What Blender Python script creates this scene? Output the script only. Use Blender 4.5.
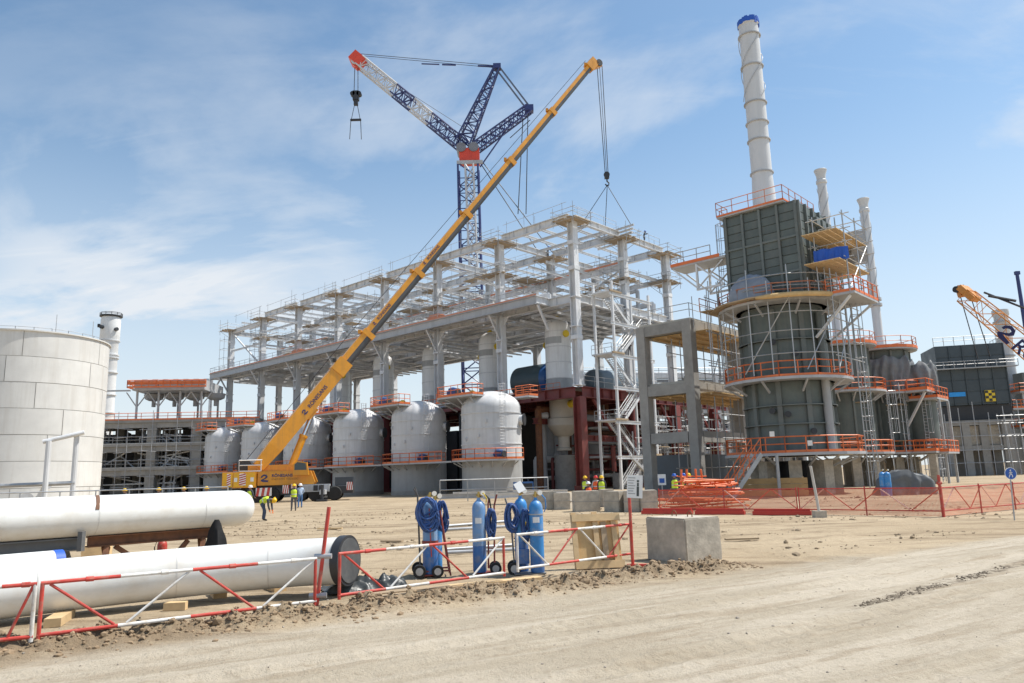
import bpy, bmesh, math, random
from math import sin, cos, pi, radians, sqrt, atan2
from mathutils import Vector, Matrix, noise, Euler

for o in list(bpy.data.objects): bpy.data.objects.remove(o)
SC = bpy.context.scene
C = SC.collection
random.seed(7)

# ------------------------------------------------------------------ camera
CAM_P, CAM_R, CAM_F, CAM_H = radians(10.23), radians(1.576), 744.4, 1.95
cd = bpy.data.cameras.new('camera'); cam = bpy.data.objects.new('camera', cd); C.objects.link(cam)
cd.sensor_width = 36; cd.lens = 36 * CAM_F / 1024; cd.clip_start = .1; cd.clip_end = 8000
_f = Vector((0, cos(CAM_P), sin(CAM_P))); _u = Vector((0, -sin(CAM_P), cos(CAM_P))); _r = Vector((1, 0, 0))
_r2 = _r * cos(CAM_R) - _u * sin(CAM_R); _u2 = _u * cos(CAM_R) + _r * sin(CAM_R)
cam.matrix_world = Matrix(((_r2.x, _u2.x, -_f.x, 0), (_r2.y, _u2.y, -_f.y, 0), (_r2.z, _u2.z, -_f.z, CAM_H), (0, 0, 0, 1)))
SC.camera = cam

# ------------------------------------------------------------------ sky and sun
SUN_EL, SUN_AZ = radians(59), radians(76)          # azimuth clockwise from +Y
w = bpy.data.worlds.new('World'); SC.world = w; w.use_nodes = True
nt = w.node_tree; nd = nt.nodes; lk = nt.links
for n in list(nd): nd.remove(n)
def N(t, **k):
    n = nd.new(t)
    for a, b in k.items(): setattr(n, a, b)
    return n
def MATH(op, a, b=None, clamp=False):
    n = nd.new('ShaderNodeMath'); n.operation = op; n.use_clamp = clamp
    for i, q in enumerate((a, b)):
        if q is None: continue
        if isinstance(q, (int, float)): n.inputs[i].default_value = q
        else: lk.new(q, n.inputs[i])
    return n.outputs[0]
def MAPR(val, a, b, c=0., d=1., smooth=True):
    n = nd.new('ShaderNodeMapRange'); n.interpolation_type = 'SMOOTHSTEP' if smooth else 'LINEAR'
    lk.new(val, n.inputs[0])
    for i, q in enumerate((a, b, c, d)): n.inputs[i + 1].default_value = q
    return n.outputs[0]
sky = N('ShaderNodeTexSky', sky_type='NISHITA', sun_disc=False, sun_elevation=SUN_EL, sun_rotation=SUN_AZ, altitude=50, air_density=1.0, dust_density=.7, ozone_density=.5)
tc = N('ShaderNodeTexCoord'); sep = N('ShaderNodeSeparateXYZ'); lk.new(tc.outputs['Generated'], sep.inputs[0])
zc = MATH('MAXIMUM', sep.outputs[2], 0.0)
den = MATH('ADD', zc, 0.32)
px_ = MATH('DIVIDE', sep.outputs[0], den); py_ = MATH('DIVIDE', sep.outputs[1], den)
cmb = N('ShaderNodeCombineXYZ'); lk.new(px_, cmb.inputs[0]); lk.new(py_, cmb.inputs[1])
def cloud(scale, detail, rough, dist, loc, rot, scl):
    m = N('ShaderNodeMapping'); m.inputs['Location'].default_value = loc; m.inputs['Rotation'].default_value = (0, 0, rot); m.inputs['Scale'].default_value = scl
    lk.new(cmb.outputs[0], m.inputs[0])
    t = N('ShaderNodeTexNoise'); t.inputs['Scale'].default_value = scale; t.inputs['Detail'].default_value = detail
    t.inputs['Roughness'].default_value = rough; t.inputs['Distortion'].default_value = dist
    lk.new(m.outputs[0], t.inputs[0]); return t.outputs[0]
c1 = cloud(1.5, 12, .57, .45, (1.1, 3.4, 0), radians(20), (.85, 1.15, 1))        # broad veils
c2 = cloud(2.6, 9, .66, 1.0, (2.3, 7.7, 2), radians(-38), (.35, 1.5, 1))          # wispy streaks
c3 = cloud(0.7, 3, .5, .2, (1.4, 2.9, 5), radians(10), (1.0, 1.0, 1))            # where the layer is thick or thin
veil = MAPR(c1, .44, .60); wisp = MAPR(c2, .48, .74); thick = MAPR(c3, .40, .56, .25, 1.)
low = MAPR(sep.outputs[2], .22, .55, 1.0, .42)                                   # a cirrus layer looks denser towards the horizon
cl = MATH('ADD', MATH('MULTIPLY', veil, .85), MATH('MULTIPLY', wisp, .48), True)
cl = MATH('MULTIPLY', MATH('MULTIPLY', cl, thick), low, True)
hz = MAPR(sep.outputs[2], -.02, .48, .85, .02)
fac = MATH('MAXIMUM', cl, hz)
mx = N('ShaderNodeMix', data_type='RGBA'); lk.new(fac, mx.inputs[0])
wb = N('ShaderNodeVectorMath', operation='MULTIPLY'); wb.inputs[1].default_value = (.86, 1.0, 1.0); lk.new(sky.outputs[0], wb.inputs[0]); lk.new(wb.outputs[0], mx.inputs[6])
mx.inputs[7].default_value = (4.9, 5.2, 5.55, 1)
bg = N('ShaderNodeBackground'); bg.inputs[1].default_value = .12; lk.new(mx.outputs[2], bg.inputs[0])
out = N('ShaderNodeOutputWorld'); lk.new(bg.outputs[0], out.inputs[0])

sl = bpy.data.lights.new('sun', 'SUN'); sl.energy = 4.4; sl.angle = radians(.53); sl.color = (1, .95, .87)
so = bpy.data.objects.new('sun', sl); C.objects.link(so)
sd = Vector((sin(SUN_AZ) * cos(SUN_EL), cos(SUN_AZ) * cos(SUN_EL), sin(SUN_EL)))
so.rotation_euler = sd.to_track_quat('Z', 'Y').to_euler(); so.location = (0, 0, 60)
vs = SC.view_settings; vs.view_transform = 'Standard'; vs.look = 'None'; vs.exposure = 0.45; vs.gamma = 1; vs.use_curve_mapping = False
SC.render.resolution_x = 1024; SC.render.resolution_y = 683

# ------------------------------------------------------------------ materials
MT = {}
def mat(name, col, rough=.6, metal=0., var=.14, scale=1.2, bump=0., dirt=None, damt=.35, dscale=.35, streak=False, coat=0.):
    if name in MT: return MT[name]
    m = bpy.data.materials.new(name); m.use_nodes = True; t = m.node_tree; n = t.nodes; l = t.links
    b = n['Principled BSDF']; b.inputs['Roughness'].default_value = rough; b.inputs['Metallic'].default_value = metal
    if coat: b.inputs['Coat Weight'].default_value = coat; b.inputs['Coat Roughness'].default_value = .15
    tcn = n.new('ShaderNodeTexCoord'); oi = n.new('ShaderNodeObjectInfo')
    ad = n.new('ShaderNodeVectorMath'); ad.operation = 'ADD'
    cx = n.new('ShaderNodeVectorMath'); cx.operation = 'SCALE'; cx.inputs[0].default_value = (37, 53, 71)
    l.new(oi.outputs['Random'], cx.inputs['Scale']); l.new(tcn.outputs['Object'], ad.inputs[0]); l.new(cx.outputs[0], ad.inputs[1])
    nz = n.new('ShaderNodeTexNoise'); nz.inputs['Scale'].default_value = scale; nz.inputs['Detail'].default_value = 8; nz.inputs['Roughness'].default_value = .65
    l.new(ad.outputs[0], nz.inputs[0])
    mp = n.new('ShaderNodeMapRange'); mp.inputs[1].default_value = .3; mp.inputs[2].default_value = .7; mp.inputs[3].default_value = 1 - var; mp.inputs[4].default_value = 1 + var
    l.new(nz.outputs[0], mp.inputs[0])
    # each object a touch lighter or darker
    mr = n.new('ShaderNodeMapRange'); mr.inputs[3].default_value = 1 - var * .5; mr.inputs[4].default_value = 1 + var * .5; l.new(oi.outputs['Random'], mr.inputs[0])
    mm = n.new('ShaderNodeMath'); mm.operation = 'MULTIPLY'; l.new(mp.outputs[0], mm.inputs[0]); l.new(mr.outputs[0], mm.inputs[1])
    sc = n.new('ShaderNodeVectorMath'); sc.operation = 'SCALE'; sc.inputs[0].default_value = col; l.new(mm.outputs[0], sc.inputs['Scale'])
    last = sc.outputs[0]
    if dirt:
        d = n.new('ShaderNodeTexNoise'); d.inputs['Scale'].default_value = dscale; d.inputs['Detail'].default_value = 10; d.inputs['Roughness'].default_value = .7
        if streak:
            mpp = n.new('ShaderNodeMapping'); mpp.inputs['Scale'].default_value = (3.5, 3.5, .22); l.new(ad.outputs[0], mpp.inputs[0]); l.new(mpp.outputs[0], d.inputs[0])
        else: l.new(ad.outputs[0], d.inputs[0])
        dm = n.new('ShaderNodeMapRange'); dm.inputs[1].default_value = .48; dm.inputs[2].default_value = .72; dm.inputs[3].default_value = 0; dm.inputs[4].default_value = damt
        l.new(d.outputs[0], dm.inputs[0])
        x = n.new('ShaderNodeMix'); x.data_type = 'RGBA'; l.new(dm.outputs[0], x.inputs[0]); l.new(last, x.inputs[6]); x.inputs[7].default_value = (*dirt, 1); last = x.outputs[2]
    l.new(last, b.inputs['Base Color'])
    rr = n.new('ShaderNodeMapRange'); rr.inputs[1].default_value = .3; rr.inputs[2].default_value = .7; rr.inputs[3].default_value = max(.05, rough - .12); rr.inputs[4].default_value = min(1, rough + .12)
    l.new(nz.outputs[0], rr.inputs[0]); l.new(rr.outputs[0], b.inputs['Roughness'])
    if bump:
        bn = n.new('ShaderNodeBump'); bn.inputs['Strength'].default_value = min(1, bump); bn.inputs['Distance'].default_value = .02
        l.new(nz.outputs[0], bn.inputs['Height']); l.new(bn.outputs[0], b.inputs['Normal'])
    MT[name] = m; return m
RUST = (.16, .07, .035); DUST = (.36, .29, .21)
white = mat('white_steel_paint', (.66, .67, .68), .5, 0, .10, .8, 0, (.30, .29, .27), .45, .5, True)
grey = mat('grey_steel_paint', (.42, .43, .445), .5, 0, .12, .8, 0, (.22, .21, .20), .4, .5, True)
galv = mat('galvanised_tube', (.42, .43, .44), .45, .4, .18, 2)
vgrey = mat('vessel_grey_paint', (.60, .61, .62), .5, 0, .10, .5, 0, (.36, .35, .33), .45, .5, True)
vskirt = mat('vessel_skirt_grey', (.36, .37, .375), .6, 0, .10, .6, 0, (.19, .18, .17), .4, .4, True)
vwhite = mat('slim_vessel_white', (.74, .745, .74), .45, 0, .07, .5, 0, (.42, .40, .37), .35, .5, True)
pipew = mat('pipe_white_coating', (.76, .76, .73), .38, 0, .05, 1.3, 0, (.52, .44, .33), .42, 1.4, False, .25)
tankm = mat('tank_plate_primer', (.66, .655, .63), .6, 0, .08, .5, 0, (.50, .47, .42), .55, .35, True)
green = mat('dark_green_casing', (.10, .122, .115), .55, 0, .25, .8, 0, (.17, .165, .15), .5, .6, True)
greenr = mat('dark_green_rib', (.135, .155, .148), .55, 0, .2, .9, 0, (.20, .17, .14), .5, .8)
orange = mat('orange_rail_paint', (.72, .17, .045), .5, 0, .14, 1.5, 0, (.40, .22, .14), .4, 1.2)
pinkrail = mat('weathered_orange_paint', (.58, .23, .13), .55, 0, .15, 1.5)
redox = mat('red_oxide_primer', (.19, .045, .040), .55, 0, .22, .8, 0, (.20, .09, .07), .4, .5)
conc = mat('precast_concrete', (.47, .42, .345), .85, 0, .22, 4.0, .9, (.25, .22, .18), .65, 1.7)
concd = mat('formed_concrete', (.31, .30, .28), .85, 0, .14, 1.5, .3, (.16, .155, .15), .5, .7)
plyw = mat('formwork_plywood', (.62, .42, .19), .7, 0, .2, 1.4, .2, (.28, .18, .09), .5, 1.0)
board = mat('scaffold_board', (.40, .30, .19), .8, 0, .25, 1.5, .3, (.2, .16, .12), .5, 1.5)
timber = mat('fresh_timber', (.62, .44, .235), .7, 0, .16, 3.0, .4, (.36, .25, .14), .45, 2.5)
yellow = mat('crane_yellow_paint', (.70, .30, .012), .4, 0, .10, 1.2, 0, (.26, .15, .06), .45, .6, True, .3)
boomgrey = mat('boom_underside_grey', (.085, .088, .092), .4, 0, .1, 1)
navy = mat('navy_lettering', (.03, .035, .12), .4, 0, .05)
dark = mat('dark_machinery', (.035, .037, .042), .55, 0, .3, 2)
black = mat('black_cloth', (.012, .012, .014), .85, 0, .3, 5, .6)
rubber = mat('rubber', (.02, .02, .02), .8, 0, .2, 6, .2)
lblue = mat('cylinder_light_blue', (.15, .30, .54), .4, 0, .10, 4, 0, (.40, .38, .34), .65, 5)
dblue = mat('cylinder_dark_blue', (.035, .15, .42), .4, 0, .12, 4, 0, (.26, .25, .24), .65, 5)
bblue = mat('cylinder_bright_blue', (.035, .23, .55), .4, 0, .10, 4, 0, (.36, .36, .36), .6, 5)
hose = mat('blue_hose', (.03, .085, .26), .5, 0, .25, 8, 0, (.2, .19, .18), .5, 9)
red = mat('red_paint', (.50, .05, .035), .5, 0, .18, 5, 0, (.36, .24, .18), .7, 7)
rw_white = mat('barrier_white_paint', (.70, .69, .66), .5, 0, .10, 5, 0, (.40, .31, .22), .75, 7)
rust = mat('rusted_steel', RUST, .8, 0, .4, 4, .3, (.28, .12, .05), .5, 3)
cartred = mat('cart_dull_red', (.22, .045, .035), .6, 0, .25, 6)
tarp = mat('grey_tarpaulin', (.17, .175, .18), .6, 0, .18, 2, .5)
tarpd = mat('dark_wet_tarpaulin', (.05, .055, .055), .4, 0, .3, 3, .6)
tarpb = mat('blue_tarpaulin', (.02, .10, .48), .5, 0, .15, 2, .4)
tarpw = mat('pale_tarpaulin', (.42, .44, .47), .6, 0, .12, 2, .5)
lattb = mat('lattice_blue', (.035, .05, .17), .45, 0, .12, 1)
lattw = mat('lattice_white', (.55, .56, .58), .45, 0, .12, 1)
lattr = mat('lattice_red', (.68, .07, .035), .45, 0, .12, 1)
latto = mat('lattice_orange', (.66, .27, .05), .45, 0, .12, 1)
rope = mat('wire_rope', (.05, .05, .055), .6, .3, .1)
teal = mat('drum_dark_teal', (.045, .075, .09), .5, 0, .2, .8)
hviz = mat('hi_vis_yellow', (.62, .78, .05), .6, 0, .1, 8)
hvo = mat('hi_vis_orange', (.85, .13, .03), .6, 0, .1, 8)
hely = mat('helmet_yellow', (.82, .50, .01), .3, 0, .04); helr = mat('helmet_red', (.6, .03, .03), .3, 0, .04); helb = mat('helmet_blue', (.03, .12, .5), .3, 0, .04); helw = mat('helmet_white', (.8, .8, .8), .3, 0, .04)
skin = mat('skin', (.36, .20, .13), .6, 0, .08, 20); jeans = mat('work_trousers', (.06, .08, .13), .9, 0, .2, 8, .3); shirt = mat('work_shirt', (.05, .055, .07), .9, 0, .2, 8, .3)
trgrey = mat('grey_trousers', (.12, .12, .13), .9, 0, .2, 8, .3); boot = mat('work_boot', (.03, .025, .02), .8, 0, .2, 8); glove = mat('work_glove', (.7, .18, .04), .8, 0, .2, 8)
bluework = mat('blue_overall', (.08, .18, .38), .9, 0, .2, 8)
signw = mat('sign_white', (.78, .78, .77), .4, 0, .05, 3); signb = mat('sign_blue', (.015, .10, .42), .35, 0, .05, 3)
glass = mat('cab_glass', (.05, .07, .08), .08, 0, .1); chrome = mat('hydraulic_chrome', (.75, .76, .78), .15, 1, .03)
brass = mat('brass', (.5, .33, .1), .35, .8, .1)
signd = mat('sign_print_dark', (.06, .07, .07), .5, 0, .05, 3); signg = mat('sign_print_grey', (.38, .38, .38), .5, 0, .05, 3)
blkyel = mat('panel_yellow', (.7, .5, .03), .5)

# orange safety netting: real thin mesh, holes cut procedurally
def netmat():
    m = bpy.data.materials.new('orange_netting'); m.use_nodes = True; t = m.node_tree; n = t.nodes; l = t.links
    b = n['Principled BSDF']; b.inputs['Base Color'].default_value = (.72, .19, .10, 1); b.inputs['Roughness'].default_value = .6
    tcn = n.new('ShaderNodeTexCoord'); mp = n.new('ShaderNodeMapping'); mp.inputs['Scale'].default_value = (22, 22, 22); l.new(tcn.outputs['UV'], mp.inputs[0])
    fr = n.new('ShaderNodeVectorMath'); fr.operation = 'FRACTION'; l.new(mp.outputs[0], fr.inputs[0])
    s = n.new('ShaderNodeSeparateXYZ'); l.new(fr.outputs[0], s.inputs[0])
    g1 = n.new('ShaderNodeMath'); g1.operation = 'LESS_THAN'; g1.inputs[1].default_value = .23; l.new(s.outputs[0], g1.inputs[0])
    g2 = n.new('ShaderNodeMath'); g2.operation = 'LESS_THAN'; g2.inputs[1].default_value = .27; l.new(s.outputs[1], g2.inputs[0])
    mxm = n.new('ShaderNodeMath'); mxm.operation = 'MAXIMUM'; l.new(g1.outputs[0], mxm.inputs[0]); l.new(g2.outputs[0], mxm.inputs[1])
    l.new(mxm.outputs[0], b.inputs['Alpha']); return m
net = netmat()

# ------------------------------------------------------------------ mesh helpers
Z = Vector((0, 0, 1))
def V(*a): return Vector(a)
class MB:
    def __init__(s): s.v = []; s.f = []
    def add(s, vs_, fs):
        k = len(s.v); s.v += [tuple(q) for q in vs_]; s.f += [tuple(i + k for i in f) for f in fs]; return s
    def hexa(s, p):
        return s.add(p, [(0, 3, 2, 1), (4, 5, 6, 7), (0, 1, 5, 4), (1, 2, 6, 5), (2, 3, 7, 6), (3, 0, 4, 7)])
    def box(s, c, d, rz=0, rx=0, ry=0):
        c = Vector(c); h = Vector(d) / 2; M = Euler((rx, ry, rz)).to_matrix() if (rz or rx or ry) else None
        P = [V(x, y, z) for z in (-h.z, h.z) for x, y in ((-h.x, -h.y), (h.x, -h.y), (h.x, h.y), (-h.x, h.y))]
        if M: P = [M @ q for q in P]
        return s.hexa([c + q for q in P])
    def bb(s, x0, x1, y0, y1, z0, z1): return s.box(((x0 + x1) / 2, (y0 + y1) / 2, (z0 + z1) / 2), (x1 - x0, y1 - y0, z1 - z0))
    def frame(s, a, b, up=Z):
        a, b = Vector(a), Vector(b); d = (b - a).normalized()
        if abs(d.dot(up)) > .98: up = V(0, 1, 0) if abs(d.y) < .9 else V(1, 0, 0)
        x = d.cross(up).normalized(); y = x.cross(d).normalized(); return a, b, x, y
    def beam(s, a, b, w_, h_, up=Z, w2=None, h2=None):
        a, b, x, y = s.frame(a, b, up); w2 = w_ if w2 is None else w2; h2 = h_ if h2 is None else h2
        return s.hexa([a - x * w_ / 2 - y * h_ / 2, a + x * w_ / 2 - y * h_ / 2, a + x * w_ / 2 + y * h_ / 2, a - x * w_ / 2 + y * h_ / 2,
                       b - x * w2 / 2 - y * h2 / 2, b + x * w2 / 2 - y * h2 / 2, b + x * w2 / 2 + y * h2 / 2, b - x * w2 / 2 + y * h2 / 2])
    def ibeam(s, a, b, w_, h_, tf=.06, tw=.05, up=Z):
        a, b, x, y = s.frame(a, b, up); o = y * (h_ / 2 - tf / 2)
        s.beam(a + o, b + o, w_, tf, up); s.beam(a - o, b - o, w_, tf, up); return s.beam(a, b, tw, h_ - 2 * tf - .002, up)
    def tube(s, a, b, r, n=6, r2=None, caps=True):
        a, b, x, y = s.frame(a, b); r2 = r if r2 is None else r2
        P = [a + (x * cos(2 * pi * i / n) + y * sin(2 * pi * i / n)) * r for i in range(n)] + [b + (x * cos(2 * pi * i / n) + y * sin(2 * pi * i / n)) * r2 for i in range(n)]
        F = [(i, (i + 1) % n, n + (i + 1) % n, n + i) for i in range(n)]
        if caps: F += [tuple(range(n - 1, -1, -1)), tuple(range(n, 2 * n))]
        return s.add(P, F)
    def path(s, pts, r, n=6):
        for a, b in zip(pts, pts[1:]): s.tube(a, b, r, n)
        return s
    def sweep(s, pts, r, n=8, closed=False):
        pts = [Vector(p) for p in pts]; m = len(pts); P = []; F = []
        up = V(.3, .2, 1).normalized()
        for i, p in enumerate(pts):
            d = (pts[(i + 1) % m] - pts[i - 1]) if closed else (pts[min(i + 1, m - 1)] - pts[max(i - 1, 0)])
            d.normalize(); x = d.cross(up); x = x.normalized() if x.length > 1e-4 else V(1, 0, 0); y = x.cross(d)
            rr = r[i] if isinstance(r, (list, tuple)) else r
            P += [p + (x * cos(2 * pi * j / n) + y * sin(2 * pi * j / n)) * rr for j in range(n)]
        for i in range(m if closed else m - 1):
            k = (i + 1) % m
            F += [(i * n + j, i * n + (j + 1) % n, k * n + (j + 1) % n, k * n + j) for j in range(n)]
        if not closed: F += [tuple(range(n - 1, -1, -1)), tuple(range((m - 1) * n, m * n))]
        return s.add(P, F)
    def lathe(s, prof, n=24, c=(0, 0, 0), M=None, a0=0, a1=2 * pi):
        c = Vector(c); full = abs(a1 - a0 - 2 * pi) < 1e-6; k = n if full else n + 1; P = []; F = []
        for r, z in prof:
            for i in range(k):
                a = a0 + (a1 - a0) * i / n; q = V(r * cos(a), r * sin(a), z); q = (M @ q) if M else q; P.append(c + q)
        for j in range(len(prof) - 1):
            for i in range(n):
                i2 = (i + 1) % k; F.append((j * k + i, j * k + i2, (j + 1) * k + i2, (j + 1) * k + i))
        if full:
            if prof[0][0] > 1e-4: F.append(tuple(range(n - 1, -1, -1)))
            if prof[-1][0] > 1e-4: F.append(tuple(range((len(prof) - 1) * k, len(prof) * k)))
        return s.add(P, F)
    def prism(s, poly, z0, z1):
        n = len(poly)
        return s.add([(x, y, z0) for x, y in poly] + [(x, y, z1) for x, y in poly],
                     [tuple(range(n - 1, -1, -1)), tuple(range(n, 2 * n))] + [(i, (i + 1) % n, n + (i + 1) % n, n + i) for i in range(n)])
    def ring(s, r0, r1, z0, z1, n=32, a0=0, a1=2 * pi):
        return s.lathe([(r0, z0), (r1, z0), (r1, z1), (r0, z1), (r0, z0)], n, a0=a0, a1=a1)
    def rail(s, pts, h=1.1, step=1.6, r=.03, toe=0., n=4, mid=True):
        pts = [Vector(p) for p in pts]
        for a, b in zip(pts, pts[1:]):
            L = (b - a).length; k = max(1, round(L / step))
            for i in range(k + 1): q = a.lerp(b, i / k); s.tube(q, q + Z * h, r, n)
            s.tube(a + Z * h, b + Z * h, r, n)
            if mid: s.tube(a + Z * h * .55, b + Z * h * .55, r * .9, n)
            if toe: s.beam(a + Z * toe / 2, b + Z * toe / 2, .03, toe)
        return s
    def ladder(s, a, b, wdt=.5, out=(0, -1, 0), step=.35, r=.03, cage=True):
        a, b = Vector(a), Vector(b); d = (b - a); L = d.length; d.normalize(); out = Vector(out); x = d.cross(out).normalized()
        for sg in (-1, 1): s.tube(a + x * sg * wdt / 2, b + x * sg * wdt / 2, r, 4)
        for i in range(int(L / step)): q = a + d * (i + .5) * step; s.tube(q - x * wdt / 2, q + x * wdt / 2, r * .7, 4)
        if cage:
            hoops = max(2, int((L - 2) / 1.1))
            ang = [pi * t / 5 for t in range(6)]
            for i in range(hoops + 1):
                q = a + d * (2 + (L - 2) * i / hoops)
                s.path([q + x * cos(t) * .38 + out * sin(t) * .75 for t in ang], r * .8, 4)
            for t in ang[1:-1]: s.tube(a + d * 2 + x * cos(t) * .38 + out * sin(t) * .75, b + x * cos(t) * .38 + out * sin(t) * .75, r * .7, 4)
        return s
    def mesh(s, name, m, smooth=False, ang=35):
        me = bpy.data.meshes.new(name); me.from_pydata(s.v, [], s.f); me.validate(); me.update()
        for q in (m if isinstance(m, (list, tuple)) else [m]): me.materials.append(q)
        if smooth:
            me.polygons.foreach_set('use_smooth', [True] * len(me.polygons)); me.set_sharp_from_angle(angle=radians(ang))
        return me
    def build(s, name, m, parent=None, smooth=False, ang=35, stuff=False):
        o = bpy.data.objects.new(name, s.mesh(name, m, smooth, ang)); C.objects.link(o)
        if parent: o.parent = parent
        if stuff: o['kind'] = 'stuff'
        return o
def tag(o, label, cat, group=None):
    o['label'] = label; o['category'] = cat; o['kind'] = 'thing'
    if group: o['group'] = group
    return o
def thing(name, label, cat, loc=(0, 0, 0), rz=0, group=None):
    o = bpy.data.objects.new(name, None); C.objects.link(o); o.location = loc; o.rotation_euler = (0, 0, rz); o.empty_display_size = .3
    return tag(o, label, cat, group)
def inst(me, name, parent=None, loc=(0, 0, 0), rz=0, rot=None):
    o = bpy.data.objects.new(name, me); C.objects.link(o); o.location = loc; o.rotation_euler = rot or (0, 0, rz)
    if parent: o.parent = parent
    return o
def dup(root, loc, rz, label, group=None):
    r = root.copy(); C.objects.link(r); r.location = loc; r.rotation_euler = (0, 0, rz); r['label'] = label
    if group: r['group'] = group
    for ch in list(root.children):
        c_ = ch.copy(); C.objects.link(c_); c_.parent = r
        for g in ch.children:
            d = g.copy(); C.objects.link(d); d.parent = c_
    return r
def lettering(name, txt, size, m, parent, M, bold=.0, depth=.004, shear=0.):
    cu = bpy.data.curves.new(name, 'FONT'); cu.body = txt; cu.size = size; cu.extrude = depth; cu.offset = bold; cu.shear = shear; cu.resolution_u = 3
    o = bpy.data.objects.new(name, cu); C.objects.link(o)
    dg = bpy.context.evaluated_depsgraph_get(); me = bpy.data.meshes.new_from_object(o.evaluated_get(dg)); bpy.data.objects.remove(o)
    me.materials.clear(); me.materials.append(m)
    o = bpy.data.objects.new(name, me); C.objects.link(o); o.parent = parent; o.matrix_local = M; return o
def at(u, v, Y):          # survey helper: the spot at depth Y seen along a direction
    d = _f + _r2 * ((u - 512) / CAM_F) - _u2 * ((v - 341.5) / CAM_F); return V(0, 0, CAM_H) + d * (Y / d.y)
def gp(u, v, z=0.):
    d = _f + _r2 * ((u - 512) / CAM_F) - _u2 * ((v - 341.5) / CAM_F); return V(0, 0, CAM_H) + d * ((z - CAM_H) / d.z)
GA = radians(47.24)        # the plant grid is turned this far
P0 = V(7.98, 90, 0)        # near corner of the white steel frame
E1 = V(-sin(GA), cos(GA), 0); E2 = V(cos(GA), sin(GA), 0)
def W(X, Y, z=0.): return P0 + E2 * X + E1 * Y + Z * z
# ------------------------------------------------------------------ ground: one sheet to the horizon
FA, FB = V(-6.65, 9.75, 0), V(4.7, 16.65, 0)        # line of the earth bank beside the barrier
FD = (FB - FA).normalized(); FN = V(FD.y, -FD.x, 0)  # towards the road
def bank(x, y):
    q = V(x, y, 0) - FA; t = q.dot(FD); d = q.dot(FN) - .48 - .20 * noise.noise(V(t * .6, 3.1, 0))
    L = 13.2; e = max(0., min(1., (L - t) / 1.2))
    wob = .7 + .45 * noise.noise(V(t * 1.3, 0, 5)) + .6 * noise.noise(V(x * 4, y * 4, 1.7)) + .55 * noise.noise(V(x * 9, y * 9, 4.7)) + .3 * noise.noise(V(x * 17, y * 17, 2.7))
    return max(0, math.exp(-(d / .40) ** 2) * .20 * wob) * e
def gz_(x, y):
    r = sqrt(x * x + y * y)
    k = max(0., 1 - r / 70.)
    z = k * (.035 * noise.noise(V(x * .35, y * .35, 0)) + .016 * noise.noise(V(x * 1.7, y * 1.7, 4)) + .009 * noise.noise(V(x * 6.3, y * 6.3, 9)) + (.005 * noise.noise(V(x * 14, y * 14, 9)) if r < 20 else 0))
    if y < 24 and -12 < x < 10: z += bank(x, y)
    if r < 45:                                   # wheel ruts running with the haul road
        q = V(x, y, 0) - FA; a_, t = q.dot(FN), q.dot(FD)
        for c_, dp in ((1.9, .020), (3.3, .028), (4.1, .018), (5.6, .030), (7.5, .022), (9.4, .03), (11.6, .022)):
            e_ = a_ - c_ - .5 * noise.noise(V(t * .11, c_, 0)) + (.04 * t if c_ > 5 else 0)
            if abs(e_) < .5: z += k * dp * 1.9 * (-math.exp(-(e_ / .16) ** 2) * (1 + .5 * noise.noise(V(t * 3.1, e_ * 6, c_))) + (.12 * sin(t * 21 + (8 * e_ if e_ > 0 else -8 * e_)) if abs(e_) < .2 and c_ in (3.3, 5.6, 9.4) else 0) + .55 * math.exp(-((abs(e_) - .26) / .08) ** 2) * (1 + .8 * noise.noise(V(t * 5, e_ * 9, c_))))
    if 15 < y < 60:                              # churned sand behind the barrier
        z += max(0, noise.noise(V(x * .22, y * .3, 8))) * (.14 * noise.noise(V(x * .8, y * 2.2, 2)) + .09 * noise.noise(V(x * 2.6, y * 5.0, 3)) + .04 * noise.noise(V(x * 7, y * 9, 3)))
    return z
def axis(fine0, fine1, st, far, g):
    a = []; x = fine0
    while x < fine1: a.append(x); x += st
    s_ = st
    while x < far: a.append(x); s_ *= g; x += s_
    b = []; x = fine0 - st; s_ = st
    while x > -far: b.append(x); s_ *= g; x -= s_
    return b[::-1] + a
gx = axis(-8., 6.5, .055, 4000, 1.07); gy = axis(7.0, 18., .055, 5000, 1.03)
vv = [(x, y, gz_(x, y)) for y in gy for x in gx]; nx = len(gx)
ff = [(j * nx + i, j * nx + i + 1, (j + 1) * nx + i + 1, (j + 1) * nx + i) for j in range(len(gy) - 1) for i in range(nx - 1)]
me = bpy.data.meshes.new('ground'); me.from_pydata(vv, [], ff); me.polygons.foreach_set('use_smooth', [True] * len(ff))
ground = bpy.data.objects.new('ground', me); C.objects.link(ground); ground['kind'] = 'structure'
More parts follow.
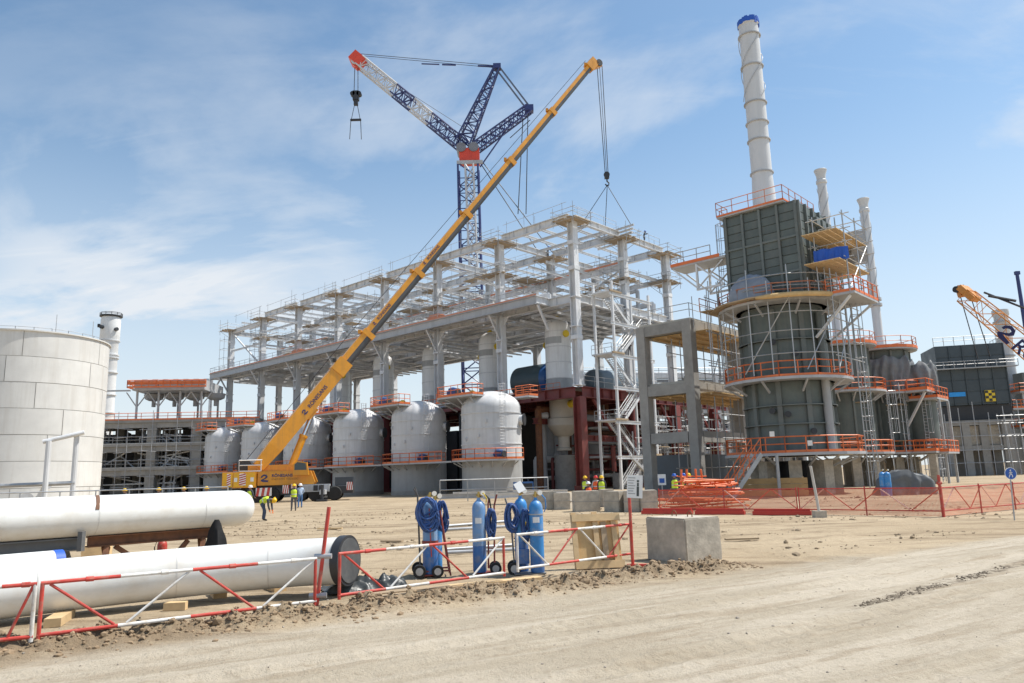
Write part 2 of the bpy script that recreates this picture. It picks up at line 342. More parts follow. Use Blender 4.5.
def groundmat():
    m = bpy.data.materials.new('sand_and_packed_earth'); m.use_nodes = True; t = m.node_tree; n = t.nodes; l = t.links
    b = n['Principled BSDF']; b.inputs['Roughness'].default_value = .95; b.inputs['Specular IOR Level'].default_value = .15
    tcn = n.new('ShaderNodeTexCoord'); ob = tcn.outputs['Object']
    def nz(scale, det=8, ro=.6, vec=None, dist=0):
        k = n.new('ShaderNodeTexNoise'); k.inputs['Scale'].default_value = scale; k.inputs['Detail'].default_value = det; k.inputs['Roughness'].default_value = ro; k.inputs['Distortion'].default_value = dist
        l.new(vec or ob, k.inputs[0]); return k.outputs[0]
    def mr(v_, a, b_, c=0., d=1.):
        k = n.new('ShaderNodeMapRange'); k.interpolation_type = 'SMOOTHSTEP'; l.new(v_, k.inputs[0])
        for i, q in enumerate((a, b_, c, d)): k.inputs[i + 1].default_value = q
        return k.outputs[0]
    def mix(f, a, b_):
        k = n.new('ShaderNodeMix'); k.data_type = 'RGBA'; l.new(f, k.inputs[0])
        for i, q in ((6, a), (7, b_)):
            if isinstance(q, tuple): k.inputs[i].default_value = (*q, 1)
            else: l.new(q, k.inputs[i])
        return k.outputs[2]
    def ma(op, a, b_=None):
        k = n.new('ShaderNodeMath'); k.operation = op
        for i, q in enumerate((a, b_)):
            if q is None: continue
            if isinstance(q, (int, float)): k.inputs[i].default_value = q
            else: l.new(q, k.inputs[i])
        return k.outputs[0]
    # road frame: u across (towards the road), t along the haul road
    dt = n.new('ShaderNodeVectorMath'); dt.operation = 'DOT_PRODUCT'; l.new(ob, dt.inputs[0]); dt.inputs[1].default_value = FN
    off = FA.dot(FN)
    u = ma('SUBTRACT', dt.outputs['Value'], off)
    dl = n.new('ShaderNodeVectorMath'); dl.operation = 'DOT_PRODUCT'; l.new(ob, dl.inputs[0]); dl.inputs[1].default_value = FD
    cm = n.new('ShaderNodeCombineXYZ'); l.new(ma('MULTIPLY', dl.outputs['Value'], .12), cm.inputs[0]); l.new(u, cm.inputs[1])
    wob = nz(.5, 5, .6)
    road = mr(ma('ADD', ma('SUBTRACT', u, .2), ma('MULTIPLY', ma('SUBTRACT', wob, .5), 1.6)), .5, 1.5)
    trk = nz(.9, 7, .65, cm.outputs[0], .6); trk2 = nz(3.2, 6, .6, cm.outputs[0], .3)
    big = nz(.16, 9, .62, None, .4); med = nz(1.1, 9, .68); fine = nz(9., 8, .7)
    sand = mix(mr(big, .35, .66), (.36, .28, .185), (.46, .37, .255))
    sand = mix(mr(med, .38, .70), sand, (.41, .325, .22))
    sand = mix(ma('MULTIPLY', mr(nz(.33, 9, .7, None, .8), .53, .68), .7), sand, (.205, .153, .098))
    rd = mix(mr(trk, .40, .60), (.385, .33, .25), (.485, .425, .338))
    rd = mix(ma('MULTIPLY', mr(trk2, .50, .68), .65), rd, (.30, .24, .168))
    # churned patches, streaked by wheels turning across the yard
    mpn = n.new('ShaderNodeMapping'); mpn.inputs['Scale'].default_value = (.16, .75, 1); mpn.inputs['Rotation'].default_value = (0, 0, radians(-8)); l.new(ob, mpn.inputs[0])
    ch1 = nz(1.1, 9, .7, mpn.outputs[0], .8); ch2 = nz(3.4, 8, .7, mpn.outputs[0], .5)
    sand = mix(ma('MULTIPLY', mr(ch1, .48, .62), .85), sand, (.225, .168, .108)); sand = mix(ma('MULTIPLY', mr(ch2, .55, .72), .5), sand, (.52, .44, .33))
    rd = mix(ma('MULTIPLY', mr(ch1, .52, .70), .35), rd, (.30, .25, .185)); rd = mix(ma('MULTIPLY', mr(nz(26, 5, .7), .55, .75), .5), rd, (.22, .18, .135))
    col = mix(road, sand, rd)
    col = mix(ma('MULTIPLY', mr(fine, .50, .70), .42), col, (.24, .19, .13))
    # dark pressed mud along one tyre line
    sa, sb_ = gp(858, 606), gp(1010, 566); sdir = (sb_ - sa).normalized(); sn = V(-sdir.y, sdir.x, 0)
    k1 = n.new('ShaderNodeVectorMath'); k1.operation = 'DOT_PRODUCT'; l.new(ob, k1.inputs[0]); k1.inputs[1].default_value = sn
    k2 = n.new('ShaderNodeVectorMath'); k2.operation = 'DOT_PRODUCT'; l.new(ob, k2.inputs[0]); k2.inputs[1].default_value = sdir
    ds_ = ma('ABSOLUTE', ma('ADD', ma('SUBTRACT', k1.outputs['Value'], sa.dot(sn)), ma('MULTIPLY', ma('SUBTRACT', nz(1.6, 5), .5), .5)))
    st_ = ma('MULTIPLY', mr(ds_, .05, .20, 1., 0.), ma('MULTIPLY', mr(k2.outputs['Value'], sa.dot(sdir) - .6, sa.dot(sdir) + .8), mr(k2.outputs['Value'], sb_.dot(sdir), sb_.dot(sdir) + 3, 1., 0.)))
    col = mix(ma('MULTIPLY', st_, mr(nz(4.5, 6, .7), .42, .58, 0., .85)), col, (.135, .108, .078))
    # damp fresh-turned earth along the bank
    bk = ma('MULTIPLY', mr(ma('ABSOLUTE', ma('ADD', ma('SUBTRACT', u, .46), ma('MULTIPLY', ma('SUBTRACT', nz(2.2, 6), .5), .6))), .22, .66, 1., 0.), mr(dl.outputs['Value'], FA.dot(FD) + 12.6, FA.dot(FD) + 14.2, 1., 0.))
    col = mix(ma('MULTIPLY', bk, mr(fine, .3, .62, .2, .7)), col, (.225, .165, .107))
    l.new(col, b.inputs['Base Color'])
    bu = n.new('ShaderNodeBump'); bu.inputs['Strength'].default_value = .9; bu.inputs['Distance'].default_value = .05
    hs = ma('ADD', ma('MULTIPLY', med, .8), ma('MULTIPLY', fine, .8)); hs = ma('ADD', hs, ma('MULTIPLY', trk2, .35)); hs = ma('ADD', hs, ma('MULTIPLY', nz(34, 5, .7), .5))
    l.new(hs, bu.inputs['Height']); l.new(bu.outputs[0], b.inputs['Normal']); return m
gm = groundmat(); me.materials.append(gm)
earth = mat('turned_earth', (.31, .22, .135), .95, 0, .30, 14, .9, (.24, .165, .10), .5, 4)
stonem = mat('pebble_grey', (.33, .29, .24), .9, 0, .3, 9, .4)
def clods(name, spots, m):
    b = MB()
    base = bmesh.new(); bmesh.ops.create_icosphere(base, subdivisions=1, radius=1); bv = [v_.co.copy() for v_ in base.verts]; bf = [tuple(v_.index for v_ in f.verts) for f in base.faces]; base.free()
    for (x, y, s_) in spots:
        sd_ = random.random() * 99; a = random.random() * 6.3; sx, sy, sz = (random.uniform(.7, 1.4) for _ in range(3)); z = gz_(x, y)
        P = []
        for q in bv:
            k = s_ * (1 + .45 * noise.noise(q * 1.7 + V(sd_, 0, 0)))
            p = V(q.x * sx, q.y * sy, q.z * sz * .75) * k; P.append((x + p.x * cos(a) - p.y * sin(a), y + p.x * sin(a) + p.y * cos(a), z + p.z + s_ * .08))
        b.add(P, bf)
    return b.build(name, m, None)
sp = []
for i in range(6500):
    t = random.uniform(-.6, 12.9); d = .48 + random.gauss(0, .25); q = FA + FD * t + FN * d
    sp.append((q.x, q.y, min(.075, .005 + random.expovariate(1 / .011))))
tag(clods('soil_clods', sp, earth), 'bank of brown turned-up soil clods along the red and white barrier', 'soil')['kind'] = 'stuff'
sp = []
ta, tb = gp(858, 606), gp(1010, 566)
for i in range(520):
    q = ta.lerp(tb, random.random() ** 1.2) + V(random.gauss(0, .05), random.gauss(0, .10), 0)
    if noise.noise(q * 1.1) > -.15: sp.append((q.x, q.y, min(.03, .005 + random.expovariate(1 / .007))))
tag(clods('tyre_mud_crumbs', sp, mat('tyre_mud', (.14, .112, .08), .95, 0, .3, 9, .6)), 'dark crumbs of mud pressed out along a tyre track on the road', 'mud')['kind'] = 'stuff'
sp = []
for i in range(1800):
    x, y = random.uniform(-9, 14), 5.5 + 25 * random.random() ** 1.6
    sp.append((x, y, .003 + random.expovariate(1 / .0045)))
tag(clods('road_pebbles', sp, stonem), 'small loose pebbles strewn over the haul road', 'gravel')['kind'] = 'stuff'

sp = []
for i in range(9000):
    x, y = random.uniform(-14, 22), 16.5 + 34 * random.random() ** 1.3
    q = V(x, y, 0) - FA
    if q.dot(FN) > .2: continue
    if noise.noise(V(x * .16, y * .30, 8.3)) + .5 * noise.noise(V(x * .5, y * .9, 3)) > .10: sp.append((x, y, .01 + random.expovariate(1 / .016)))
o = tag(clods('yard_clods', sp[:5200], mat('yard_earth', (.30, .23, .15), .95, 0, .3, 9, .6)), 'churned crumbs of earth in patches over the sandy yard', 'soil'); o['kind'] = 'stuff'
# ------------------------------------------------------------------ white steel frame
BY, BX = 12.8, 11.0; ZT, ZD, ZH = 12.5, 24.1, 34.5
LX = (0, 11, 22)
steel = thing('steel_structure', 'huge white-grey open steel frame over the row of grey reactors', 'steel frame', P0, GA)
colm = {}
def cfl(z0, z1, key):
    if key not in colm:
        b = MB(); b.ibeam((0, 0, z0), (0, 0, z1), .95, .95, .10, .08, V(0, 1, 0))
        for z in (z0 + .1, ZD - .5, z0 + (z1 - z0) * .35): b.box((0, 0, z), (1.15, 1.15, .16))
        for z in (z0 + 6, ZD + 3.2, ZD + 6.5):
            if z < z1: b.box((0, 0, z), (1.06, 1.06, .5))
        colm[key] = b.mesh('column', white)
    return colm[key]
for X in LX:
    for k in range(8): inst(cfl(ZT, ZH - .9 if k < 7 else ZH - 1.2, 'a' if k < 7 else 'b'), 'column', steel, (X, BY * k, 0))
# roof girders
gmesh = {}
def girder(a, b, w_, h_, name='girder', m=white):
    a, b = Vector(a), Vector(b); L = (b - a).length; key = (round(L, 2), w_, h_, name, m.name)
    if key not in gmesh:
        q = MB(); q.ibeam((0, 0, 0), (L, 0, 0), w_, h_, .07, .05)
        if h_ > .8 and name != 'edge_girder':
            for i in range(1, int(L / 2.2)): q.box((L * i / int(L / 2.2), 0, 0), (.04, w_ * .92, h_ - .15))
        gmesh[key] = q.mesh(name, m)
    d = (b - a).normalized(); return inst(gmesh[key], name, steel, a, rot=(0, -math.asin(max(-1, min(1, d.z))), atan2(d.y, d.x)))
for X in LX:
    for k in range(6): girder((X, BY * k + .5, ZH - .45), (X, BY * (k + 1) - .5, ZH - .45), .6, 1.0)
    girder((X, BY * 6 + .5, ZH - 1.7), (X, BY * 7 - .5, ZH - 1.7), .5, .7)
for k in range(8):
    for i in (0, 1):
        zz = ZH - .55 if k < 7 else ZH - 1.9
        girder((11 * i + .5, BY * k, zz), (11 * i + 10.5, BY * k, zz), .55, .85)
# middle tier of joists between the inner lines
ZI = 29.6
for k in range(7):
    for X in (11, 22): girder((X, BY * k + .5, ZI), (X, BY * (k + 1) - .5, ZI), .45, .7)
    for j in range(5):
        y = BY * k + 1.3 + j * 2.55
        girder((11.3, y, ZI + .1), (21.7, y, ZI + .1), .28, .4, 'joist')
for k in range(7):
    for j in range(1, 4):
        if (k * 3 + j) % 4 == 0: continue
        girder((.4, BY * k + j * 3.2, ZH - .2), (10.6, BY * k + j * 3.2, ZH - .2), .25, .35, 'purlin')
for k in range(7):
    for j in range(4):
        y = BY * k + 1.8 + j * 3.1
        girder((.5, y, ZI - .3), (10.5, y, ZI - .3), .22, .32, 'joist') if (k + j) % 3 else None
        girder((11.4, y + .8, ZH - .35), (21.6, y + .8, ZH - .35), .22, .32, 'purlin') if (k * 2 + j) % 3 else None
    for X in (3.6, 7.4, 14.6, 18.4):
        if (k + int(X)) % 2: girder((X, BY * k + .4, ZI - .1 if X > 11 else ZH - .75), (X, BY * (k + 1) - .4, ZI - .1 if X > 11 else ZH - .75), .22, .34, 'stringer')
    girder((0, BY * k + .5, ZD + 4.6), (0, BY * (k + 1) - .5, ZD + 4.6), .25, .34, 'tie_beam') if k in (1, 3, 4, 6) else None
    MB().rail([(10.6, BY * k + .8, ZI + .4), (10.6, BY * (k + 1) - .8, ZI + .4)], 1.1, 2.0, .035).build('handrail', galv, steel)
    MB().rail([(21.5, BY * k + .8, ZD + .1), (21.5, BY * (k + 1) - .8, ZD + .1)], 1.1, 2.0, .035).build('handrail', pinkrail, steel)
    MB().rail([(11.5, BY * k + .8, ZH), (11.5, BY * (k + 1) - .8, ZH)], 1.1, 2.4, .03).build('safety_line', galv, steel)
# main deck
OH = 2.4; Y0d, Y1d = 4.3, BY * 7 + 4.0
girder((-OH, Y0d, ZD - .45), (-OH, Y1d, ZD - .45), .5, 1.1, 'edge_girder', grey)
girder((-OH, Y1d, ZD - .45), (22, Y1d, ZD - .45), .5, 1.0, 'edge_girder')
girder((-OH, Y0d, ZD - .45), (0, Y0d, ZD - .45), .5, 1.0, 'edge_girder')
for X in LX:
    for k in range(7): girder((X, BY * k + .5, ZD - .6), (X, BY * (k + 1) - .5, ZD - .6), .55, 1.1)
for k in range(8):
    for i in (0, 1): girder((11 * i + .5, BY * k, ZD - .6), (11 * i + 10.5, BY * k, ZD - .6), .55, 1.1)
    if k: girder((-OH, BY * k, ZD - .6), (-.5, BY * k, ZD - .6), .45, .9)
    girder((-OH + .2, BY * k if k else Y0d, ZD - 1.0), (-.3, BY * k if k else Y0d, ZD - 4.0), .25, .25, 'knee_brace')
for k in range(7):
    for j in range(1, 6):
        y = BY * k + j * BY / 6
        if y > Y0d: girder((-OH + .2, y, ZD - .30), (-.3, y, ZD - .30), .25, .45, 'joist')
        for i in (0, 1): girder((11 * i + .3, y, ZD - .30), (11 * i + 10.7, y, ZD - .30), .25, .5, 'joist')
    for X in (-1.2, 1.8, 3.7, 5.5, 7.3, 9.2, 12.8, 14.7, 16.5, 18.3, 20.2): girder((X, BY * k + .3, ZD - .72), (X, BY * (k + 1) - .3, ZD - .72), .2, .35, 'stringer') if X > 0 or k else None
    for j in (.5, 1.5, 2.5, 3.5, 4.5, 5.5):
        if k % 2 == 0: girder((.3, BY * k + j * BY / 6, ZD - 1.9), (21.7, BY * k + j * BY / 6, ZD - 1.9), .18, .26, 'pipe_support')
    girder((5, BY * k + .2, ZD - 1.6), (5, BY * (k + 1) - .2, ZD - 1.6), .45, .4, 'cable_tray'); girder((16, BY * k + .2, ZD - 1.7), (16, BY * (k + 1) - .2, ZD - 1.7), .6, .4, 'cable_tray')
pm = MB().bb(-1.24, 1.24, -1.0, 1.0, -.03, .03).mesh('deck_panel', grey); cnt = 0
rnd = random.Random(3)
for k in range(7):
    for j in range(6):
        for i in range(10):
            x = -OH + 1.25 + i * 2.45; y = BY * k + (j + .5) * BY / 6
            if y < Y0d + .5 and x < 0: continue
            if rnd.random() < (.10 if x < 1 else .33) or cnt > 298: continue
            inst(pm, 'deck_panel', steel, (x, y, ZD + .02)); cnt += 1
MB().rail([(-OH, Y0d, ZD + .1), (-OH, Y1d, ZD + .1)], 1.2, 2.1, .035).build('handrail', galv, steel)
MB().rail([(-OH, Y1d, ZD + .1), (22, Y1d, ZD + .1)], 1.2, 2.1, .035).build('handrail', galv, steel)
MB().beam((-OH - .03, Y0d, ZD + .22), (-OH - .03, Y1d, ZD + .22), .04, .3).build('toe_board', pinkrail, steel)
MB().beam((-OH, Y1d + .03, ZD + .22), (22, Y1d + .03, ZD + .22), .04, .3).build('toe_board', pinkrail, steel)
for k in range(7):
    if k != 4: MB().beam((10.55, BY * k + .6, ZI + .55), (10.55, BY * (k + 1) - .6, ZI + .55), .04, .26).build('toe_board', pinkrail, steel)
for k, X in ((0, 11), (2, 11), (5, 11), (1, 22), (3, 22)): girder((X, BY * (k + 1) - .5, ZD + .3), (X, BY * k + .5, ZI - .4), .2, .2, 'brace')
# diagonal bracing on the end and a few inner bays
for k, X in ((6, 0), (6, 22), (2, 22), (4, 22)):
    girder((X, BY * k + .5, ZD + .3), (X, BY * (k + 1) - .5, ZH - 2.2), .25, .25, 'brace')
girder((0, BY * 7, ZD - 1), (-OH, Y1d - .1, ZD - 1.0), .25, .25, 'brace')
# leg under the left end of the deck
girder((-OH + .2, Y1d - .3, ZT), (-OH + .2, Y1d - .3, ZD - 1.05), .5, .5, 'outer_leg')
girder((-OH + .2, Y1d - .3, ZD - 4.4), (-OH + .2, BY * 7 - .2, ZD - 1.4), .25, .25, 'knee_brace')
# safety line on the top girder and on the right hand face
for k in range(7):
    b = MB(); rr = random.Random(k)
    y0, y1 = BY * k + 1.5, BY * (k + 1) - 1.5; h = 1.4 + rr.random() * .5
    for t in (0, .5, 1): b.tube((0, y0 + (y1 - y0) * t, ZH), (0, y0 + (y1 - y0) * t, ZH + h), .035, 4)
    b.tube((0, y0 - .7, ZH + h * .95), (0, y1 + .7, ZH + h * .8), .03, 4); b.build('safety_line', galv, steel)
for i in (0, 1): MB().rail([(11 * i + 1.2, 0, ZH), (11 * i + 9.8, 0, ZH)], 1.2, 2.8, .03).build('safety_line', galv, steel)
# working platforms slung round the column heads
def plat_meshes():
    b = MB(); 
    for i in range(7): b.box((-1.5 + i * .5, 0, random.uniform(-.02, .02)), (.46, random.uniform(3.2, 4.2), .06))
    bm_ = b.mesh('platform_boards', board)
    t = MB()
    for x in (-1.6, 1.6):
        for y in (-1.8, 1.8): t.tube((x, y, -.9), (x, y, random.uniform(1.2, 2.4)), .04, 4)
        for z in (-.12, .6, 1.15): t.tube((x, -2.2, z), (x, 2.2, z), .035, 4)
    for y in (-1.8, 1.8):
        for z in (-.2, .65, 1.2): t.tube((-2.0, y, z), (2.0, y, z), .035, 4)
        t.tube((-1.5, y, -.1), (0, y * .25, -1.6), .035, 4); t.tube((1.5, y, -.1), (0, y * .25, -1.6), .035, 4)
    return bm_, t.mesh('platform_tubes', galv)
pv = [plat_meshes() for _ in range(3)]
def platform(x, y, z, i, rz=0):
    q = inst(pv[i % 3][0], 'work_platform', steel, (x, y, z), rz); inst(pv[i % 3][1], 'scaffold_tubes', q)
for k in range(8):
    for j, X in enumerate(LX): platform(X, BY * k, ZH - 1.15 if k < 7 else ZH - 1.5, k + j, 0 if j % 2 else pi / 2)
for i, (X, k, z) in enumerate(((0, 6, 29.7), (11, 1, 30.2), (11, 3, 29.0), (22, 0, 29.4), (11, 0, 27.8), (11, 5, 28.5), (22, 2, 27.0), (22, 4, 28), (0, 3, 26.4), (0, 1, 29.2), (0, 2, 26.8), (0, 4, 29.6), (0, 5, 27.2), (11, 2, 27.4), (11, 4, 30.4), (11, 6, 27.0), (22, 1, 30.0), (22, 3, 30.6), (22, 5, 28.8), (22, 6, 30.2), (5.5, 1, 29.4), (5.5, 3, 29.4), (16.5, 2, 30.2), (16.5, 4, 30.2))): platform(X + .6, BY * k + .8, z, i)
# scaffold standards reaching up beside columns
for i, (X, k) in enumerate(((11, 0), (0, 3), (0, 6), (0, 7), (11, 2), (11, 4), (22, 1), (11, 6), (0, 4))):
    b = MB(); y = BY * k + 1.4
    for dx in (-.9, .9):
        for dy in (0, 1.9): b.tube((X + dx, y + dy, ZD + .1), (X + dx, y + dy, ZH - 2.5), .04, 4)
    z = ZD + 1.5
    while z < ZH - 3:
        for dy in (0, 1.9): b.tube((X - 1.1, y + dy, z), (X + 1.1, y + dy, z), .035, 4)
        for dx in (-.9, .9): b.tube((X + dx, y - .2, z), (X + dx, y + 2.1, z), .035, 4)
        z += 1.9
    b.build('scaffold_tower', galv, steel)
for i, (X, z, r) in enumerate(((2.2, 25.4, .28), (3.2, 25.3, .2), (8.6, 25.6, .35), (13.2, 25.4, .25), (14.2, 25.2, .18), (19.5, 25.8, .4), (6.2, 27.2, .22), (17.2, 27.6, .3))):
    y0, y1 = ((6, 62), (10, 80), (2, 48), (12, 86), (3, 70), (1, 60), (20, 84), (2, 40))[i]
    q = MB().tube((X, y0, z), (X, y1, z), r, 10).build('pipe_run', (vwhite, galv, white)[i % 3], steel, True)
    MB().tube((X, y0, z), (X, y0, ZD), r, 10).build('pipe_drop', (vwhite, galv, white)[i % 3], q, True)
rs = random.Random(9)
for i in range(15):
    X = rs.choice((1.5, 5, 9, 12.5, 16, 20)); Y = rs.uniform(3, 84); h = rs.uniform(3, 7.5); b = MB()
    for dx in (0, 1.6):
        for dy in (0, 2.1): b.tube((X + dx, Y + dy, ZD + .1), (X + dx, Y + dy, ZD + h + rs.uniform(0, 1.2)), .04, 4)
    z = ZD + 1.2
    while z < ZD + h:
        for dx in (0, 1.6): b.tube((X + dx, Y - .3, z), (X + dx, Y + 2.4, z), .035, 4)
        for dy in (0, 2.1): b.tube((X - .3, Y + dy, z), (X + 1.9, Y + dy, z), .035, 4)
        z += 1.1
    q = b.build('scaffold_tower', galv, steel)
    MB().bb(X - .2, X + 1.8, Y - .2, Y + 2.3, ZD + h - 1.0, ZD + h - .93).build('platform_boards', board, q)
for k in range(8):                                # gusset plates and bolted splices
    for X in LX:
        for sy in (-1, 1): MB().add([(X - .02, BY * k + sy * .5, ZD - 1.15), (X - .02, BY * k + sy * 1.5, ZD - 1.15), (X - .02, BY * k + sy * .5, ZD - 2.3), (X + .03, BY * k + sy * .5, ZD - 1.15), (X + .03, BY * k + sy * 1.5, ZD - 1.15), (X + .03, BY * k + sy * .5, ZD - 2.3)], [(0, 1, 2), (5, 4, 3), (0, 3, 4, 1), (1, 4, 5, 2), (2, 5, 3, 0)]).build('gusset', white, steel) if 0 < k < 7 else None
for k in range(7):                                # loose tubes sticking up from the roof girders
    b = MB()
    for j in range(4): y = BY * k + rs.uniform(1, 11); x = rs.choice((0, 11, 22)); b.tube((x, y, ZH - .2), (x, y, ZH + rs.uniform(1.2, 3.0)), .035, 4)
    b.build('scaffold_standards', galv, steel)
# bundles waiting on the deck
for i, (X, Y) in enumerate(((-1.2, 24.5), (-1.0, 62), (3, 40), (6, 11))):
    b = MB(); b.box((X, Y, ZD + .5), (1.4, 2.6, .9)); b.box((X, Y, ZD + 1.05), (1.2, 2.0, .2)); b.build('deck_crate', pinkrail if i != 2 else board, steel)
# light bracing beams that stick out of the right hand roof bay
for i in range(5): girder((9.2 + i * .55, -3.2 + i * .5, ZH - .15 - .28 * i), (10.2 + i * .55, 3.5 + i * .4, ZH + .1 - .28 * i), .2, .25, 'loose_beam')

# ------------------------------------------------------------------ dark red table frame
table = thing('red_steel_structure', 'dark red oxide steel table frame standing under the white frame', 'steel frame', P0, GA)
tcol = MB(); tcol.ibeam((0, 0, 0), (0, 0, ZT - 1.3), 1.15, 1.15, .12, .1, V(0, 1, 0)); tcol.box((0, 0, .3), (1.5, 1.5, .6)); tcolm = tcol.mesh('column', redox)
for X in (0, 11, 22, 33, 44):
    for k in range(8):
        if X > 22 and k > 2: continue
        inst(tcolm, 'column', table, (X, BY * k, 0))
def tg(a, b, w_=.8, h_=1.3, name='girder'):
    a, b = Vector(a), Vector(b); L = (b - a).length; key = ('t', round(L, 2), w_, h_)
    if key not in gmesh: q = MB(); q.ibeam((0, 0, 0), (L, 0, 0), w_, h_, .08, .06); [q.box((L * i / 5, 0, 0), (.05, w_ * .9, h_ - .2)) for i in range(1, 5)]; gmesh[key] = q.mesh(name, redox)
    d = (b - a).normalized(); return inst(gmesh[key], name, table, a, rot=(0, 0, atan2(d.y, d.x)))
for X in (0, 11, 22): 
    for k in range(7): tg((X, BY * k + .6, ZT - .7), (X, BY * (k + 1) - .6, ZT - .7))
for k in range(8):
    for i in range(4 if k < 3 else 2): tg((11 * i + .6, BY * k, ZT - .7), (11 * i + 10.4, BY * k, ZT - .7))
for k in range(7):
    for j in (1, 2, 3): tg((.6, BY * k + j * 3.2, ZT - .5), (10.4, BY * k + j * 3.2, ZT - .5), .4, .7, 'joist')
for i in range(4):
    tg((11 * i + .6, 0, 6.2), (11 * i + 10.4, 0, 6.2), .5, .7, 'tie_girder'); tg((11 * i + .6, 8, 8.8), (11 * i + 10.4, 8, 8.8), .5, .7, 'tie_girder')
MB().bb(.5, 22, .5, BY * 7, ZT - .12, ZT - .02).build('shading_slab', concd, table)  # slab added over the table so that its inside lies in shade
MB().bb(22.1, 44, .5, BY * 2, ZT - .12, ZT - .02).build('shading_slab', concd, table)
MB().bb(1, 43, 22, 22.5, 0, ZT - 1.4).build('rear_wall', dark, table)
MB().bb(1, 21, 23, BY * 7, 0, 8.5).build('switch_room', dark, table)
for i, X in enumerate((22.0, 33.0, 44.0)):
    MB().ibeam((X, 0, ZT), (X, 0, ZT + 1.8), 1.0, 1.0, .1, .08, V(0, 1, 0)).build('column_stub', redox, table)
MB().rail([(.3, -.7, ZT), (44, -.7, ZT)], 1.2, 2.0, .035).build('handrail', galv, table)
# lower walkways and pipework inside the table
for i, z in enumerate((3.9, 7.6)):
    MB().bb(6, 44, 1.2, 3.4, z, z + .25).build('walkway', concd if i else grey, table)
    MB().rail([(6, 1.2, z + .25), (44, 1.2, z + .25)], 1.1, 1.8, .035).build('handrail', galv, table)
pr = random.Random(5)
for i in range(26):
    b = MB(); z = pr.uniform(1.5, 10.5); y = pr.uniform(3.8, 12); r = pr.choice((.12, .2, .3, .45)); x0 = pr.uniform(1, 24); x1 = x0 + pr.uniform(6, 18)
    b.tube((x0, y, z), (min(43, x1), y, z), r, 10)
    if pr.random() < .7: b.tube((x0, y, z), (x0, y, 0), r, 10)
    if pr.random() < .5: b.tube((min(43, x1), y, z), (min(43, x1), y, ZT), r, 10)
    b.build('pipe_run', pr.choice((galv, vwhite, grey, redox, white, rust)), table, True)
for i in range(11):
    x = pr.uniform(4, 40); y = pr.uniform(5, 14); r = pr.uniform(.8, 1.5); h = pr.uniform(2.2, 5); z = pr.choice((0, 4.15))
    MB().lathe([(0, z), (r, z + .01), (r, z + h), (r * .7, z + h + r * .35), (0, z + h + r * .45)], 14, (x, y, 0)).build('small_drum', pr.choice((grey, vskirt, vwhite)), table, True)
for X in (0, 11, 22, 33):
    b = MB()
    for x in (X + 2.5, X + 5, X + 7.5):
        for y in (-1.6, -.3): b.tube((x, y, 0), (x, y, 9.5), .04, 4)
    for z in (2, 4, 6, 8, 9.3):
        for y in (-1.6, -.3): b.tube((X + 2, y, z), (X + 8, y, z), .035, 4)
    if X: b.build('scaffold_tower', galv, table)

rs = random.Random(31)
for i in range(9):
    X = 10 + i * 3.9; b = MB(); y = rs.uniform(-2.4, -1.2); h = rs.uniform(7, 11.5)
    for dx in (0, 1.9):
        for dy in (0, 1.1): b.tube((X + dx, y + dy, 0), (X + dx, y + dy, h + rs.uniform(0, 1.4)), .045, 4)
    z = 1.6
    while z < h:
        for dy in (0, 1.1): b.tube((X - .4, y + dy, z), (X + 2.3, y + dy, z), .04, 4)
        z += rs.uniform(.9, 1.5)
    b.tube((X, y, .4), (X + 1.9, y, h * .5), .04, 4).tube((X + 1.9, y, h * .5), (X, y, h), .04, 4)
    q = b.build('scaffold_tower', galv, table); MB().bb(X - .3, X + 2.2, y - .1, y + 1.2, h * .55, h * .55 + .07).build('platform_boards', board, q)
for i in range(14):
    X = rs.uniform(2, 42); y = rs.uniform(-.5, 3); z0 = rs.uniform(0, 7); MB().tube((X, y, z0), (X, y, z0 + rs.uniform(2, 5)), rs.choice((.1, .16, .3)), 8).build('riser', rs.choice((galv, vwhite, redox, grey)), table, True)
for i in range(8):
    X = 3 + i * 5.2; MB().beam((X, .2, ZT - 1.4), (X + 3.6, .2, ZT - 5.2), .3, .3).build('diagonal_brace', redox, table)
for i in range(6):
    X = rs.uniform(3, 40); MB().bb(X, X + rs.uniform(1.2, 3), -1.8, -.9, 0, rs.uniform(1, 2.4)).build('site_cabinet', rs.choice((grey, white, tarp, conc)), table)
# ------------------------------------------------------------------ stair tower at the near corner
stair = thing('stair_tower', 'white zigzag steel stair tower beside the near corner of the white frame', 'stairs', W(2.6, -2.2), GA)
for x in (0., 8.2):
    for y in (-1.5, 1.3):
        h = 25.4 if x == 0 else 24.8
        MB().beam((x, y, 0), (x, y, h), .27, .27).build('post', white, stair)
lv = [0, 4.1, 8.3, 12.4, 16.4, 20.4, 24.1]
for i in range(len(lv) - 1):
    z0, z1 = lv[i], lv[i + 1]; xa, xb = (1.7, 6.5) if i % 2 == 0 else (6.5, 1.7); y = -.8 if i % 2 == 0 else .7
    fl = MB()
    for s_ in (-.55, .55): fl.beam((xa, y + s_, z0), (xb, y + s_, z1), .07, .34)
    f = fl.build('stair_flight', white, stair)
    b = MB(); n_ = 18
    for q in range(1, n_): b.box((xa + (xb - xa) * q / n_, y, z0 + (z1 - z0) * q / n_), (.26, 1.05, .04))
    b.build('treads', grey, f, stuff=True)
    b = MB()
    for s_ in (-.55, .55):
        for hh in (.55, 1.05): b.tube((xa, y + s_, z0 + hh), (xb, y + s_, z1 + hh), .035, 4)
        for q in range(6): t = q / 5; b.tube((xa + (xb - xa) * t, y + s_, z0 + (z1 - z0) * t), (xa + (xb - xa) * t, y + s_, z0 + (z1 - z0) * t + 1.05), .03, 4)
    b.build('handrail', galv, f)
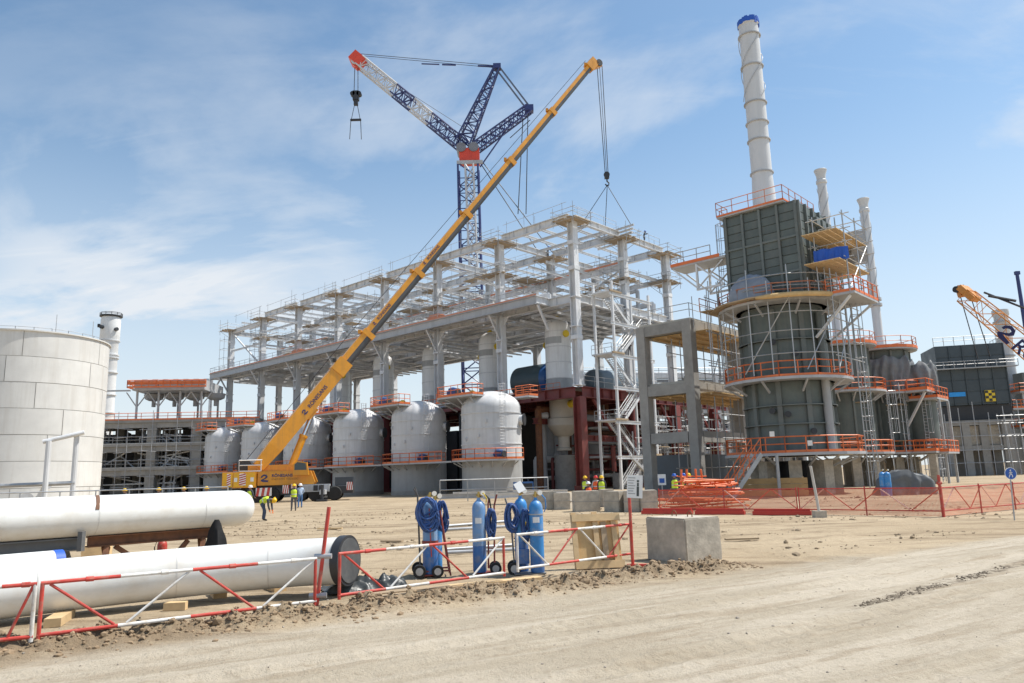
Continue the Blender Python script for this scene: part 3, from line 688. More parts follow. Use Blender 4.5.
for i, z in enumerate(lv[1:]):
    x0, x1 = (6.3, 9.0) if i % 2 == 0 else (-.8, 1.9)
    q = MB().bb(x0, x1, -1.6, 1.4, z - .18, z).build('landing', white, stair)
    MB().rail([(x0, -1.6, z), (x1, -1.6, z)], 1.1, 1.3, .035).rail([(x1 if i % 2 == 0 else x0, -1.6, z), (x1 if i % 2 == 0 else x0, 1.4, z)], 1.1, 1.4, .035).build('handrail', galv, q)
    MB().ibeam((-.6, -1.55, z - .35), (8.8, -1.55, z - .35), .22, .4).build('edge_beam', white, stair)
    MB().bb(x0 + .1, x1 - .1, -1.75, -1.62, z - .12, z + .1).build('toe_board', board, q)
MB().beam((8.1, -1.5, 0.2), (2.0, -1.5, 4.0), .3, .3).build('brace', grey, stair)

# ------------------------------------------------------------------ grey reactors in front of the frame
RV = 3.42
def reactor():
    t = thing('reactor_vessel', '', 'vessel')
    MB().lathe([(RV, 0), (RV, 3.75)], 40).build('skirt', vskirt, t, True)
    prof = [(RV, 3.75), (RV, 9.5)] + [(RV * cos(a), 9.5 + 2.1 * sin(a)) for a in [pi / 2 * i / 10 for i in range(1, 11)]]
    sh = MB().lathe(prof, 44).build('shell', vgrey, t, True, 50)
    for z in (5.5, 7.25, 8.95): MB().ring(RV - .02, RV + .07, z - .06, z + .06, 44).build('seam_ring', vgrey, sh, True)
    sk = [o for o in t.children if o.name.startswith('skirt')][0]
    MB().lathe([(RV + .03, .0), (RV + .03, .5)], 40).build('base_ring', concd, sk, True)
    # mid walkway round the front, -X' is the front and +Y' the left
    a0, a1 = radians(95), radians(275)
    mw = MB().ring(RV + .05, RV + 1.15, 3.62, 3.8, 26, a0, a1).build('walkway', grey, t)
    pts = [((RV + 1.1) * cos(a0 + (a1 - a0) * i / 12), (RV + 1.1) * sin(a0 + (a1 - a0) * i / 12), 3.8) for i in range(13)]
    MB().rail(pts, 1.15, 1.2, .045, .22).build('handrail', orange, mw)
    lw = MB().bb(-3.9, -2.6, 2.6, 9.9, 3.62, 3.79).build('link_walkway', grey, t); MB().rail([(-3.9, 4.2, 3.8), (-3.9, 9.9, 3.8)], 1.15, 1.2, .045, .22).build('handrail', orange, lw)
    lt = MB().bb(.4, 4.1, 6.61, 9.9, 10.82, 10.99).build('link_platform', grey, t); MB().rail([(.4, 6.7, 11), (.4, 9.9, 11)], 1.2, 1.1, .045, .22).build('handrail', orange, lt); MB().rail([(4.1, 6.7, 11), (4.1, 9.9, 11)], 1.2, 1.1, .045, .22).build('handrail', orange, lt)
    for i in range(9):
        a = a0 + (a1 - a0) * (i + .5) / 9; d = V(cos(a), sin(a), 0); MB().beam(d * (RV + .02) + Z * 3.0, d * (RV + 1.0) + Z * 3.55, .1, .12).build('bracket', grey, mw)
    # top platform over the front and left
    z = 11.0; poly = [(-4.1, -1.2), (-4.1, 4.6), (-2.0, 6.6), (4.2, 6.6), (4.2, -3.6), (2.6, -3.6), (2.6, .4), (-1.2, .4), (-1.2, -1.2)]
    tp = MB().prism(poly, z - .2, z).build('top_platform', grey, t)
    MB().rail([(*p, z) for p in poly[:4]] , 1.2, 1.1, .045, .24).build('handrail', orange, tp)
    MB().rail([(4.2, 6.6, z), (4.2, -3.6, z), (2.6, -3.6, z), (2.6, -1.5, z)], 1.2, 1.1, .045, .24).build('handrail', orange, tp)
    MB().rail([(-4.1, -1.2, z), (-2.4, -1.2, z)], 1.2, 1.1, .045, .24).build('handrail', orange, tp)
    for y in (-.6, 1.4, 3.4, 4.8): MB().beam((-3.9, y, z - .3), (-RV * .75 if abs(y) < 3 else -.8, y, z - 1.4), .12, .14).build('bracket', grey, tp)
    # blue wrapped valves on both levels
    for (x, y, zz, s_) in ((-3.1, 3.0, 11.0, 1.0), ((RV + .55) * cos(radians(236)), (RV + .55) * sin(radians(236)), 3.85, .85)):
        b = MB(); b.lathe([(0, 0), (.45 * s_, .02), (.45 * s_, .25 * s_), (.32 * s_, .3 * s_), (.36 * s_, .75 * s_), (.55 * s_, .8 * s_), (.55 * s_, 1.0 * s_), (.3 * s_, 1.12 * s_), (0, 1.2 * s_)], 14, (x, y, zz))
        b.tube((x, y - .8 * s_, zz + .55 * s_), (x, y + .8 * s_, zz + .55 * s_), .3 * s_, 10); v_ = b.build('wrapped_valve', hose, t, True)
        MB().tube((x, y - .95 * s_, zz + .55 * s_), (x, y - .8 * s_, zz + .55 * s_), .42 * s_, 12).build('flange', dark, v_, True)
    q = MB().lathe([(0, 0), (.38, .02), (.38, .35), (.15, .5), (0, .52)], 12, (-1.0, 2.0, 11.35)).build('yellow_cap', blkyel, t, True)
    # side manway on the right and caged ladder at the front right
    a = radians(-62); d = V(cos(a), sin(a), 0)
    mwy = MB().tube(d * (RV - .2) + Z * 8.2, d * (RV + .4) + Z * 8.2, .55, 16).build('manway', vgrey, t, True)
    MB().tube(d * (RV + .4) + Z * 8.2, d * (RV + .55) + Z * 8.2, .68, 16).build('cover', dark, mwy, True)
    a = radians(244); d = V(cos(a), sin(a), 0)
    MB().ladder(d * (RV + .25) + Z * 5.2, d * (RV + .25) + Z * 12.0, .6, d, .32, .03, True).build('ladder', white, t)
    for aa, zz in ((200, 6.4), (215, 8.0), (170, 6.1), (160, 8.2)):
        d = V(cos(radians(aa)), sin(radians(aa)), 0); MB().box(d * (RV + .1) + Z * zz, (.2, .2, .35), radians(aa)).build('lifting_lug', vgrey, t)
    return t
RL = ['nearest grey reactor at the right end of the reactor row', 'second grey reactor from the right of the reactor row', 'third grey reactor from the right, beside the crane boom',
      'grey reactor behind the yellow luffing cylinder of the crane', 'grey reactor half hidden behind the lower crane boom', 'farthest grey reactor, left end of the row behind the crane']
rx0 = reactor(); rx0.location = W(-10.5, 4.75); rx0.rotation_euler.z = GA; rx0['label'] = RL[0]; rx0['group'] = 'grey reactors in a row'
for k in range(1, 6): dup(rx0, W(-10.5, 4.75 + 12.8 * k), GA, RL[k], 'grey reactors in a row')
# slim white vessels on the table
def slim():
    t = thing('slim_vessel', '', 'vessel'); R_ = 1.75
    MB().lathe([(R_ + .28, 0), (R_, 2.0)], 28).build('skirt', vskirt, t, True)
    prof = [(R_, 2.0), (R_, 8.4), (R_ * .97, 8.9)] + [(R_ * .97 * cos(a), 8.9 + 1.5 * sin(a)) for a in [pi / 2 * i / 6 for i in range(1, 7)]]
    sh = MB().lathe(prof, 32).build('shell', vwhite, t, True, 50)
    for z in (2.05, 4.2, 6.3, 8.4): MB().ring(R_ - .02, R_ + .06, z - .05, z + .05, 32).build('seam_ring', vgrey, sh, True)
    MB().ring(R_ - .01, R_ + .03, 6.7, 7.6, 12, radians(150), radians(235)).build('data_plate', vskirt, sh)
    MB().lathe([(0, 0), (.42, 0), (.42, .22), (.2, .3), (.2, .45), (0, .45)], 12, (0, 0, 10.3)).build('top_cap', blkyel, t, True)
    for a, z, m_ in ((250, 7.9, blkyel), (70, 7.9, dark), (90, 6.9, blkyel)):
        d = V(cos(radians(a)), sin(radians(a)), 0)
        q = MB().tube(d * (R_ - .1) + Z * z, d * (R_ + .35) + Z * z, .3, 12).build('nozzle', vwhite, t, True)
        MB().tube(d * (R_ + .35) + Z * z, d * (R_ + .5) + Z * z, .48, 14).build('plug', m_, q, True)
    MB().rail([(-2.6, -2.2, 0), (-2.6, 2.4, 0)], 1.2, 1.2, .035, .14).build('handrail', orange, t)
    return t
SL = ['slim white vessel nearest the corner column, with yellow cap', 'slim white vessel behind the nearest grey reactor', 'slim white vessel behind the second grey reactor', 'slim white vessel behind the third grey reactor',
      'slim vessel directly behind the crane boom', 'slim vessel left of the crane boom under the deck', 'farthest slim vessel at the left end of the frame']
s0 = slim(); s0.location = W(5.6, 7.6, ZT); s0.rotation_euler.z = GA; s0['label'] = SL[0]; s0['group'] = 'slim white vessels under the deck'
for k in range(1, 5): dup(s0, W(5.6, 7.6 + 12.8 * k, ZT), GA, SL[k], 'slim white vessels under the deck')
# hanging bell shaped vessel under the table deck
t = thing('bell_vessel', 'cream bell-shaped vessel hanging under the dark red table beam', 'vessel', W(4.6, 6.4, 0), GA)
MB().lathe([(1.75, 12.2), (1.75, 9.2), (2.05, 9.1), (2.05, 8.2), (1.2, 7.0), (.75, 6.8), (.75, 5.4), (.95, 5.3), (.95, 5.0), (0, 5.0)], 28).build('body', mat('cream_paint', (.50, .47, .41), .5, 0, .1, 1), t, True)
MB().tube((-.4, -1.6, 10.9), (-.7, -2.6, 10.9), .5, 14).build('plug', blkyel, t, True)
MB().tube((-1.4, 1.4, 9.6), (-2.4, 2.2, 9.6), .45, 14).build('nozzle', vgrey, t, True)
MB().lathe([(1.35, 0), (1.35, 4.4)], 20).build('pedestal', concd, t, True)
# dark drum lying on the table, with a blue head
dc = at(532, 378, 106)
t = thing('covered_drum', 'dark tarp-covered drum with blue end lying behind the nearest slim vessel', 'drum', (dc.x, dc.y, ZT), GA + pi / 2)
MB().lathe([(2.3, -3.2), (2.35, -1), (2.3, 2.2)], 24, (0, 0, 2.6), Matrix.Rotation(pi / 2, 3, 'Y')).build('drum_shell', teal, t, True)
MB().lathe([(2.32, -3.2), (1.9, -3.9), (1.0, -4.3), (0, -4.4)], 24, (0, 0, 2.6), Matrix.Rotation(pi / 2, 3, 'Y')).build('drum_head', mat('drum_blue', (.02, .10, .30), .4), t, True)
for x in (-2, 1.5): MB().bb(x - .25, x + .25, -1.8, 1.8, 0, 1.0).build('saddle', redox, t)
dd = at(612, 380, 112)
t = thing('insulated_drum', 'grey-blue horizontal drum on the table behind the stair tower', 'drum', (dd.x, dd.y, ZT), GA)
MB().lathe([(0, -5.9), (1.2, -5.6), (1.9, -4.9), (2.0, -4.5), (2.0, 4.5), (1.9, 4.9), (1.2, 5.6), (0, 5.9)], 24, (0, 0, 2.6), Matrix.Rotation(pi / 2, 3, 'Y')).build('drum_shell', mat('drum_grey_blue', (.12, .16, .19), .5), t, True)
for x in (-3, 3): MB().bb(x - .25, x + .25, -1.6, 1.6, 0, 1.2).build('saddle', grey, t)
# ------------------------------------------------------------------ storage tank, left
TC = V(-41.2, 62.3, 0)
tank = thing('storage_tank', 'large pale cylindrical storage tank of welded plates at the left edge', 'tank', TC)
TR, TH, NCO, NP = 6.1, 14.2, 7, 6
ch = TH / NCO
for c_ in range(NCO):
    for p in range(NP):
        off = (c_ % 2) * .5 + .17 * (c_ % 3); a0 = 2 * pi * (p + off) / NP; a1 = a0 + 2 * pi / NP
        g = .004; r = TR + (.012 if c_ % 2 else 0)
        MB().ring(r - .02, r, c_ * ch + .025, (c_ + 1) * ch - .02, 14, a0 + g, a1 - g).build('plate', tankm, tank, True, 30)
MB().lathe([(TR - .025, 0), (TR - .025, TH - .01)], 72).build('inner_wall', mat('tank_seam_steel', (.40, .39, .36), .8), tank, True)
MB().ring(TR - .02, TR + .12, TH - .02, TH + .08, 72).build('top_rim', tankm, tank, True)
MB().lathe([(TR - .1, TH - .2), (TR * .5, TH + .25), (0, TH + .45)], 48).build('roof', tankm, tank, True)
a = radians(-75); d = V(cos(a), sin(a), 0); MB().rail([(TR * .97 * cos(radians(g_)), TR * .97 * sin(radians(g_)), TH + .08) for g_ in range(-150, 40, 12)], .25, 3, .02, 0, 4, False).build('rim_cable', galv, tank)
for aa, z, r_ in ((-50, 1.2, .35), (-68, .9, .25), (-38, 2.2, .2)): d = V(cos(radians(aa)), sin(radians(aa)), 0); q = MB().tube(d * TR + Z * z, d * (TR + .35) + Z * z, r_, 12).build('nozzle', tankm, tank, True); MB().tube(d * (TR + .35) + Z * z, d * (TR + .42) + Z * z, r_ * 1.4, 12).build('flange', grey, q, True)
for a in (-40, -10): MB().tube((TR * cos(radians(a)), TR * sin(radians(a)), TH), (TR * cos(radians(a)), TR * sin(radians(a)), TH + 1.5), .03, 4).build('aerial', galv, tank)
# goal-post frame and rails before it
t = thing('pipe_goalpost', 'grey steel goalpost frame standing in front of the pale tank', 'frame', (0, 0, 0))
g0, g1 = gp(49, 516), gp(73, 516); y_ = 50
a, b_ = at(49, 441, y_), at(77, 434, 51)
for q in (a, b_): MB().tube((q.x, q.y, 0), q, .17, 10).build('post', white, t, True)
MB().tube(a + V(-.4, 0, -.05), b_ + V(.5, 0, .1), .15, 10).build('crossbar', white, t, True)
MB().tube(at(-30, 487, 49), at(75, 483, 51), .14, 8).build('lower_bar', galv, t, True)
for n_, (u0, v0, u1, v1, y0, y1, lab) in enumerate(((-20, 488, 100, 485, 46, 47, 'scaffold tube railing in front of the pale tank base'), (96, 490, 228, 486, 48, 49, 'scaffold tube railing behind the upper white pipe'), (440, 488, 548, 485, 62, 64, 'scaffold tube railing before the nearest grey reactor'))):
    p, q = at(u0, v0, y0), at(u1, v1, y1); b = MB(); p.z = q.z = 0
    b.rail([p, q], 1.75, 2.3, .04); tag(b.build('tube_railing', galv), lab, 'railing', 'scaffold tube railings')

# ------------------------------------------------------------------ concrete process building with air coolers, far left
PB = at(150, 470, 128); PB.z = 0
pb = thing('process_building', 'open concrete process building with orange air coolers on its roof, beyond the tank', 'building', (PB.x, PB.y, 0), radians(6))
xs = [-17, -8.6, 0.2, 7.6, 15.5]
for x in xs:
    for y in (0, 9, 18): MB().bb(x - .75, x + .75, y - .75, y + .75, 0, 13).build('column', concd, pb)
for z in (4.6, 8.6, 12.6):
    MB().bb(-19, 18, -1.0, 19, z - .02, z + .42).build('floor_slab', concd, pb)
    MB().bb(-19, 18, -.7, -.1, z - .9, z - .03).build('edge_beam', concd, pb)
    MB().rail([(-19, -1, z + .4), (18, -1, z + .4)], 1.2, 2.2, .05, .12 if z < 12 else .25).build('handrail', galv if z < 12 else orange, pb)
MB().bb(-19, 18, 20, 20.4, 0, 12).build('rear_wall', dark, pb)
pr = random.Random(11)
for i in range(34):
    x = pr.uniform(-17, 16); y = pr.uniform(1.5, 14); z = pr.choice((0, 5.0, 9.0)); r = pr.uniform(.5, 1.1); L = pr.uniform(1.5, 6)
    if pr.random() < .5: MB().lathe([(0, -L / 2), (r, -L / 2 + .2), (r, L / 2 - .2), (0, L / 2)], 12, (x, y, z + r + .4), Matrix.Rotation(pi / 2, 3, 'Y')).build('exchanger', pr.choice((grey, vskirt, white, dark)), pb, True)
    else: MB().lathe([(r * .7, 0), (r * .7, 2.6), (0, 2.9)], 10, (x, y, z)).build('drum', pr.choice((grey, vskirt, white, dark)), pb, True)
for i in range(16):
    x0 = pr.uniform(-18, 4); MB().tube((x0, pr.uniform(0, 6), 0), (x0 + .01, 3, 12.4), .15, 6).tube((x0, 1.2, pr.uniform(2, 11)), (x0 + pr.uniform(5, 13), 1.2, pr.uniform(2, 11)), .13, 6).build('pipe_run', pr.choice((galv, grey, white)), pb)
rs = random.Random(17)
for i in range(9):
    x = -17 + i * 4.0; b = MB()
    for dx in (0, 1.6): b.tube((x + dx, -1.6, 0), (x + dx, -1.6, 12.4 + rs.uniform(-2, 2.2)), .06, 4)
    for z in (1.8, 3.4, 6.2, 7.6, 10.2, 11.4): b.tube((x - .5, -1.6, z + rs.uniform(-.3, .3)), (x + 2.4, -1.6, z), .05, 4)
    b.build('scaffold_tubes', galv, pb)
# air cooler bank on stilts
for x in (-3.2, .4, 4.0, 7.6):
    for y in (1, 11): MB().beam((x, y, 13), (x, y, 18.1), .3, .3).build('cooler_leg', grey, pb)
    b = MB()
    for s_ in (-1, 1): b.beam((x, 1, 15.4), (x + s_ * 1.8, 1, 18), .16, .16)
    b.build('cooler_brace', grey, pb)
    MB().lathe([(1.7, 18.1), (1.5, 17.3), (.9, 17.0), (.35, 16.9), (.35, 15.9), (0, 15.9)], 14, (x + 1, 6, 0)).build('fan_housing', vskirt, pb, True)
MB().bb(-3.6, 8.4, -.3, 12, 18.2, 18.55).build('cooler_frame', grey, pb)
for i in range(3):
    x = -3.4 + i * 3.95
    MB().bb(x, x + 3.8, .2, 11.5, 18.55, 20.0).build('tube_bundle', grey, pb)
MB().rail([(-4.2, 11, 18.55), (-4.2, -1, 18.55), (8.8, -1, 18.55)], 1.3, 1.2, .07, .3).build('handrail', orange, pb)
MB().bb(-4.2, 8.8, -.95, -.85, 19.1, 19.7).build('guard_panel', orange, pb)
for i in range(7): MB().box((-2.8 + i * 1.75, 4, 20.25), (.9, 2.4, .5)).build('header_box', grey, pb)
for x in (-15, -10): 
    MB().beam((x, 0, 13), (x, 0, 18.2), .3, .3).build('post', galv, pb)
MB().beam((-15, 0, 18.2), (-4, 0, 18.2), .25, .25).beam((-15, 0, 13.2), (-10, 0, 18), .12, .12).beam((-10, 0, 13.2), (-15, 0, 18), .12, .12).build('pipe_gantry', galv, pb)

# white column tower behind the tank
a = at(111, 320, 165)
t = thing('column_tower', 'tall white process column rising behind the pale tank', 'tower', (a.x, a.y, 0))
RT = 1.9; HT = a.z + .6
MB().lathe([(RT * 1.02, 0), (RT, 20), (RT * .98, HT - 6), (RT * 1.08, HT - 5.6), (RT * 1.08, HT - .6), (RT * 1.0, HT), (0, HT + .3)], 28).build('shell', vwhite, t, True)
for z in (18, 22, 27, 31, HT - 9.5, HT - 5.6): MB().ring(RT * .95, RT * 1.14, z, z + .25, 28).build('stiffener_ring', vgrey, t, True)
for (a_, z) in ((200, HT - 2), (330, HT - 3), (250, HT - 2.6), (170, HT - 12.5), (285, HT - 7)):
    d = V(cos(radians(a_)), sin(radians(a_)), 0); MB().tube(d * RT + Z * z, d * (RT + .7) + Z * z, .42, 10).build('nozzle', dark, t, True)
MB().ring(1.2, RT * 1.25, HT + .1, HT + .35, 20).rail([((RT * 1.2) * cos(i * pi / 6), (RT * 1.2) * sin(i * pi / 6), HT + .3) for i in range(13)], .6, 2, .06).build('top_ring', dark, t)

# ------------------------------------------------------------------ concrete frame right of the stairs
CF = at(693.5, 400, 62.2); cf = thing('concrete_building', 'two-storey grey concrete frame with plywood formwork under its slabs', 'building frame', (CF.x, CF.y, 0), GA)
# local: X' to the back right, Y' to the left
for x in (0, 8.4, 16.8):
    for y in (0, 4.6): 
        MB().bb(x - .44, x + .44, y - .42, y + .42, 0, 14.6).build('column', concd, cf)
for z in (9.3, 14.6):
    tk = .9
    for y in (0, 4.6):
        for x in (0, 8.4): MB().bb(x + .45, x + 7.95, y - .36, y + .36, z - tk, z - .01).build('beam', concd, cf)
    for x in (0, 8.4, 16.8): MB().bb(x - .38, x + .38, .43, 4.17, z - tk, z - .01).build('beam', concd, cf)
    MB().bb(.0, 17, -.2, 4.9, z + .01, z + .22).build('slab', mat('pale_slab', (.44, .41, .35), .85, 0, .1, 1, .2), cf)
    # plywood soffit sheets on joists
    for i in range(14):
        MB().bb(.5 + i * 1.17, .5 + i * 1.17 + 1.15, -1.6, 4.0, z - .99 + (.02 if i % 2 else 0), z - .92 + (.02 if i % 2 else 0)).build('formwork_sheet', plyw, cf)
    for i in range(5): MB().bb(.4, 16.4, -1.5 + i * 1.3, -1.38 + i * 1.3, z - 1.16, z - 1.0).build('formwork_joist', timber, cf)
MB().bb(.56, 7.84, -.4, .4, 4.3, 5.2).build('tie_beam', concd, cf); MB().bb(-.42, .42, .51, 4.09, 4.3, 5.2).build('tie_beam', concd, cf)
b = MB()
for i in range(12):
    x = .8 + i * 1.4
    for y in (-1.5, 2.2): b.tube((x, y, 9.55), (x, y, 13.4), .05, 4); b.tube((x, y, .0), (x, y, 8.0), .05, 4)
for z in (10.8, 12.1, 2.2, 4.6, 6.6):
    for y in (-1.5, 2.2): b.tube((.3, y, z), (16.6, y, z), .04, 4)
b.build('prop_scaffold', galv, cf)
b = MB().rail([(-.4, 5.0, 14.8), (-.4, -.4, 14.8), (17, -.4, 14.8)], 1.2, 1.9, .035)
for i in range(7): b.tube((i * 2.4, -.5, 13.9), (i * 2.4, -.5, 16.6 + (i % 3) * .5), .04, 4)
b.build('guard_rail', galv, cf)
MB().bb(3, 15, 2.6, 6.5, .0, 3.4).build('grey_enclosure', mat('blue_grey_sheet', (.11, .13, .15), .7, 0, .15, .8, .4), cf)

# ------------------------------------------------------------------ main furnace with stack
FC = at(789, 400, 58.6); fz = thing('furnace', 'dark green furnace tower with a tall grey stack and orange platforms', 'furnace', (FC.x, FC.y, 0), GA)
RF = 3.2
for i in range(8):
    a = 2 * pi * (i + .5) / 8; MB().box((2.7 * cos(a), 2.7 * sin(a), 1.25), (1.15, .9, 2.5), a).build('pier', conc, fz)
MB().bb(-1.4, 1.4, -1.4, 1.4, 0, 2.5).build('burner_box', dark, fz)
body = MB().lathe([(RF, 2.9), (RF, 14.0)], 48).build('cylinder_casing', green, fz, True)
for i in range(10):
    a = 2 * pi * (i + .3) / 10; MB().box(((RF + .1) * cos(a), (RF + .1) * sin(a), 8.45), (.2, .36, 11.0), a).build('rib', greenr, body)
for z in (5.2, 6.6, 11.6): MB().ring(RF + .22, RF + .30, z - .04, z + .04, 48).build('hoop', greenr, body, True)
def octo(r, n=16): return [(r * cos(2 * pi * (i + .5) / n), r * sin(2 * pi * (i + .5) / n)) for i in range(n)]
def ringplat(parent, r0, r1, z, a0, a1, railm=orange, tk=.2, toe=.18, n=22, name='platform'):
    p = MB().ring(r0, r1, z - tk, z, n, a0, a1).build(name, grey, parent)
    pts = [((r1 - .05) * cos(a0 + (a1 - a0) * i / n * 2), (r1 - .05) * sin(a0 + (a1 - a0) * i / n * 2), z) for i in range(n // 2 + 1)]
    MB().rail(pts, 1.15, 1.3, .045, toe).build('handrail', railm, p)
    k = 9
    for i in range(k):
        a = a0 + (a1 - a0) * (i + .5) / k; d = V(cos(a), sin(a), 0); MB().beam(d * (r0 - .05) + Z * (z - 1.0), d * (r1 - .2) + Z * (z - tk - .03), .12, .14).build('bracket', grey, p)
    return p
ringplat(fz, RF + .02, 5.2, 3.05, 0, 2 * pi)
ringplat(fz, RF + .28, 4.85, 8.6, 0, 2 * pi)
ringplat(fz, RF + .28, 4.9, 14.5, 0, 2 * pi, pinkrail)
# casing box above: -X' face looks to the viewer's left, -Y' face to the right
bx0, bx1, by0, by1, bz0, bz1 = -2.8, 2.8, -3.1, 2.95, 14.55, 22.2
box = MB().bb(bx0, bx1, by0, by1, bz0, bz1).build('convection_box', green, fz)
MB().lathe([(RF - .1, 13.9), (RF - .1, 14.5)], 32).build('transition', greenr, fz)
rows, colsA = 11, 4
for i in range(rows):
    z0 = bz0 + .12 + i * (bz1 - bz0 - .2) / rows; z1 = z0 + (bz1 - bz0 - .2) / rows - .07
    for j in range(colsA):
        y0 = by0 + .15 + j * (by1 - by0 - .3) / colsA; y1 = y0 + (by1 - by0 - .3) / colsA - .22
        MB().bb(bx0 - .07, bx0 - .002, y0, y1, z0, z1).build('casing_panel', green, box)
    for j in range(4):
        x0 = bx0 + .15 + j * 1.35; MB().bb(x0, x0 + 1.1, by0 - .07, by0 - .002, z0, z1).build('casing_panel', green, box)
for j in range(colsA + 1):
    y = by0 + .05 + j * (by1 - by0 - .3) / colsA; MB().bb(bx0 - .22, bx0 - .003, y - .09, y + .09, bz0, bz1 - .01).build('stiffener', greenr, box)
for j in range(5): x = bx0 + .06 + j * 1.37; MB().bb(x - .08, x + .08, by0 - .25, by0 - .003, bz0, bz1 - .01).build('stiffener', greenr, box)
for z in (16.7, 19.4): MB().bb(bx0 - .18, bx0 - .071, by0, by1, z - .08, z + .08).build('stiffener', greenr, box)
for (y, z) in ((-2.2, 21), (-2.2, 19.9), (-2.2, 18.6)):
    for x in (-1.2, 0, 1.2): MB().box((x + 1.1, by0 - .35, z), (.7, .55, .6)).build('header_box', greenr, box)
# roof platform
rp = MB().prism([(-3.2, -2.3), (-3.2, 3.3), (-1.2, 3.3), (-1.2, 4.0), (3.1, 4.0), (3.1, -2.3)], 22.25, 22.4).build('roof_platform', grey, fz)
MB().rail([(3.1, -2.3, 22.4), (-3.2, -2.3, 22.4), (-3.2, 3.3, 22.4), (-1.2, 3.3, 22.4), (-1.2, 4.0, 22.4), (3.1, 4.0, 22.4)], 1.2, 1.3, .035, .0).build('handrail', pinkrail, rp)
MB().beam((-3.23, -2.3, 22.44), (-3.23, 3.3, 22.44), .03, .14).beam((3.1, -2.33, 22.44), (-3.2, -2.33, 22.44), .03, .14).build('toe_board', orange, rp)
MB().bb(-2.75, 2.75, -3.0, 2.9, 22.2, 22.25).build('roof_plate', green, fz)
# stack
RS = .84; top = 40.3
sx, sy = .2, .6
stk = MB().lathe([(RS * 1.12, 22.4), (RS * 1.1, 24.5), (RS, 26), (RS * .97, top - .4), (RS * 1.06, top - .35), (RS * 1.06, top)], 32, (sx, sy, 0)).build('stack', mat('stack_grey_paint', (.60, .61, .62), .5, 0, .06, .4, 0, (.42, .42, .41), .45, .3, True), fz, True)
for z in (26.3, 29.2, 30.8, 32.6, 36.0, 38.9): MB().ring(RS * .9, RS + .12, z, z + .1, 32).build('flange_ring', grey, stk, True).location = (sx, sy, 0)
for s_ in range(3):
    pts = []
    for i in range(25): a = 2 * pi * (s_ / 3 + i / 24 * .75); z = 33 + 6.0 * i / 24; pts.append((sx + (RS + .09) * cos(a), sy + (RS + .09) * sin(a), z))
    MB().sweep(pts, .03, 5).build('helical_strake', grey, stk)
cap = MB()
for i in range(26): a = 2 * pi * i / 26; cap.box((sx + RS * 1.02 * cos(a), sy + RS * 1.02 * sin(a), top + random.uniform(-.3, .05)), (.10, .26, .42), a + random.uniform(-.2, .2))
cap.lathe([(RS * 1.08, top - .25), (RS * 1.1, top + .1), (RS * .6, top + .3), (0, top + .26)], 20, (sx, sy, 0)); cap.build('blue_cover', tarpb, stk)
# caged ladder and side gantry on the left
MB().ladder((-1.5, 3.5, 15.0), (-1.5, 3.5, 22.3), .55, (-.2, 1, 0), .32, .035).build('ladder', galv, fz)
gz0 = 19.3
gl = MB().bb(-2.6, -.2, 3.1, 8.2, gz0 - .18, gz0).build('side_gantry', grey, fz)
MB().rail([(-2.6, 4.4, gz0), (-2.6, 8.2, gz0), (-.2, 8.2, gz0)], 1.15, 1.2, .04).build('handrail', galv, gl)
MB().beam((-2.63, 3.6, gz0 + .1), (-2.63, 8.2, gz0 + .1), .04, .26).build('toe_board', orange, gl)
b = MB()
for x in (-2.5, -.3):
    b.beam((x, 3.4, gz0 - 2.4), (x, 5.9, gz0 - 2.4), .16, .16).beam((x, 5.8, gz0 - 2.4), (x, 5.8, gz0 - .2), .16, .16).beam((x, 3.4, gz0 - 2.4), (x, 5.8, gz0 - .3), .12, .12).beam((x, 5.8, gz0 - 2.3), (x, 8.0, gz0 - .25), .12, .12).beam((x, 3.4, gz0 - .3), (x, 5.8, gz0 - 2.3), .1, .1)
b.build('truss_bracket', white, gl)
# long caged ladder and stair scaffold on the right of the cylinder
a = radians(-75); d = V(cos(a), sin(a), 0)
MB().ladder(d * (RF + 1.9) + Z * .3, d * (RF + 1.9) + Z * 14.5, .6, d, .33, .035).build('ladder', galv, fz)
# stairs from the ground to the first platform, left front
s_a, s_b = at(727, 485, 53.0), at(757, 457, 54.0)
M_ = Matrix.Translation(FC.xy.to_3d()) @ Matrix.Rotation(GA, 4, 'Z'); Mi = M_.inverted(); s_a.z = 0; s_b.z = 3.0
la, lb = Mi @ s_a, Mi @ s_b
side = (lb - la).cross(Z).normalized()
st_ = MB()
for s_ in (-.5, .5): st_.beam(la + side * s_, lb + side * s_, .08, .32)
st_ = st_.build('stair_flight', galv, fz)
b = MB()
for i in range(1, 15): q = la.lerp(lb, i / 15); b.beam(q - side * .5, q + side * .5, .26, .04)
b.build('treads', grey, st_, stuff=True)
b = MB()
for s_ in (-.5, .5):
    for hh in (.55, 1.1): b.tube(la + side * s_ + Z * hh, lb + side * s_ + Z * hh, .045, 4)
    for i in range(6): q = la.lerp(lb, i / 5) + side * s_; b.tube(q, q + Z * 1.1, .04, 4)
b.build('handrail', orange, st_)
MB().tube(Mi @ V(s_b.x + 1.3, s_b.y - .3, 0), Mi @ V(s_b.x + 1.3, s_b.y - .3, 2.9), .12, 8).build('platform_post', galv, fz)
for (u, v, y) in ((810, 443, 52.4), (772, 434, 52.4)):
    q = Mi @ at(u, v, y); MB().box(q, (.04, .32, .36), radians(20)).build('notice', signw, fz)
a = radians(252); d = V(cos(a), sin(a), 0)
MB().tube(d * (RF + .3) + Z * 2.9, d * (RF + .3) + Z * 8.4, .30, 16).build('riser_duct', vskirt, fz, True); MB().tube(d * (RF + .3) + Z * 8.7, d * (RF + .3) + Z * 13.6, .24, 16).build('riser_duct', greenr, fz, True)
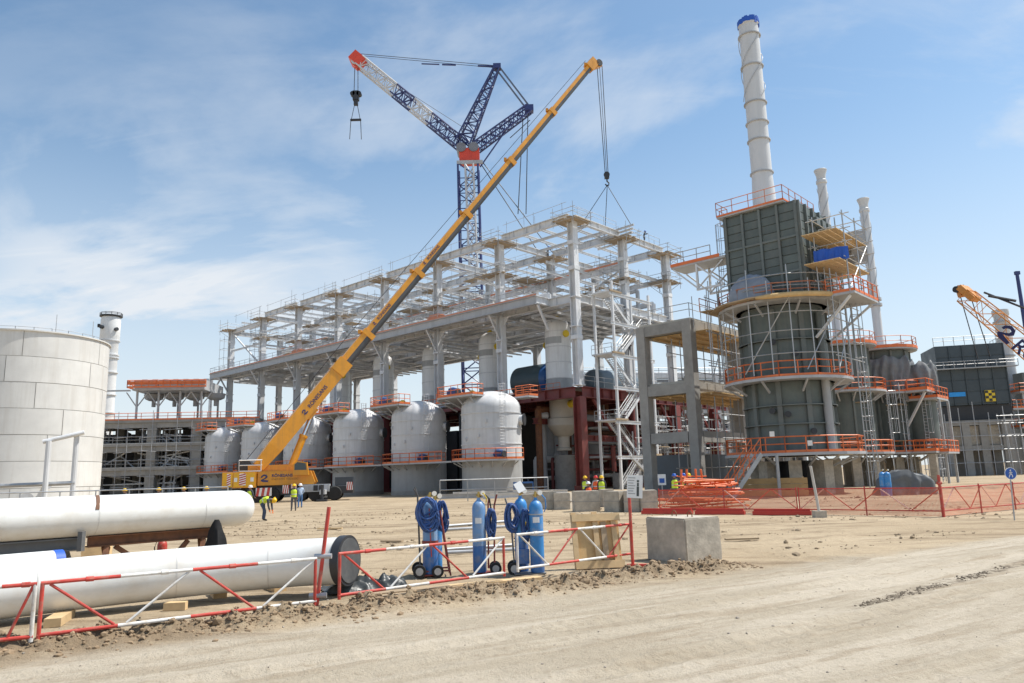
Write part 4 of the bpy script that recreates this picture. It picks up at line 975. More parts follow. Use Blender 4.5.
for i, (aa, z) in enumerate(((200, 5.9), (215, 10.4), (190, 11.4), (228, 4.6), (182, 6.2))):
    d = V(cos(radians(aa)), sin(radians(aa)), 0); q = MB().tube(d * (RF - .1) + Z * z, d * (RF + .32) + Z * z, .17, 10).build('sight_port', greenr, fz, True); MB().tube(d * (RF + .32) + Z * z, d * (RF + .38) + Z * z, .24, 10).build('port_flange', dark, q, True)
# scaffold round the waist and the plank floor under the box
sc_ = thing('furnace_scaffold', 'tube scaffold with plank floors round the waist of the dark green furnace', 'scaffold', (FC.x, FC.y, 0), GA)
b = MB()
for i in range(11):
    a = radians(120 + i * 18); d = V(cos(a), sin(a), 0); z1 = 17.0 if i % 2 else 15.9
    for r in (4.8,): b.tube(d * r + Z * 8.8, d * r + Z * z1, .045, 4)
for z in (10.3, 12.0, 13.4, 15.4, 16.3):
    for i in range(10):
        a, a2 = radians(120 + i * 18), radians(138 + i * 18); b.tube((4.8 * cos(a), 4.8 * sin(a), z), (4.8 * cos(a2), 4.8 * sin(a2), z), .04, 4)
for i in (2, 5): a, a2 = radians(130 + i * 18), radians(175 + i * 18); b.tube((4.9 * cos(a), 4.9 * sin(a), 9), (4.9 * cos(a2), 4.9 * sin(a2), 14.6), .045, 4)
b.build('scaffold_tubes', galv, sc_)
for i in range(9):
    a, a2 = radians(125 + i * 17), radians(142.5 + i * 17)
    b = MB(); b.hexa([(r * cos(q), r * sin(q), z) for z in (14.56 + .02 * (i % 2), 14.66 + .02 * (i % 2)) for r, q in ((3.5, a), (5.5, a), (5.5, a2), (3.5, a2))]); b.build('plank_floor', board, sc_)
b = MB(); rr = random.Random(4)
for i in range(9):
    a = radians(178 + i * 9)
for i in range(1): pass
pts = [(5.55 * cos(radians(185 + i * 10)), 5.55 * sin(radians(185 + i * 10)), 14.5) for i in range(9)]
MB().sweep(pts, [.12] + [.2] * 7 + [.12], 8).build('rolled_cover', plyw, sc_, True)
# ragged scaffold on the left flank and under the waist
rs = random.Random(13)
b = MB()
for i in range(5):
    x, y = -3.4 + i * .9, 4.6 + .3 * (i % 2); b.tube((x, y, 9.0), (x, y, 16.5 + rs.uniform(-.5, 1.6)), .045, 4)
for z in (10.2, 11.6, 13.0, 14.8, 15.8): b.tube((-3.9, 4.6, z), (.8, 4.8, z), .04, 4)
b.tube((-3.4, 4.6, 9.2), (.2, 4.8, 14.2), .04, 4); b.build('flank_tubes', galv, sc_)
MB().bb(-3.8, .4, 4.0, 5.1, 14.62, 14.7).build('plank_floor', board, sc_); MB().rail([(-3.8, 5.1, 14.7), (.4, 5.1, 14.7)], 1.1, 1.2, .04).build('guard_rail', pinkrail, sc_)
b = MB()
for i in range(5):
    x, y = -2.6 + i * 1.3, -5.0; b.tube((x, y, 8.7), (x, y, 16.2 + rs.uniform(0, 1)), .045, 4)
for z in (9.9, 11.3, 12.7, 14.0): b.tube((-3.0, -5.0, z), (3.0, -5.0, z), .04, 4)
b.tube((-2.6, -5, 9), (1.3, -5, 13.8), .04, 4); b.build('flank_tubes', galv, sc_)
er = MB().bb(-2.6, 2.6, -6.6, -3.7, 14.28, 14.46).build('side_platform', grey, sc_); MB().rail([(-2.6, -4.6, 14.46), (-2.6, -6.6, 14.46), (2.6, -6.6, 14.46)], 1.15, 1.1, .045, .2).build('handrail', orange, er)
MB().beam((-2.3, -6.2, 14.2), (-1.6, -3.2, 11.6), .16, .16).build('strut', white, er); MB().beam((2.3, -6.2, 14.2), (1.6, -3.0, 11.6), .16, .16).build('strut', white, er)
# side scaffold tower on the right with two plank decks and a blue sheet
st2 = thing('side_scaffold', 'scaffold tower with two plank decks and a blue sheet right of the furnace box', 'scaffold', (FC.x, FC.y, 0), GA)
b = MB()
for x in (-2.6, 0, 2.4):
    for y in (-4.1, -6.3): b.tube((x, y, 14.4), (x, y, 20.6 + (x > 2) * 1.2), .05, 4)
for z in (15.6, 17.0, 18.2, 19.2, 20.3):
    for y in (-4.1, -6.3): b.tube((-3.1, y, z), (2.9, y, z), .04, 4)
    for x in (-2.6, 0, 2.4): b.tube((x, -3.6, z), (x, -6.8, z), .04, 4)
b.tube((-2.6, -6.3, 14.6), (2.4, -6.3, 18.9), .04, 4); b.build('scaffold_tubes', galv, st2)
for z in (16.75, 19.0):
    for j in range(5): MB().bb(-3.6, 3.0, -4.05 - j * .52, -3.57 - j * .52, z, z + .07).build('plank', timber, st2)
b = MB(); n_ = 14
P = [(-2.75 + .08 * sin(i * 1.9), -4.0 - 2.5 * i / n_, 16.85 + .05 * sin(i * 2.3)) for i in range(n_ + 1)] + [(-2.72 + .06 * sin(i * 1.3 + 1), -4.0 - 2.5 * i / n_, 17.95 - .15 * i / n_ - .05 * sin(i * 1.1)) for i in range(n_ + 1)]
b.add(P, [(i, i + 1, n_ + 2 + i, n_ + 1 + i) for i in range(n_)]); b.v += [(x + .05, y, z) for x, y, z in P]; k = len(P); b.f += [(k + n_ + 1 + i, k + n_ + 2 + i, k + i + 1, k + i) for i in range(n_)]
b.build('blue_sheet', tarpb, st2)
b = MB(); P = [(2.6 + .15 * sin(j * 2), -4.2 - .5 * j + .1 * sin(i * 2 + j), 20.3 - i * .55) for i in range(6) for j in range(5)]
b.add(P, [(i * 5 + j, i * 5 + j + 1, i * 5 + j + 6, i * 5 + j + 5) for i in range(5) for j in range(4)]); b.v += [(x + .04, y, z) for x, y, z in P]; b.build('white_sheet', tarpw, st2)
# tarpaulin covered duct on the left front of the waist
def blob(name, c_, r, m, parent, seed=0, n=20, k=12, flat=.0, rough=.18):
    b = MB(); P = []
    for j in range(k + 1):
        ph = pi / 2 * j / k if flat else pi * j / k - pi / 2
        for i in range(n):
            th = 2 * pi * i / n; d = V(cos(th) * (cos(ph) if not flat else cos(ph)), sin(th) * cos(ph), sin(ph))
            s_ = 1 + rough * noise.noise(d * 2.1 + V(seed, 0, 0)) + rough * .5 * noise.noise(d * 5.3 + V(0, seed, 0))
            P.append((c_[0] + d.x * r[0] * s_, c_[1] + d.y * r[1] * s_, c_[2] + d.z * r[2] * s_))
    F = [(j * n + i, j * n + (i + 1) % n, (j + 1) * n + (i + 1) % n, (j + 1) * n + i) for j in range(k) for i in range(n)] + [tuple(range(n - 1, -1, -1))]
    b.add(P, F); return b.build(name, m, parent, True, 25)
blob('wrapped_duct', (-3.9, .6, 14.7), (.9, 1.9, 2.1), mat('blue_grey_tarpaulin', (.25, .28, .33), .6, 0, .15, 2, .5), fz, 3, 28, 16, 1, .10)

# ------------------------------------------------------------------ pipe rack far behind the concrete frame
q = at(690, 450, 135); rk = thing('pipe_rack', 'white pipe rack full of pipes seen through the concrete frame', 'pipe rack', (q.x, q.y, 0), radians(12))
for x in range(-24, 29, 6):
    for y in (0, 7): MB().bb(x - .35, x + .35, y - .35, y + .35, 0, 19).build('column', white if (x // 6) % 2 else concd, rk)
for z in (4.5, 8.5, 12.5, 16, 19):
    MB().bb(-25, 29, -.3, .3, z - .3, z + .3).build('girder', white, rk); MB().bb(-25, 29, 6.7, 7.3, z - .3, z + .3).build('girder', grey, rk)
    for i in range(5):
        r = pr.uniform(.18, .5); y = .8 + i * 1.35; x0 = pr.uniform(-25, -10); MB().tube((x0, y, z + .3 + r), (pr.uniform(15, 29), y, z + .3 + r), r, 10).build('pipe_run', pr.choice((vwhite, galv, white, grey)), rk, True)
    MB().rail([(-25, -.8, z + .3), (29, -.8, z + .3)], 1.1, 2.4, .05).build('handrail', galv, rk)
for i in range(22):
    x = pr.uniform(-23, 27); z0 = pr.choice((0, 4.5, 8.5)); MB().tube((x, -.9, z0), (x, -.9, z0 + pr.uniform(5, 10)), pr.uniform(.12, .4), 10).build('riser', pr.choice((vwhite, galv, grey)), rk, True)
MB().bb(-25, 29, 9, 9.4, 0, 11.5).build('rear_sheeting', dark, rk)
# ------------------------------------------------------------------ the smaller furnaces behind, right
def small_furnace(label, u, Y, R_, zb, zt, stack=None, wraps=(), ladder_a=-60, arm=True):
    c_ = at(u, 440, Y); t = thing('small_furnace', label, 'furnace', (c_.x, c_.y, 0), GA, 'smaller furnaces behind the main one')
    for i in range(6):
        a = 2 * pi * (i + .5) / 6; MB().box((R_ * .8 * cos(a), R_ * .8 * sin(a), (zb - .4) / 2), (.9, .8, zb - .4), a).build('pier', conc, t)
    body_ = MB().lathe([(R_, zb), (R_, zt)], 32).build('cylinder_casing', green, t, True)
    for i in range(10):
        a = 2 * pi * i / 10; MB().box(((R_ + .07) * cos(a), (R_ + .07) * sin(a), (zb + zt) / 2), (.18, .2, zt - zb - .1), a).build('rib', greenr, body_)
    ringplat(t, R_ * .98, R_ + 1.5, zb + .1, 0, 2 * pi)
    zm = zb + (zt - zb) * .58
    ringplat(t, R_ + .16, R_ + 1.4, zm, radians(100), radians(330))
    tpz = zt + .05
    p = MB().lathe([(R_ + .9, tpz), (R_ + .9, tpz + .2)], 24).build('top_platform', grey, t)
    MB().rail([((R_ + .85) * cos(2 * pi * i / 14), (R_ + .85) * sin(2 * pi * i / 14), tpz + .2) for i in range(15)], 1.2, 1.4, .04, .28).build('handrail', pinkrail, p)
    MB().ring(R_ + .9, R_ + .96, tpz + .15, tpz + .45, 24).build('toe_board', orange, p)
    a = radians(ladder_a); d = V(cos(a), sin(a), 0)
    MB().ladder(d * (R_ + 1.55) + Z * zb, d * (R_ + 1.55) + Z * zm, .6, d, .33, .035).build('ladder', galv, t)
    if arm:
        ap = MB().bb(-3.2, 1.5, -R_ - 2.2, -R_ - .2, zm - .2, zm).build('arm_platform', grey, t)
        MB().rail([(-3.2, -R_ - .4, zm), (-3.2, -R_ - 2.2, zm), (1.5, -R_ - 2.2, zm)], 1.15, 1.3, .045, .28).build('handrail', orange, ap)
        MB().beam((-2.8, -R_ - 1.9, zm - .25), (-2.0, -R_ + .3, zm - 3.6), .2, .2).beam((1.2, -R_ - 1.9, zm - .25), (1.0, -R_ + .1, zm - 3.6), .2, .2).build('strut', white, ap)
        ap = MB().bb(-3.4, 1.5, -R_ - 2.4, -R_ - .2, zb - .1, zb + .08).build('arm_platform', grey, t)
        MB().rail([(-3.4, -R_ - .4, zb + .1), (-3.4, -R_ - 2.4, zb + .1), (1.5, -R_ - 2.4, zb + .1)], 1.15, 1.3, .045, .28).build('handrail', orange, ap)
        MB().box((-2.8, -R_ - 1.9, zb / 2 - .1), (.7, .7, zb - .2)).build('pier', conc, t)
    for (a0_, a1_, z0_, z1_, rr_, sd_) in wraps: curtain(t, rr_, radians(a0_), radians(a1_), z0_, z1_, sd_)
    if stack:
        r, h, rz0 = stack
        s_ = MB().lathe([(r * 1.25, tpz), (r * 1.2, tpz + 1.2), (r, tpz + 1.8), (r, h - 1.6), (r * 1.2, h - 1.5), (r * 1.2, h - 1.2), (r * 1.0, h - 1.1), (r * 1.05, h - .6), (r * 1.45, h), (r * 1.4, h + .05), (0, h - .2)], 24).build('stack', MT['stack_grey_paint'], t, True)
        for k in range(3):
            pts = [((r + .06) * cos(2 * pi * (k / 3 + i / 30 * 1.3)), (r + .06) * sin(2 * pi * (k / 3 + i / 30 * 1.3)), rz0 + (h - 2 - rz0) * i / 30) for i in range(31)]
            MB().sweep(pts, .03, 5).build('helical_strake', grey, s_)
        for z in (tpz + 6, rz0 - .4): MB().ring(r * .9, r + .25, z, z + .3, 20).build('flange_ring', grey, s_, True)
    return t
def curtain(parent, R_, a0, a1, z0, z1, seed):
    n, k = 60, 18; P = []; b = MB()
    for j in range(k + 1):
        t_ = j / k
        for i in range(n + 1):
            u_ = i / n; a = a0 + (a1 - a0) * (u_ + .02 * noise.noise(V(t_ * 3, seed, u_ * 4)))
            f_ = (.09 + .12 * (1 - t_)) * sin(u_ * 46 + 4 * noise.noise(V(u_ * 3, t_ * 1.2, seed))) + .16 * noise.noise(V(u_ * 5, t_ * 2.4, seed + 3)) + .10 * noise.noise(V(u_ * 16, t_ * 9, seed))
            top_ = z1 + .55 * noise.noise(V(u_ * 6, seed, 1)) - .35 * abs(sin(u_ * 9 + seed)); bot = z0 + .8 * noise.noise(V(u_ * 5, seed, 7))
            r_ = R_ + f_ - (.25 * (t_ - .85) / .15 if t_ > .85 else 0); P.append((r_ * cos(a), r_ * sin(a), bot + (top_ - bot) * t_))
    b.add(P, [(j * (n + 1) + i, j * (n + 1) + i + 1, (j + 1) * (n + 1) + i + 1, (j + 1) * (n + 1) + i) for j in range(k) for i in range(n)])
    return b.build('tarp_wrap', tarp, parent, True, 60)
small_furnace('dark green furnace with a strake-wound stack directly right of the main furnace', 849, 77, 2.6, 3.2, 14.0, (.47, 33.9, 24), (), -60, False)
small_furnace('dark green furnace wrapped in grey tarpaulin under the rightmost slender stack', 891, 82, 2.7, 3.2, 14.2, (.47, 32.3, 20), ((150, 262, 9.0, 13.6, 3.35, 2.), (268, 300, 9.2, 12.6, 3.2, 4.)), -110, True)
t = thing('wrapped_burner', 'grey tarpaulin-wrapped unit on an orange platform right of the smaller furnaces', 'furnace unit', (0, 0, 0), 0)
q = at(925, 440, 80); t.location = (q.x, q.y, 0); t.rotation_euler.z = GA
curtain(t, 1.75, radians(90), radians(330), 8.9, 12.9, 5.)
MB().lathe([(1.5, 8.8), (1.5, 12.4), (0, 12.6)], 20).build('burner_casing', green, t, True)
MB().lathe([(1.5, 3.2), (1.5, 8.6)], 20).build('column_casing', green, t, True)
p = MB().bb(-2.2, 2.2, -2.2, 2.6, 8.6, 8.8).build('platform', grey, t); MB().rail([(-2.2, 2.6, 8.8), (-2.2, -2.2, 8.8), (2.2, -2.2, 8.8)], 1.15, 1.2, .045, .28).build('handrail', orange, p)
p = MB().bb(-2.2, 2.2, -2.6, 2.6, 3.0, 3.2).build('platform', grey, t); MB().rail([(-2.2, 2.6, 3.2), (-2.2, -2.6, 3.2), (2.2, -2.6, 3.2)], 1.15, 1.2, .045, .28).build('handrail', orange, p)
for x in (-1.8, 1.8):
    for y in (-2.2, 2.2): MB().beam((x, y, 0), (x, y, 8.55), .22, .22).build('leg', galv, t)
for i, (u, Y, n_, h, lab) in enumerate(((868, 74, 3, 12.5, 'tube scaffold with ladder between the two smaller furnaces'), (905, 78, 3, 10.5, 'tube scaffold in front of the tarpaulin-wrapped furnace'), (935, 84, 3, 11.5, 'tube scaffold right of the wrapped unit'))):
    q = at(u, 440, Y); t = thing('tube_scaffold', lab, 'scaffold', (q.x, q.y, 0), GA, 'tube scaffolds by the furnaces'); b = MB()
    for x in range(n_):
        for y in (0, 1.3): b.tube((x * 1.3, y, 0), (x * 1.3, y, h + (x % 2) * .9), .05, 4)
    z = 1.4
    while z < h:
        for y in (0, 1.3): b.tube((-.4, y, z), (n_ * 1.3 - .9, y, z), .045, 4)
        z += 1.25
    b.tube((0, 0, .4), (2.6, 0, h * .5), .045, 4).tube((2.6, 0, h * .5), (0, 0, h), .045, 4); b.build('scaffold_tubes', galv, t)
    for z in (4.4, 8.2): MB().bb(-.3, 2.9, -.1, 1.4, z, z + .08).build('plank_deck', board, t)
    MB().ladder((.6, -.2, .2), (.9, -.2, h - .5), .5, (0, -1, 0), .33, .04, False).build('ladder', galv, t)
# ------------------------------------------------------------------ far furnace block at the right edge
q = at(968, 440, 124); ff_ = thing('far_furnace_block', 'wide dark green furnace block on a concrete base, far right', 'furnace', (q.x, q.y, 0), radians(-14))
far_casing = mat('blue_green_casing', (.050, .068, .080), .5, 0, .2, .7, 0, (.085, .095, .10), .4, .5)
MB().bb(-4.4, 5.6, -4, 4, 11.2, 21.0).build('casing', far_casing, ff_)
cas = [o for o in ff_.children][0]
for i in range(5):
    for j in range(5): MB().bb(-4.3 + j * 1.99, -2.45 + j * 1.99, -4.09, -4.003, 11.5 + i * 1.9, 13.2 + i * 1.9).build('casing_panel', far_casing, cas)
for j in range(6): MB().bb(-4.45 + j * 1.99, -4.32 + j * 1.99, -4.25, -4.003, 11.2, 20.9).build('stiffener', far_casing, cas)
for i in range(4): MB().bb(5.603, 6.1, -3 + i * 1.7, -2 + i * 1.7, 12.5, 20).build('header_box', far_casing, cas)
MB().bb(-5.2, 7.0, -5.2, -4.3, 17.0, 17.15).rail([(-5.2, -5.2, 17.1), (7.0, -5.2, 17.1)], 1.1, 1.6, .05).build('walkway', galv, ff_)
MB().rail([(-4.5, -4.2, 21), (6.2, -4.2, 21), (6.6, 4, 21)], 1.4, 1.6, .05).build('roof_rail', galv, ff_)
MB().bb(-3.2, -.8, -4.36, -4.26, 12.6, 13.3).build('blue_sheet', mat('bright_blue_panel', (.02, .30, .75), .5), ff_)
b = MB().bb(2.0, 3.4, -4.4, -4.27, 11.6, 13.4); ypan = b.build('warning_panel', blkyel, ff_)
for i in range(4):
    for j in range(3):
        if (i + j) % 2: MB().bb(2.02 + j * .46, 2.46 + j * .46, -4.43, -4.405, 11.65 + i * .43, 12.05 + i * .43).build('black_square', dark, ypan)
MB().bb(-4.2, 5.8, -3.6, 3.6, 8.8, 11.15).build('burner_floor', dark, ff_)
for x in (-4.1, -1.6, .9, 4.0):
    for y in (-4.5, 0, 4): MB().bb(x - .55, x + .55, y - .5, y + .5, 0, 8.7).build('column', concd, ff_)
for z in (4.4, 8.4): MB().bb(-4.9, 5, -4.9, 4.5, z - .5, z + .3).build('slab', concd, ff_)
MB().bb(-4, 4.5, 2, 2.4, 0, 8).build('rear_wall', concd, ff_)
for x in (-2.85, -.35, 2.4): MB().bb(x - 1, x + 1, -4.2, -4.05, 4.8, 7.8).build('wall_infill', conc, ff_)
b = MB()
for i in range(8):
    x = 3 + i * 1.0; b.tube((x, -5.8, 0), (x - .2, -5.6, 9.5), .07, 4)
for z in (2, 4, 6, 8, 9.2): b.tube((2.6, -5.8, z), (10.4, -5.8, z), .06, 4)
b.build('tube_scaffold', galv, ff_)
t = thing('far_stack', 'slender pale stack standing behind the far furnace block', 'stack', (0, 0, 0)); q = at(1010, 380, 128); t.location = (q.x, q.y, 0)
MB().lathe([(1.5, 0), (1.5, 9), (1.15, 12), (1.1, 27), (1.3, 27.3), (1.3, 28.2), (0, 28.2)], 20).build('stack_shell', MT['stack_grey_paint'], t, True)
for z in (14, 20, 26): MB().ring(1.05, 1.35, z, z + .2, 20).build('flange_ring', grey, t, True)
for i, (z, x0, x1) in enumerate(((3.2, -3, 4), (7.5, -4.5, 4), (10.5, -5.5, 4), (13.2, -4, 4))):
    p = MB().bb(x0, x1, -8, -5.5, z - .25, z).build('platform', grey, t); MB().rail([(x0, -5.5, z), (x0, -8, z), (x1, -8, z)], 1.3, 1.3, .06, .3).build('handrail', orange, p)
MB().bb(-1.5, 4.5, -5.4, -3, 0, 16.5).build('casing', green, t)
for x in (-3, 3): MB().beam((x, -7, 0), (x, -7, 13), .3, .3).build('post', galv, t)

b = MB()
for i in range(6): x = -4.6 + i * 2.1; b.tube((x, -5.4, 0), (x, -5.4, 9.8 + (i % 3) * .9), .06, 4)
for z in (2, 4, 6.2, 8.4): b.tube((-5, -5.4, z), (6.4, -5.4, z), .05, 4)
b.build('front_scaffold', grey, ff_)
# ------------------------------------------------------------------ lattice helper
def lattice(mb_list, a, b, w0, w1, n, r, tri=False, up=Z, ends=True):
    """square lattice boom from a to b; returns chords+lacing split over the mesh builders per section"""
    a, b = Vector(a), Vector(b); d = (b - a).normalized(); x = d.cross(up).normalized(); y = x.cross(d).normalized()
    secs = len(mb_list)
    for i in range(n):
        t0, t1 = i / n, (i + 1) / n; mb = mb_list[min(secs - 1, int(t0 * secs))]
        c0, c1 = a.lerp(b, t0), a.lerp(b, t1); h0, h1 = (w0 + (w1 - w0) * t0) / 2, (w0 + (w1 - w0) * t1) / 2
        K = ((-1, -1), (1, -1), (1, 1), (-1, 1))
        q0 = [c0 + x * sx_ * h0 + y * sy_ * h0 for sx_, sy_ in K]; q1 = [c1 + x * sx_ * h1 + y * sy_ * h1 for sx_, sy_ in K]
        for k in range(4):
            mb.tube(q0[k], q1[k], r, 6); k2 = (k + 1) % 4
            mb.tube(q0[k], q1[k2], r * .6, 4) if (i + k) % 2 else mb.tube(q0[k2], q1[k], r * .6, 4)
            mb.tube(q0[k], q0[k2], r * .5, 4)

# orange lattice boom of a crane at the right edge
ob = thing('orange_lattice_boom', 'orange crane boom lattice with navy letters reaching in from the right edge', 'crane boom', (0, 0, 0))
a, b_ = at(966, 296, 66), at(1110, 414, 58)
sec = [MB(), MB()]; lattice(sec, a, b_, 1.3, 1.8, 9, .055)
for s_ in sec: s_.build('boom_section', latto, ob)
d = (b_ - a).normalized(); nrm = d.cross(Z).normalized(); upv = nrm.cross(d).normalized()
MB().beam(a - d * .8 + upv * .35, a + d * .9 + upv * .3, 1.3, .55).beam(a - d * 1.1 + upv * .3, a - d * .2 - upv * .2, .6, .5).build('boom_head', latto, ob)
MB().tube(a - d * .9 - nrm * .5, a - d * .9 + nrm * .5, .3, 14).build('sheave', dark, ob)
hd = a - d * .9
MB().tube(hd, hd + V(.9, 0, -6.4), .05, 4).tube(hd + V(.9, 0, 0), hd + V(2.0, 0, -6.2), .05, 4).build('hoist_rope', rope, ob)
MB().tube(a + upv * 1.2 + d, at(1075, 328, 60), .09, 5).build('pendant', rope, ob)
MB().tube(a + upv * 1.2 + d * 1.5, at(1016, 301, 63), .12, 5).build('pendant_bar', rope, ob)
face = a + d * 4.9 - nrm * -0  # letters on the side facing the camera
sgn = -1 if nrm.y > 0 else 1
fo = nrm * sgn * .86
Mx = Matrix((( d.x, upv.x, fo.normalized().x, 0), (d.y, upv.y, fo.normalized().y, 0), (d.z, upv.z, fo.normalized().z, 0), (0, 0, 0, 1)))
def place(o_): return Matrix.Translation(o_) @ Mx
def logo(parent, M, s_, m):
    b = MB(); o_ = [(0, .55), (.10, .80), (.42, 1.0), (.78, .92), (.92, .62), (.70, .40), (.36, .26), (1.05, .14), (.98, -.06), (.30, -.05), (.02, .10), (.06, .26), (.40, .42), (.62, .58), (.64, .72), (.48, .78), (.28, .70), (.18, .52)]
    b.prism([(x * s_, y * s_) for x, y in o_], 0, .02); q = b.build('logo_mark', m, parent); q.matrix_local = M; return q
logo(ob, place(a + d * 4.6 + fo - upv * .65), 1.35, navy)
lettering('lettering', 'RÖNESANS', 1.6, navy, ob, place(a + d * 6.3 + fo - upv * .7), .03, .01, .1)
bp = thing('blue_boom_tip', 'dark blue crane mast tip rising at the right edge beyond the orange boom', 'crane boom', (0, 0, 0))
a, b_ = at(1017, 274, 74), at(1040, 420, 74); MB().tube(a, b_, .16, 10, .24).build('mast_tube', lattb, bp, True); MB().beam(a + V(-.2, 0, .1), a + V(.25, 0, .1), .3, .35).build('mast_head', lattb, bp)

# ------------------------------------------------------------------ yellow telescopic crane
piv = at(258, 467, 76); tip = at(590.5, 66, 95)
bd = (tip - piv).normalized(); hd_ = V(bd.x, bd.y, 0).normalized(); sdv = bd.cross(Z).normalized(); bup = sdv.cross(bd).normalized()
crane = thing('telescopic_crane', 'yellow telescopic mobile crane with its long boom raised over the frame', 'crane', (0, 0, 0))
cz = -atan2(hd_.x, hd_.y) + pi / 2         # superstructure heading
SX = V(1, .16, 0).normalized(); ca = atan2(SX.y, SX.x)
base = at(279, 503, 77); base.z = 0
CM = Matrix.Translation(base) @ Matrix.Rotation(ca, 4, 'Z')
sup = bpy.data.objects.new('superstructure', None)
def cpart(mb, name, m, smooth=False, parent=None):
    o = mb.build(name, m, parent or crane, smooth)
    if parent is None: o.matrix_local = CM
    return o
# local frame: x to the right along the crane, y away, z up
sp_ = MB().prism([(-1.8, -1.5), (3.2, -1.5), (3.4, 1.5), (-1.8, 1.5)], 1.7, 2.0)
cpart(sp_, 'turntable_deck', yellow)
b = MB(); prof = [(-1.9, 1.68), (3.5, 1.68), (3.65, 1.9), (3.2, 3.05), (-1.9, 3.05)]
n_ = len(prof); b.add([(x, -1.56, z) for x, z in prof] + [(x, -.95, z) for x, z in prof], [tuple(range(n_)), tuple(range(2 * n_ - 1, n_ - 1, -1))] + [(i, n_ + i, n_ + (i + 1) % n_, (i + 1) % n_) for i in range(n_)])
flank = cpart(b, 'side_cowl', yellow)
b = MB(); b.add([(x, .95, z) for x, z in prof] + [(x, 1.56, z) for x, z in prof], [tuple(range(n_)), tuple(range(2 * n_ - 1, n_ - 1, -1))] + [(i, n_ + i, n_ + (i + 1) % n_, (i + 1) % n_) for i in range(n_)]); cpart(b, 'side_cowl', yellow)
b = MB().bb(-5.2, -2.0, -1.9, 1.9, 1.5, 3.05); cw = cpart(b, 'counterweight', yellow)
for i in range(3):
    MB().bb(-5.15 + i * 1.05, -4.2 + i * 1.05, -1.96, -1.903, 1.6, 2.98).build('weight_slab', mat('counterweight_yellow', (.78, .42, .015), .4, 0, .08, 1, 0, (.4, .25, .1), .3, .6), cw)
for x in (-3.25, -4.55):
    w_ = .62 if x > -4 else .35
    q = MB().bb(x - w_ / 2, x + w_ / 2, -1.985, -1.963, 1.75, 2.9).build('warning_board', signw, cw)
    for i in range(5):
        z = 1.75 + i * .22; MB().add([(x - w_ / 2, -1.99, z), (x + w_ / 2, -1.99, z + .16), (x + w_ / 2, -1.99, z + .28), (x - w_ / 2, -1.99, z + .12), (x - w_ / 2, -1.987, z), (x + w_ / 2, -1.987, z + .16), (x + w_ / 2, -1.987, z + .28), (x - w_ / 2, -1.987, z + .12)], [(0, 1, 2, 3), (7, 6, 5, 4), (0, 4, 5, 1), (2, 6, 7, 3)]).build('red_stripe', red, q)
for x, s_ in ((-2.35, .3), (-3.9, .3)): MB().bb(x - s_ / 2, x + s_ / 2, -1.99, -1.965, 2.1, 2.5).build('decal', signw, cw)
FR = Matrix(((1, 0, 0, 0), (0, 0, -1, 0), (0, 1, 0, 0), (0, 0, 0, 1)))
logo(flank, Matrix.Translation((-1.6, -1.565, 2.05)) @ FR, .72, navy)
lettering('lettering', 'RÖNESANS', .40, navy, flank, Matrix.Translation((-.55, -1.567, 2.48)) @ FR, .012)
lettering('lettering', 'ENDÜSTRİ TESİSLERİ', .27, mat('brown_lettering', (.25, .12, .02), .5), flank, Matrix.Translation((-.55, -1.567, 2.18)) @ FR)
b = MB().bb(-3.0, 1.6, -.8, .8, 2.9, 3.7); cpart(b, 'boom_cradle', yellow)
b = MB(); prof2 = [(1.6, 2.6), (3.1, 2.6), (2.9, 3.85), (2.0, 4.0), (1.6, 3.7)]; n_ = len(prof2)
b.add([(x, -2.3, z) for x, z in prof2] + [(x, -1.62, z) for x, z in prof2], [tuple(range(n_)), tuple(range(2 * n_ - 1, n_ - 1, -1))] + [(i, n_ + i, n_ + (i + 1) % n_, (i + 1) % n_) for i in range(n_)])
cab = cpart(b, 'crane_cab', yellow)
MB().add([(x, y, z) for y in (-2.31, -2.305) for x, z in ((1.72, 3.1), (2.9, 3.1), (2.8, 3.75), (2.0, 3.88), (1.72, 3.65))], [(0, 1, 2, 3, 4), (9, 8, 7, 6, 5)]).build('cab_window', glass, cab)
b = MB().rail([(-3.7, -1.6, 3.1), (-1.6, -1.6, 3.1), (-1.6, 1.4, 3.1)], 1.1, 1.8, .05).rail([(-3.7, -1.6, 3.1), (-3.7, 1.4, 3.1)], 1.1, 1.8, .05); b.bb(-3.7, -1.6, -1.62, -1.5, 3.07, 3.18); cpart(b, 'service_rail', signw)
b = MB().lathe([(.75, -.6), (.75, .6)], 18, (-3.4, 0, 3.6), Matrix.Rotation(pi / 2, 3, 'X')); cpart(b, 'winch_drum', dark, True)
# carrier
b = MB().bb(-4.3, 7.4, -1.45, 1.45, .7, 1.4); b.bb(-3.5, 4, -1.2, 1.2, 1.4, 1.69); chs = cpart(b, 'carrier_chassis', dark)
wh = MB().lathe([(.0, -.28), (.32, -.28), (.36, -.20), (.64, -.26), (.72, -.15), (.72, .15), (.64, .26), (0, .26)], 20, (0, 0, 0), Matrix.Rotation(pi / 2, 3, 'X')).mesh('wheel', rubber, True)
for x in (-3.4, -1.9, -.4, 2.2, 3.7, 5.6):
    for y in (-1.35, 1.35): o = inst(wh, 'wheel', crane); o.matrix_local = CM @ Matrix.Translation((x, y, .72))
b = MB().bb(2.4, 5.1, -1.75, -.3, .92, 1.66); eb = cpart(b, 'engine_box', mat('carrier_light_grey', (.42, .44, .46), .5))
for i in range(5): MB().bb(2.5 + i * .52, 2.93 + i * .52, -1.79, -1.753, 1.02, 1.56).build('louvre', dark if i in (2, 3) else grey, eb)
b = MB().bb(5.6, 7.4, -1.3, 1.3, 1.45, 2.3); dc_ = cpart(b, 'driver_cab', mat('carrier_dark_grey', (.05, .06, .075), .4)); 
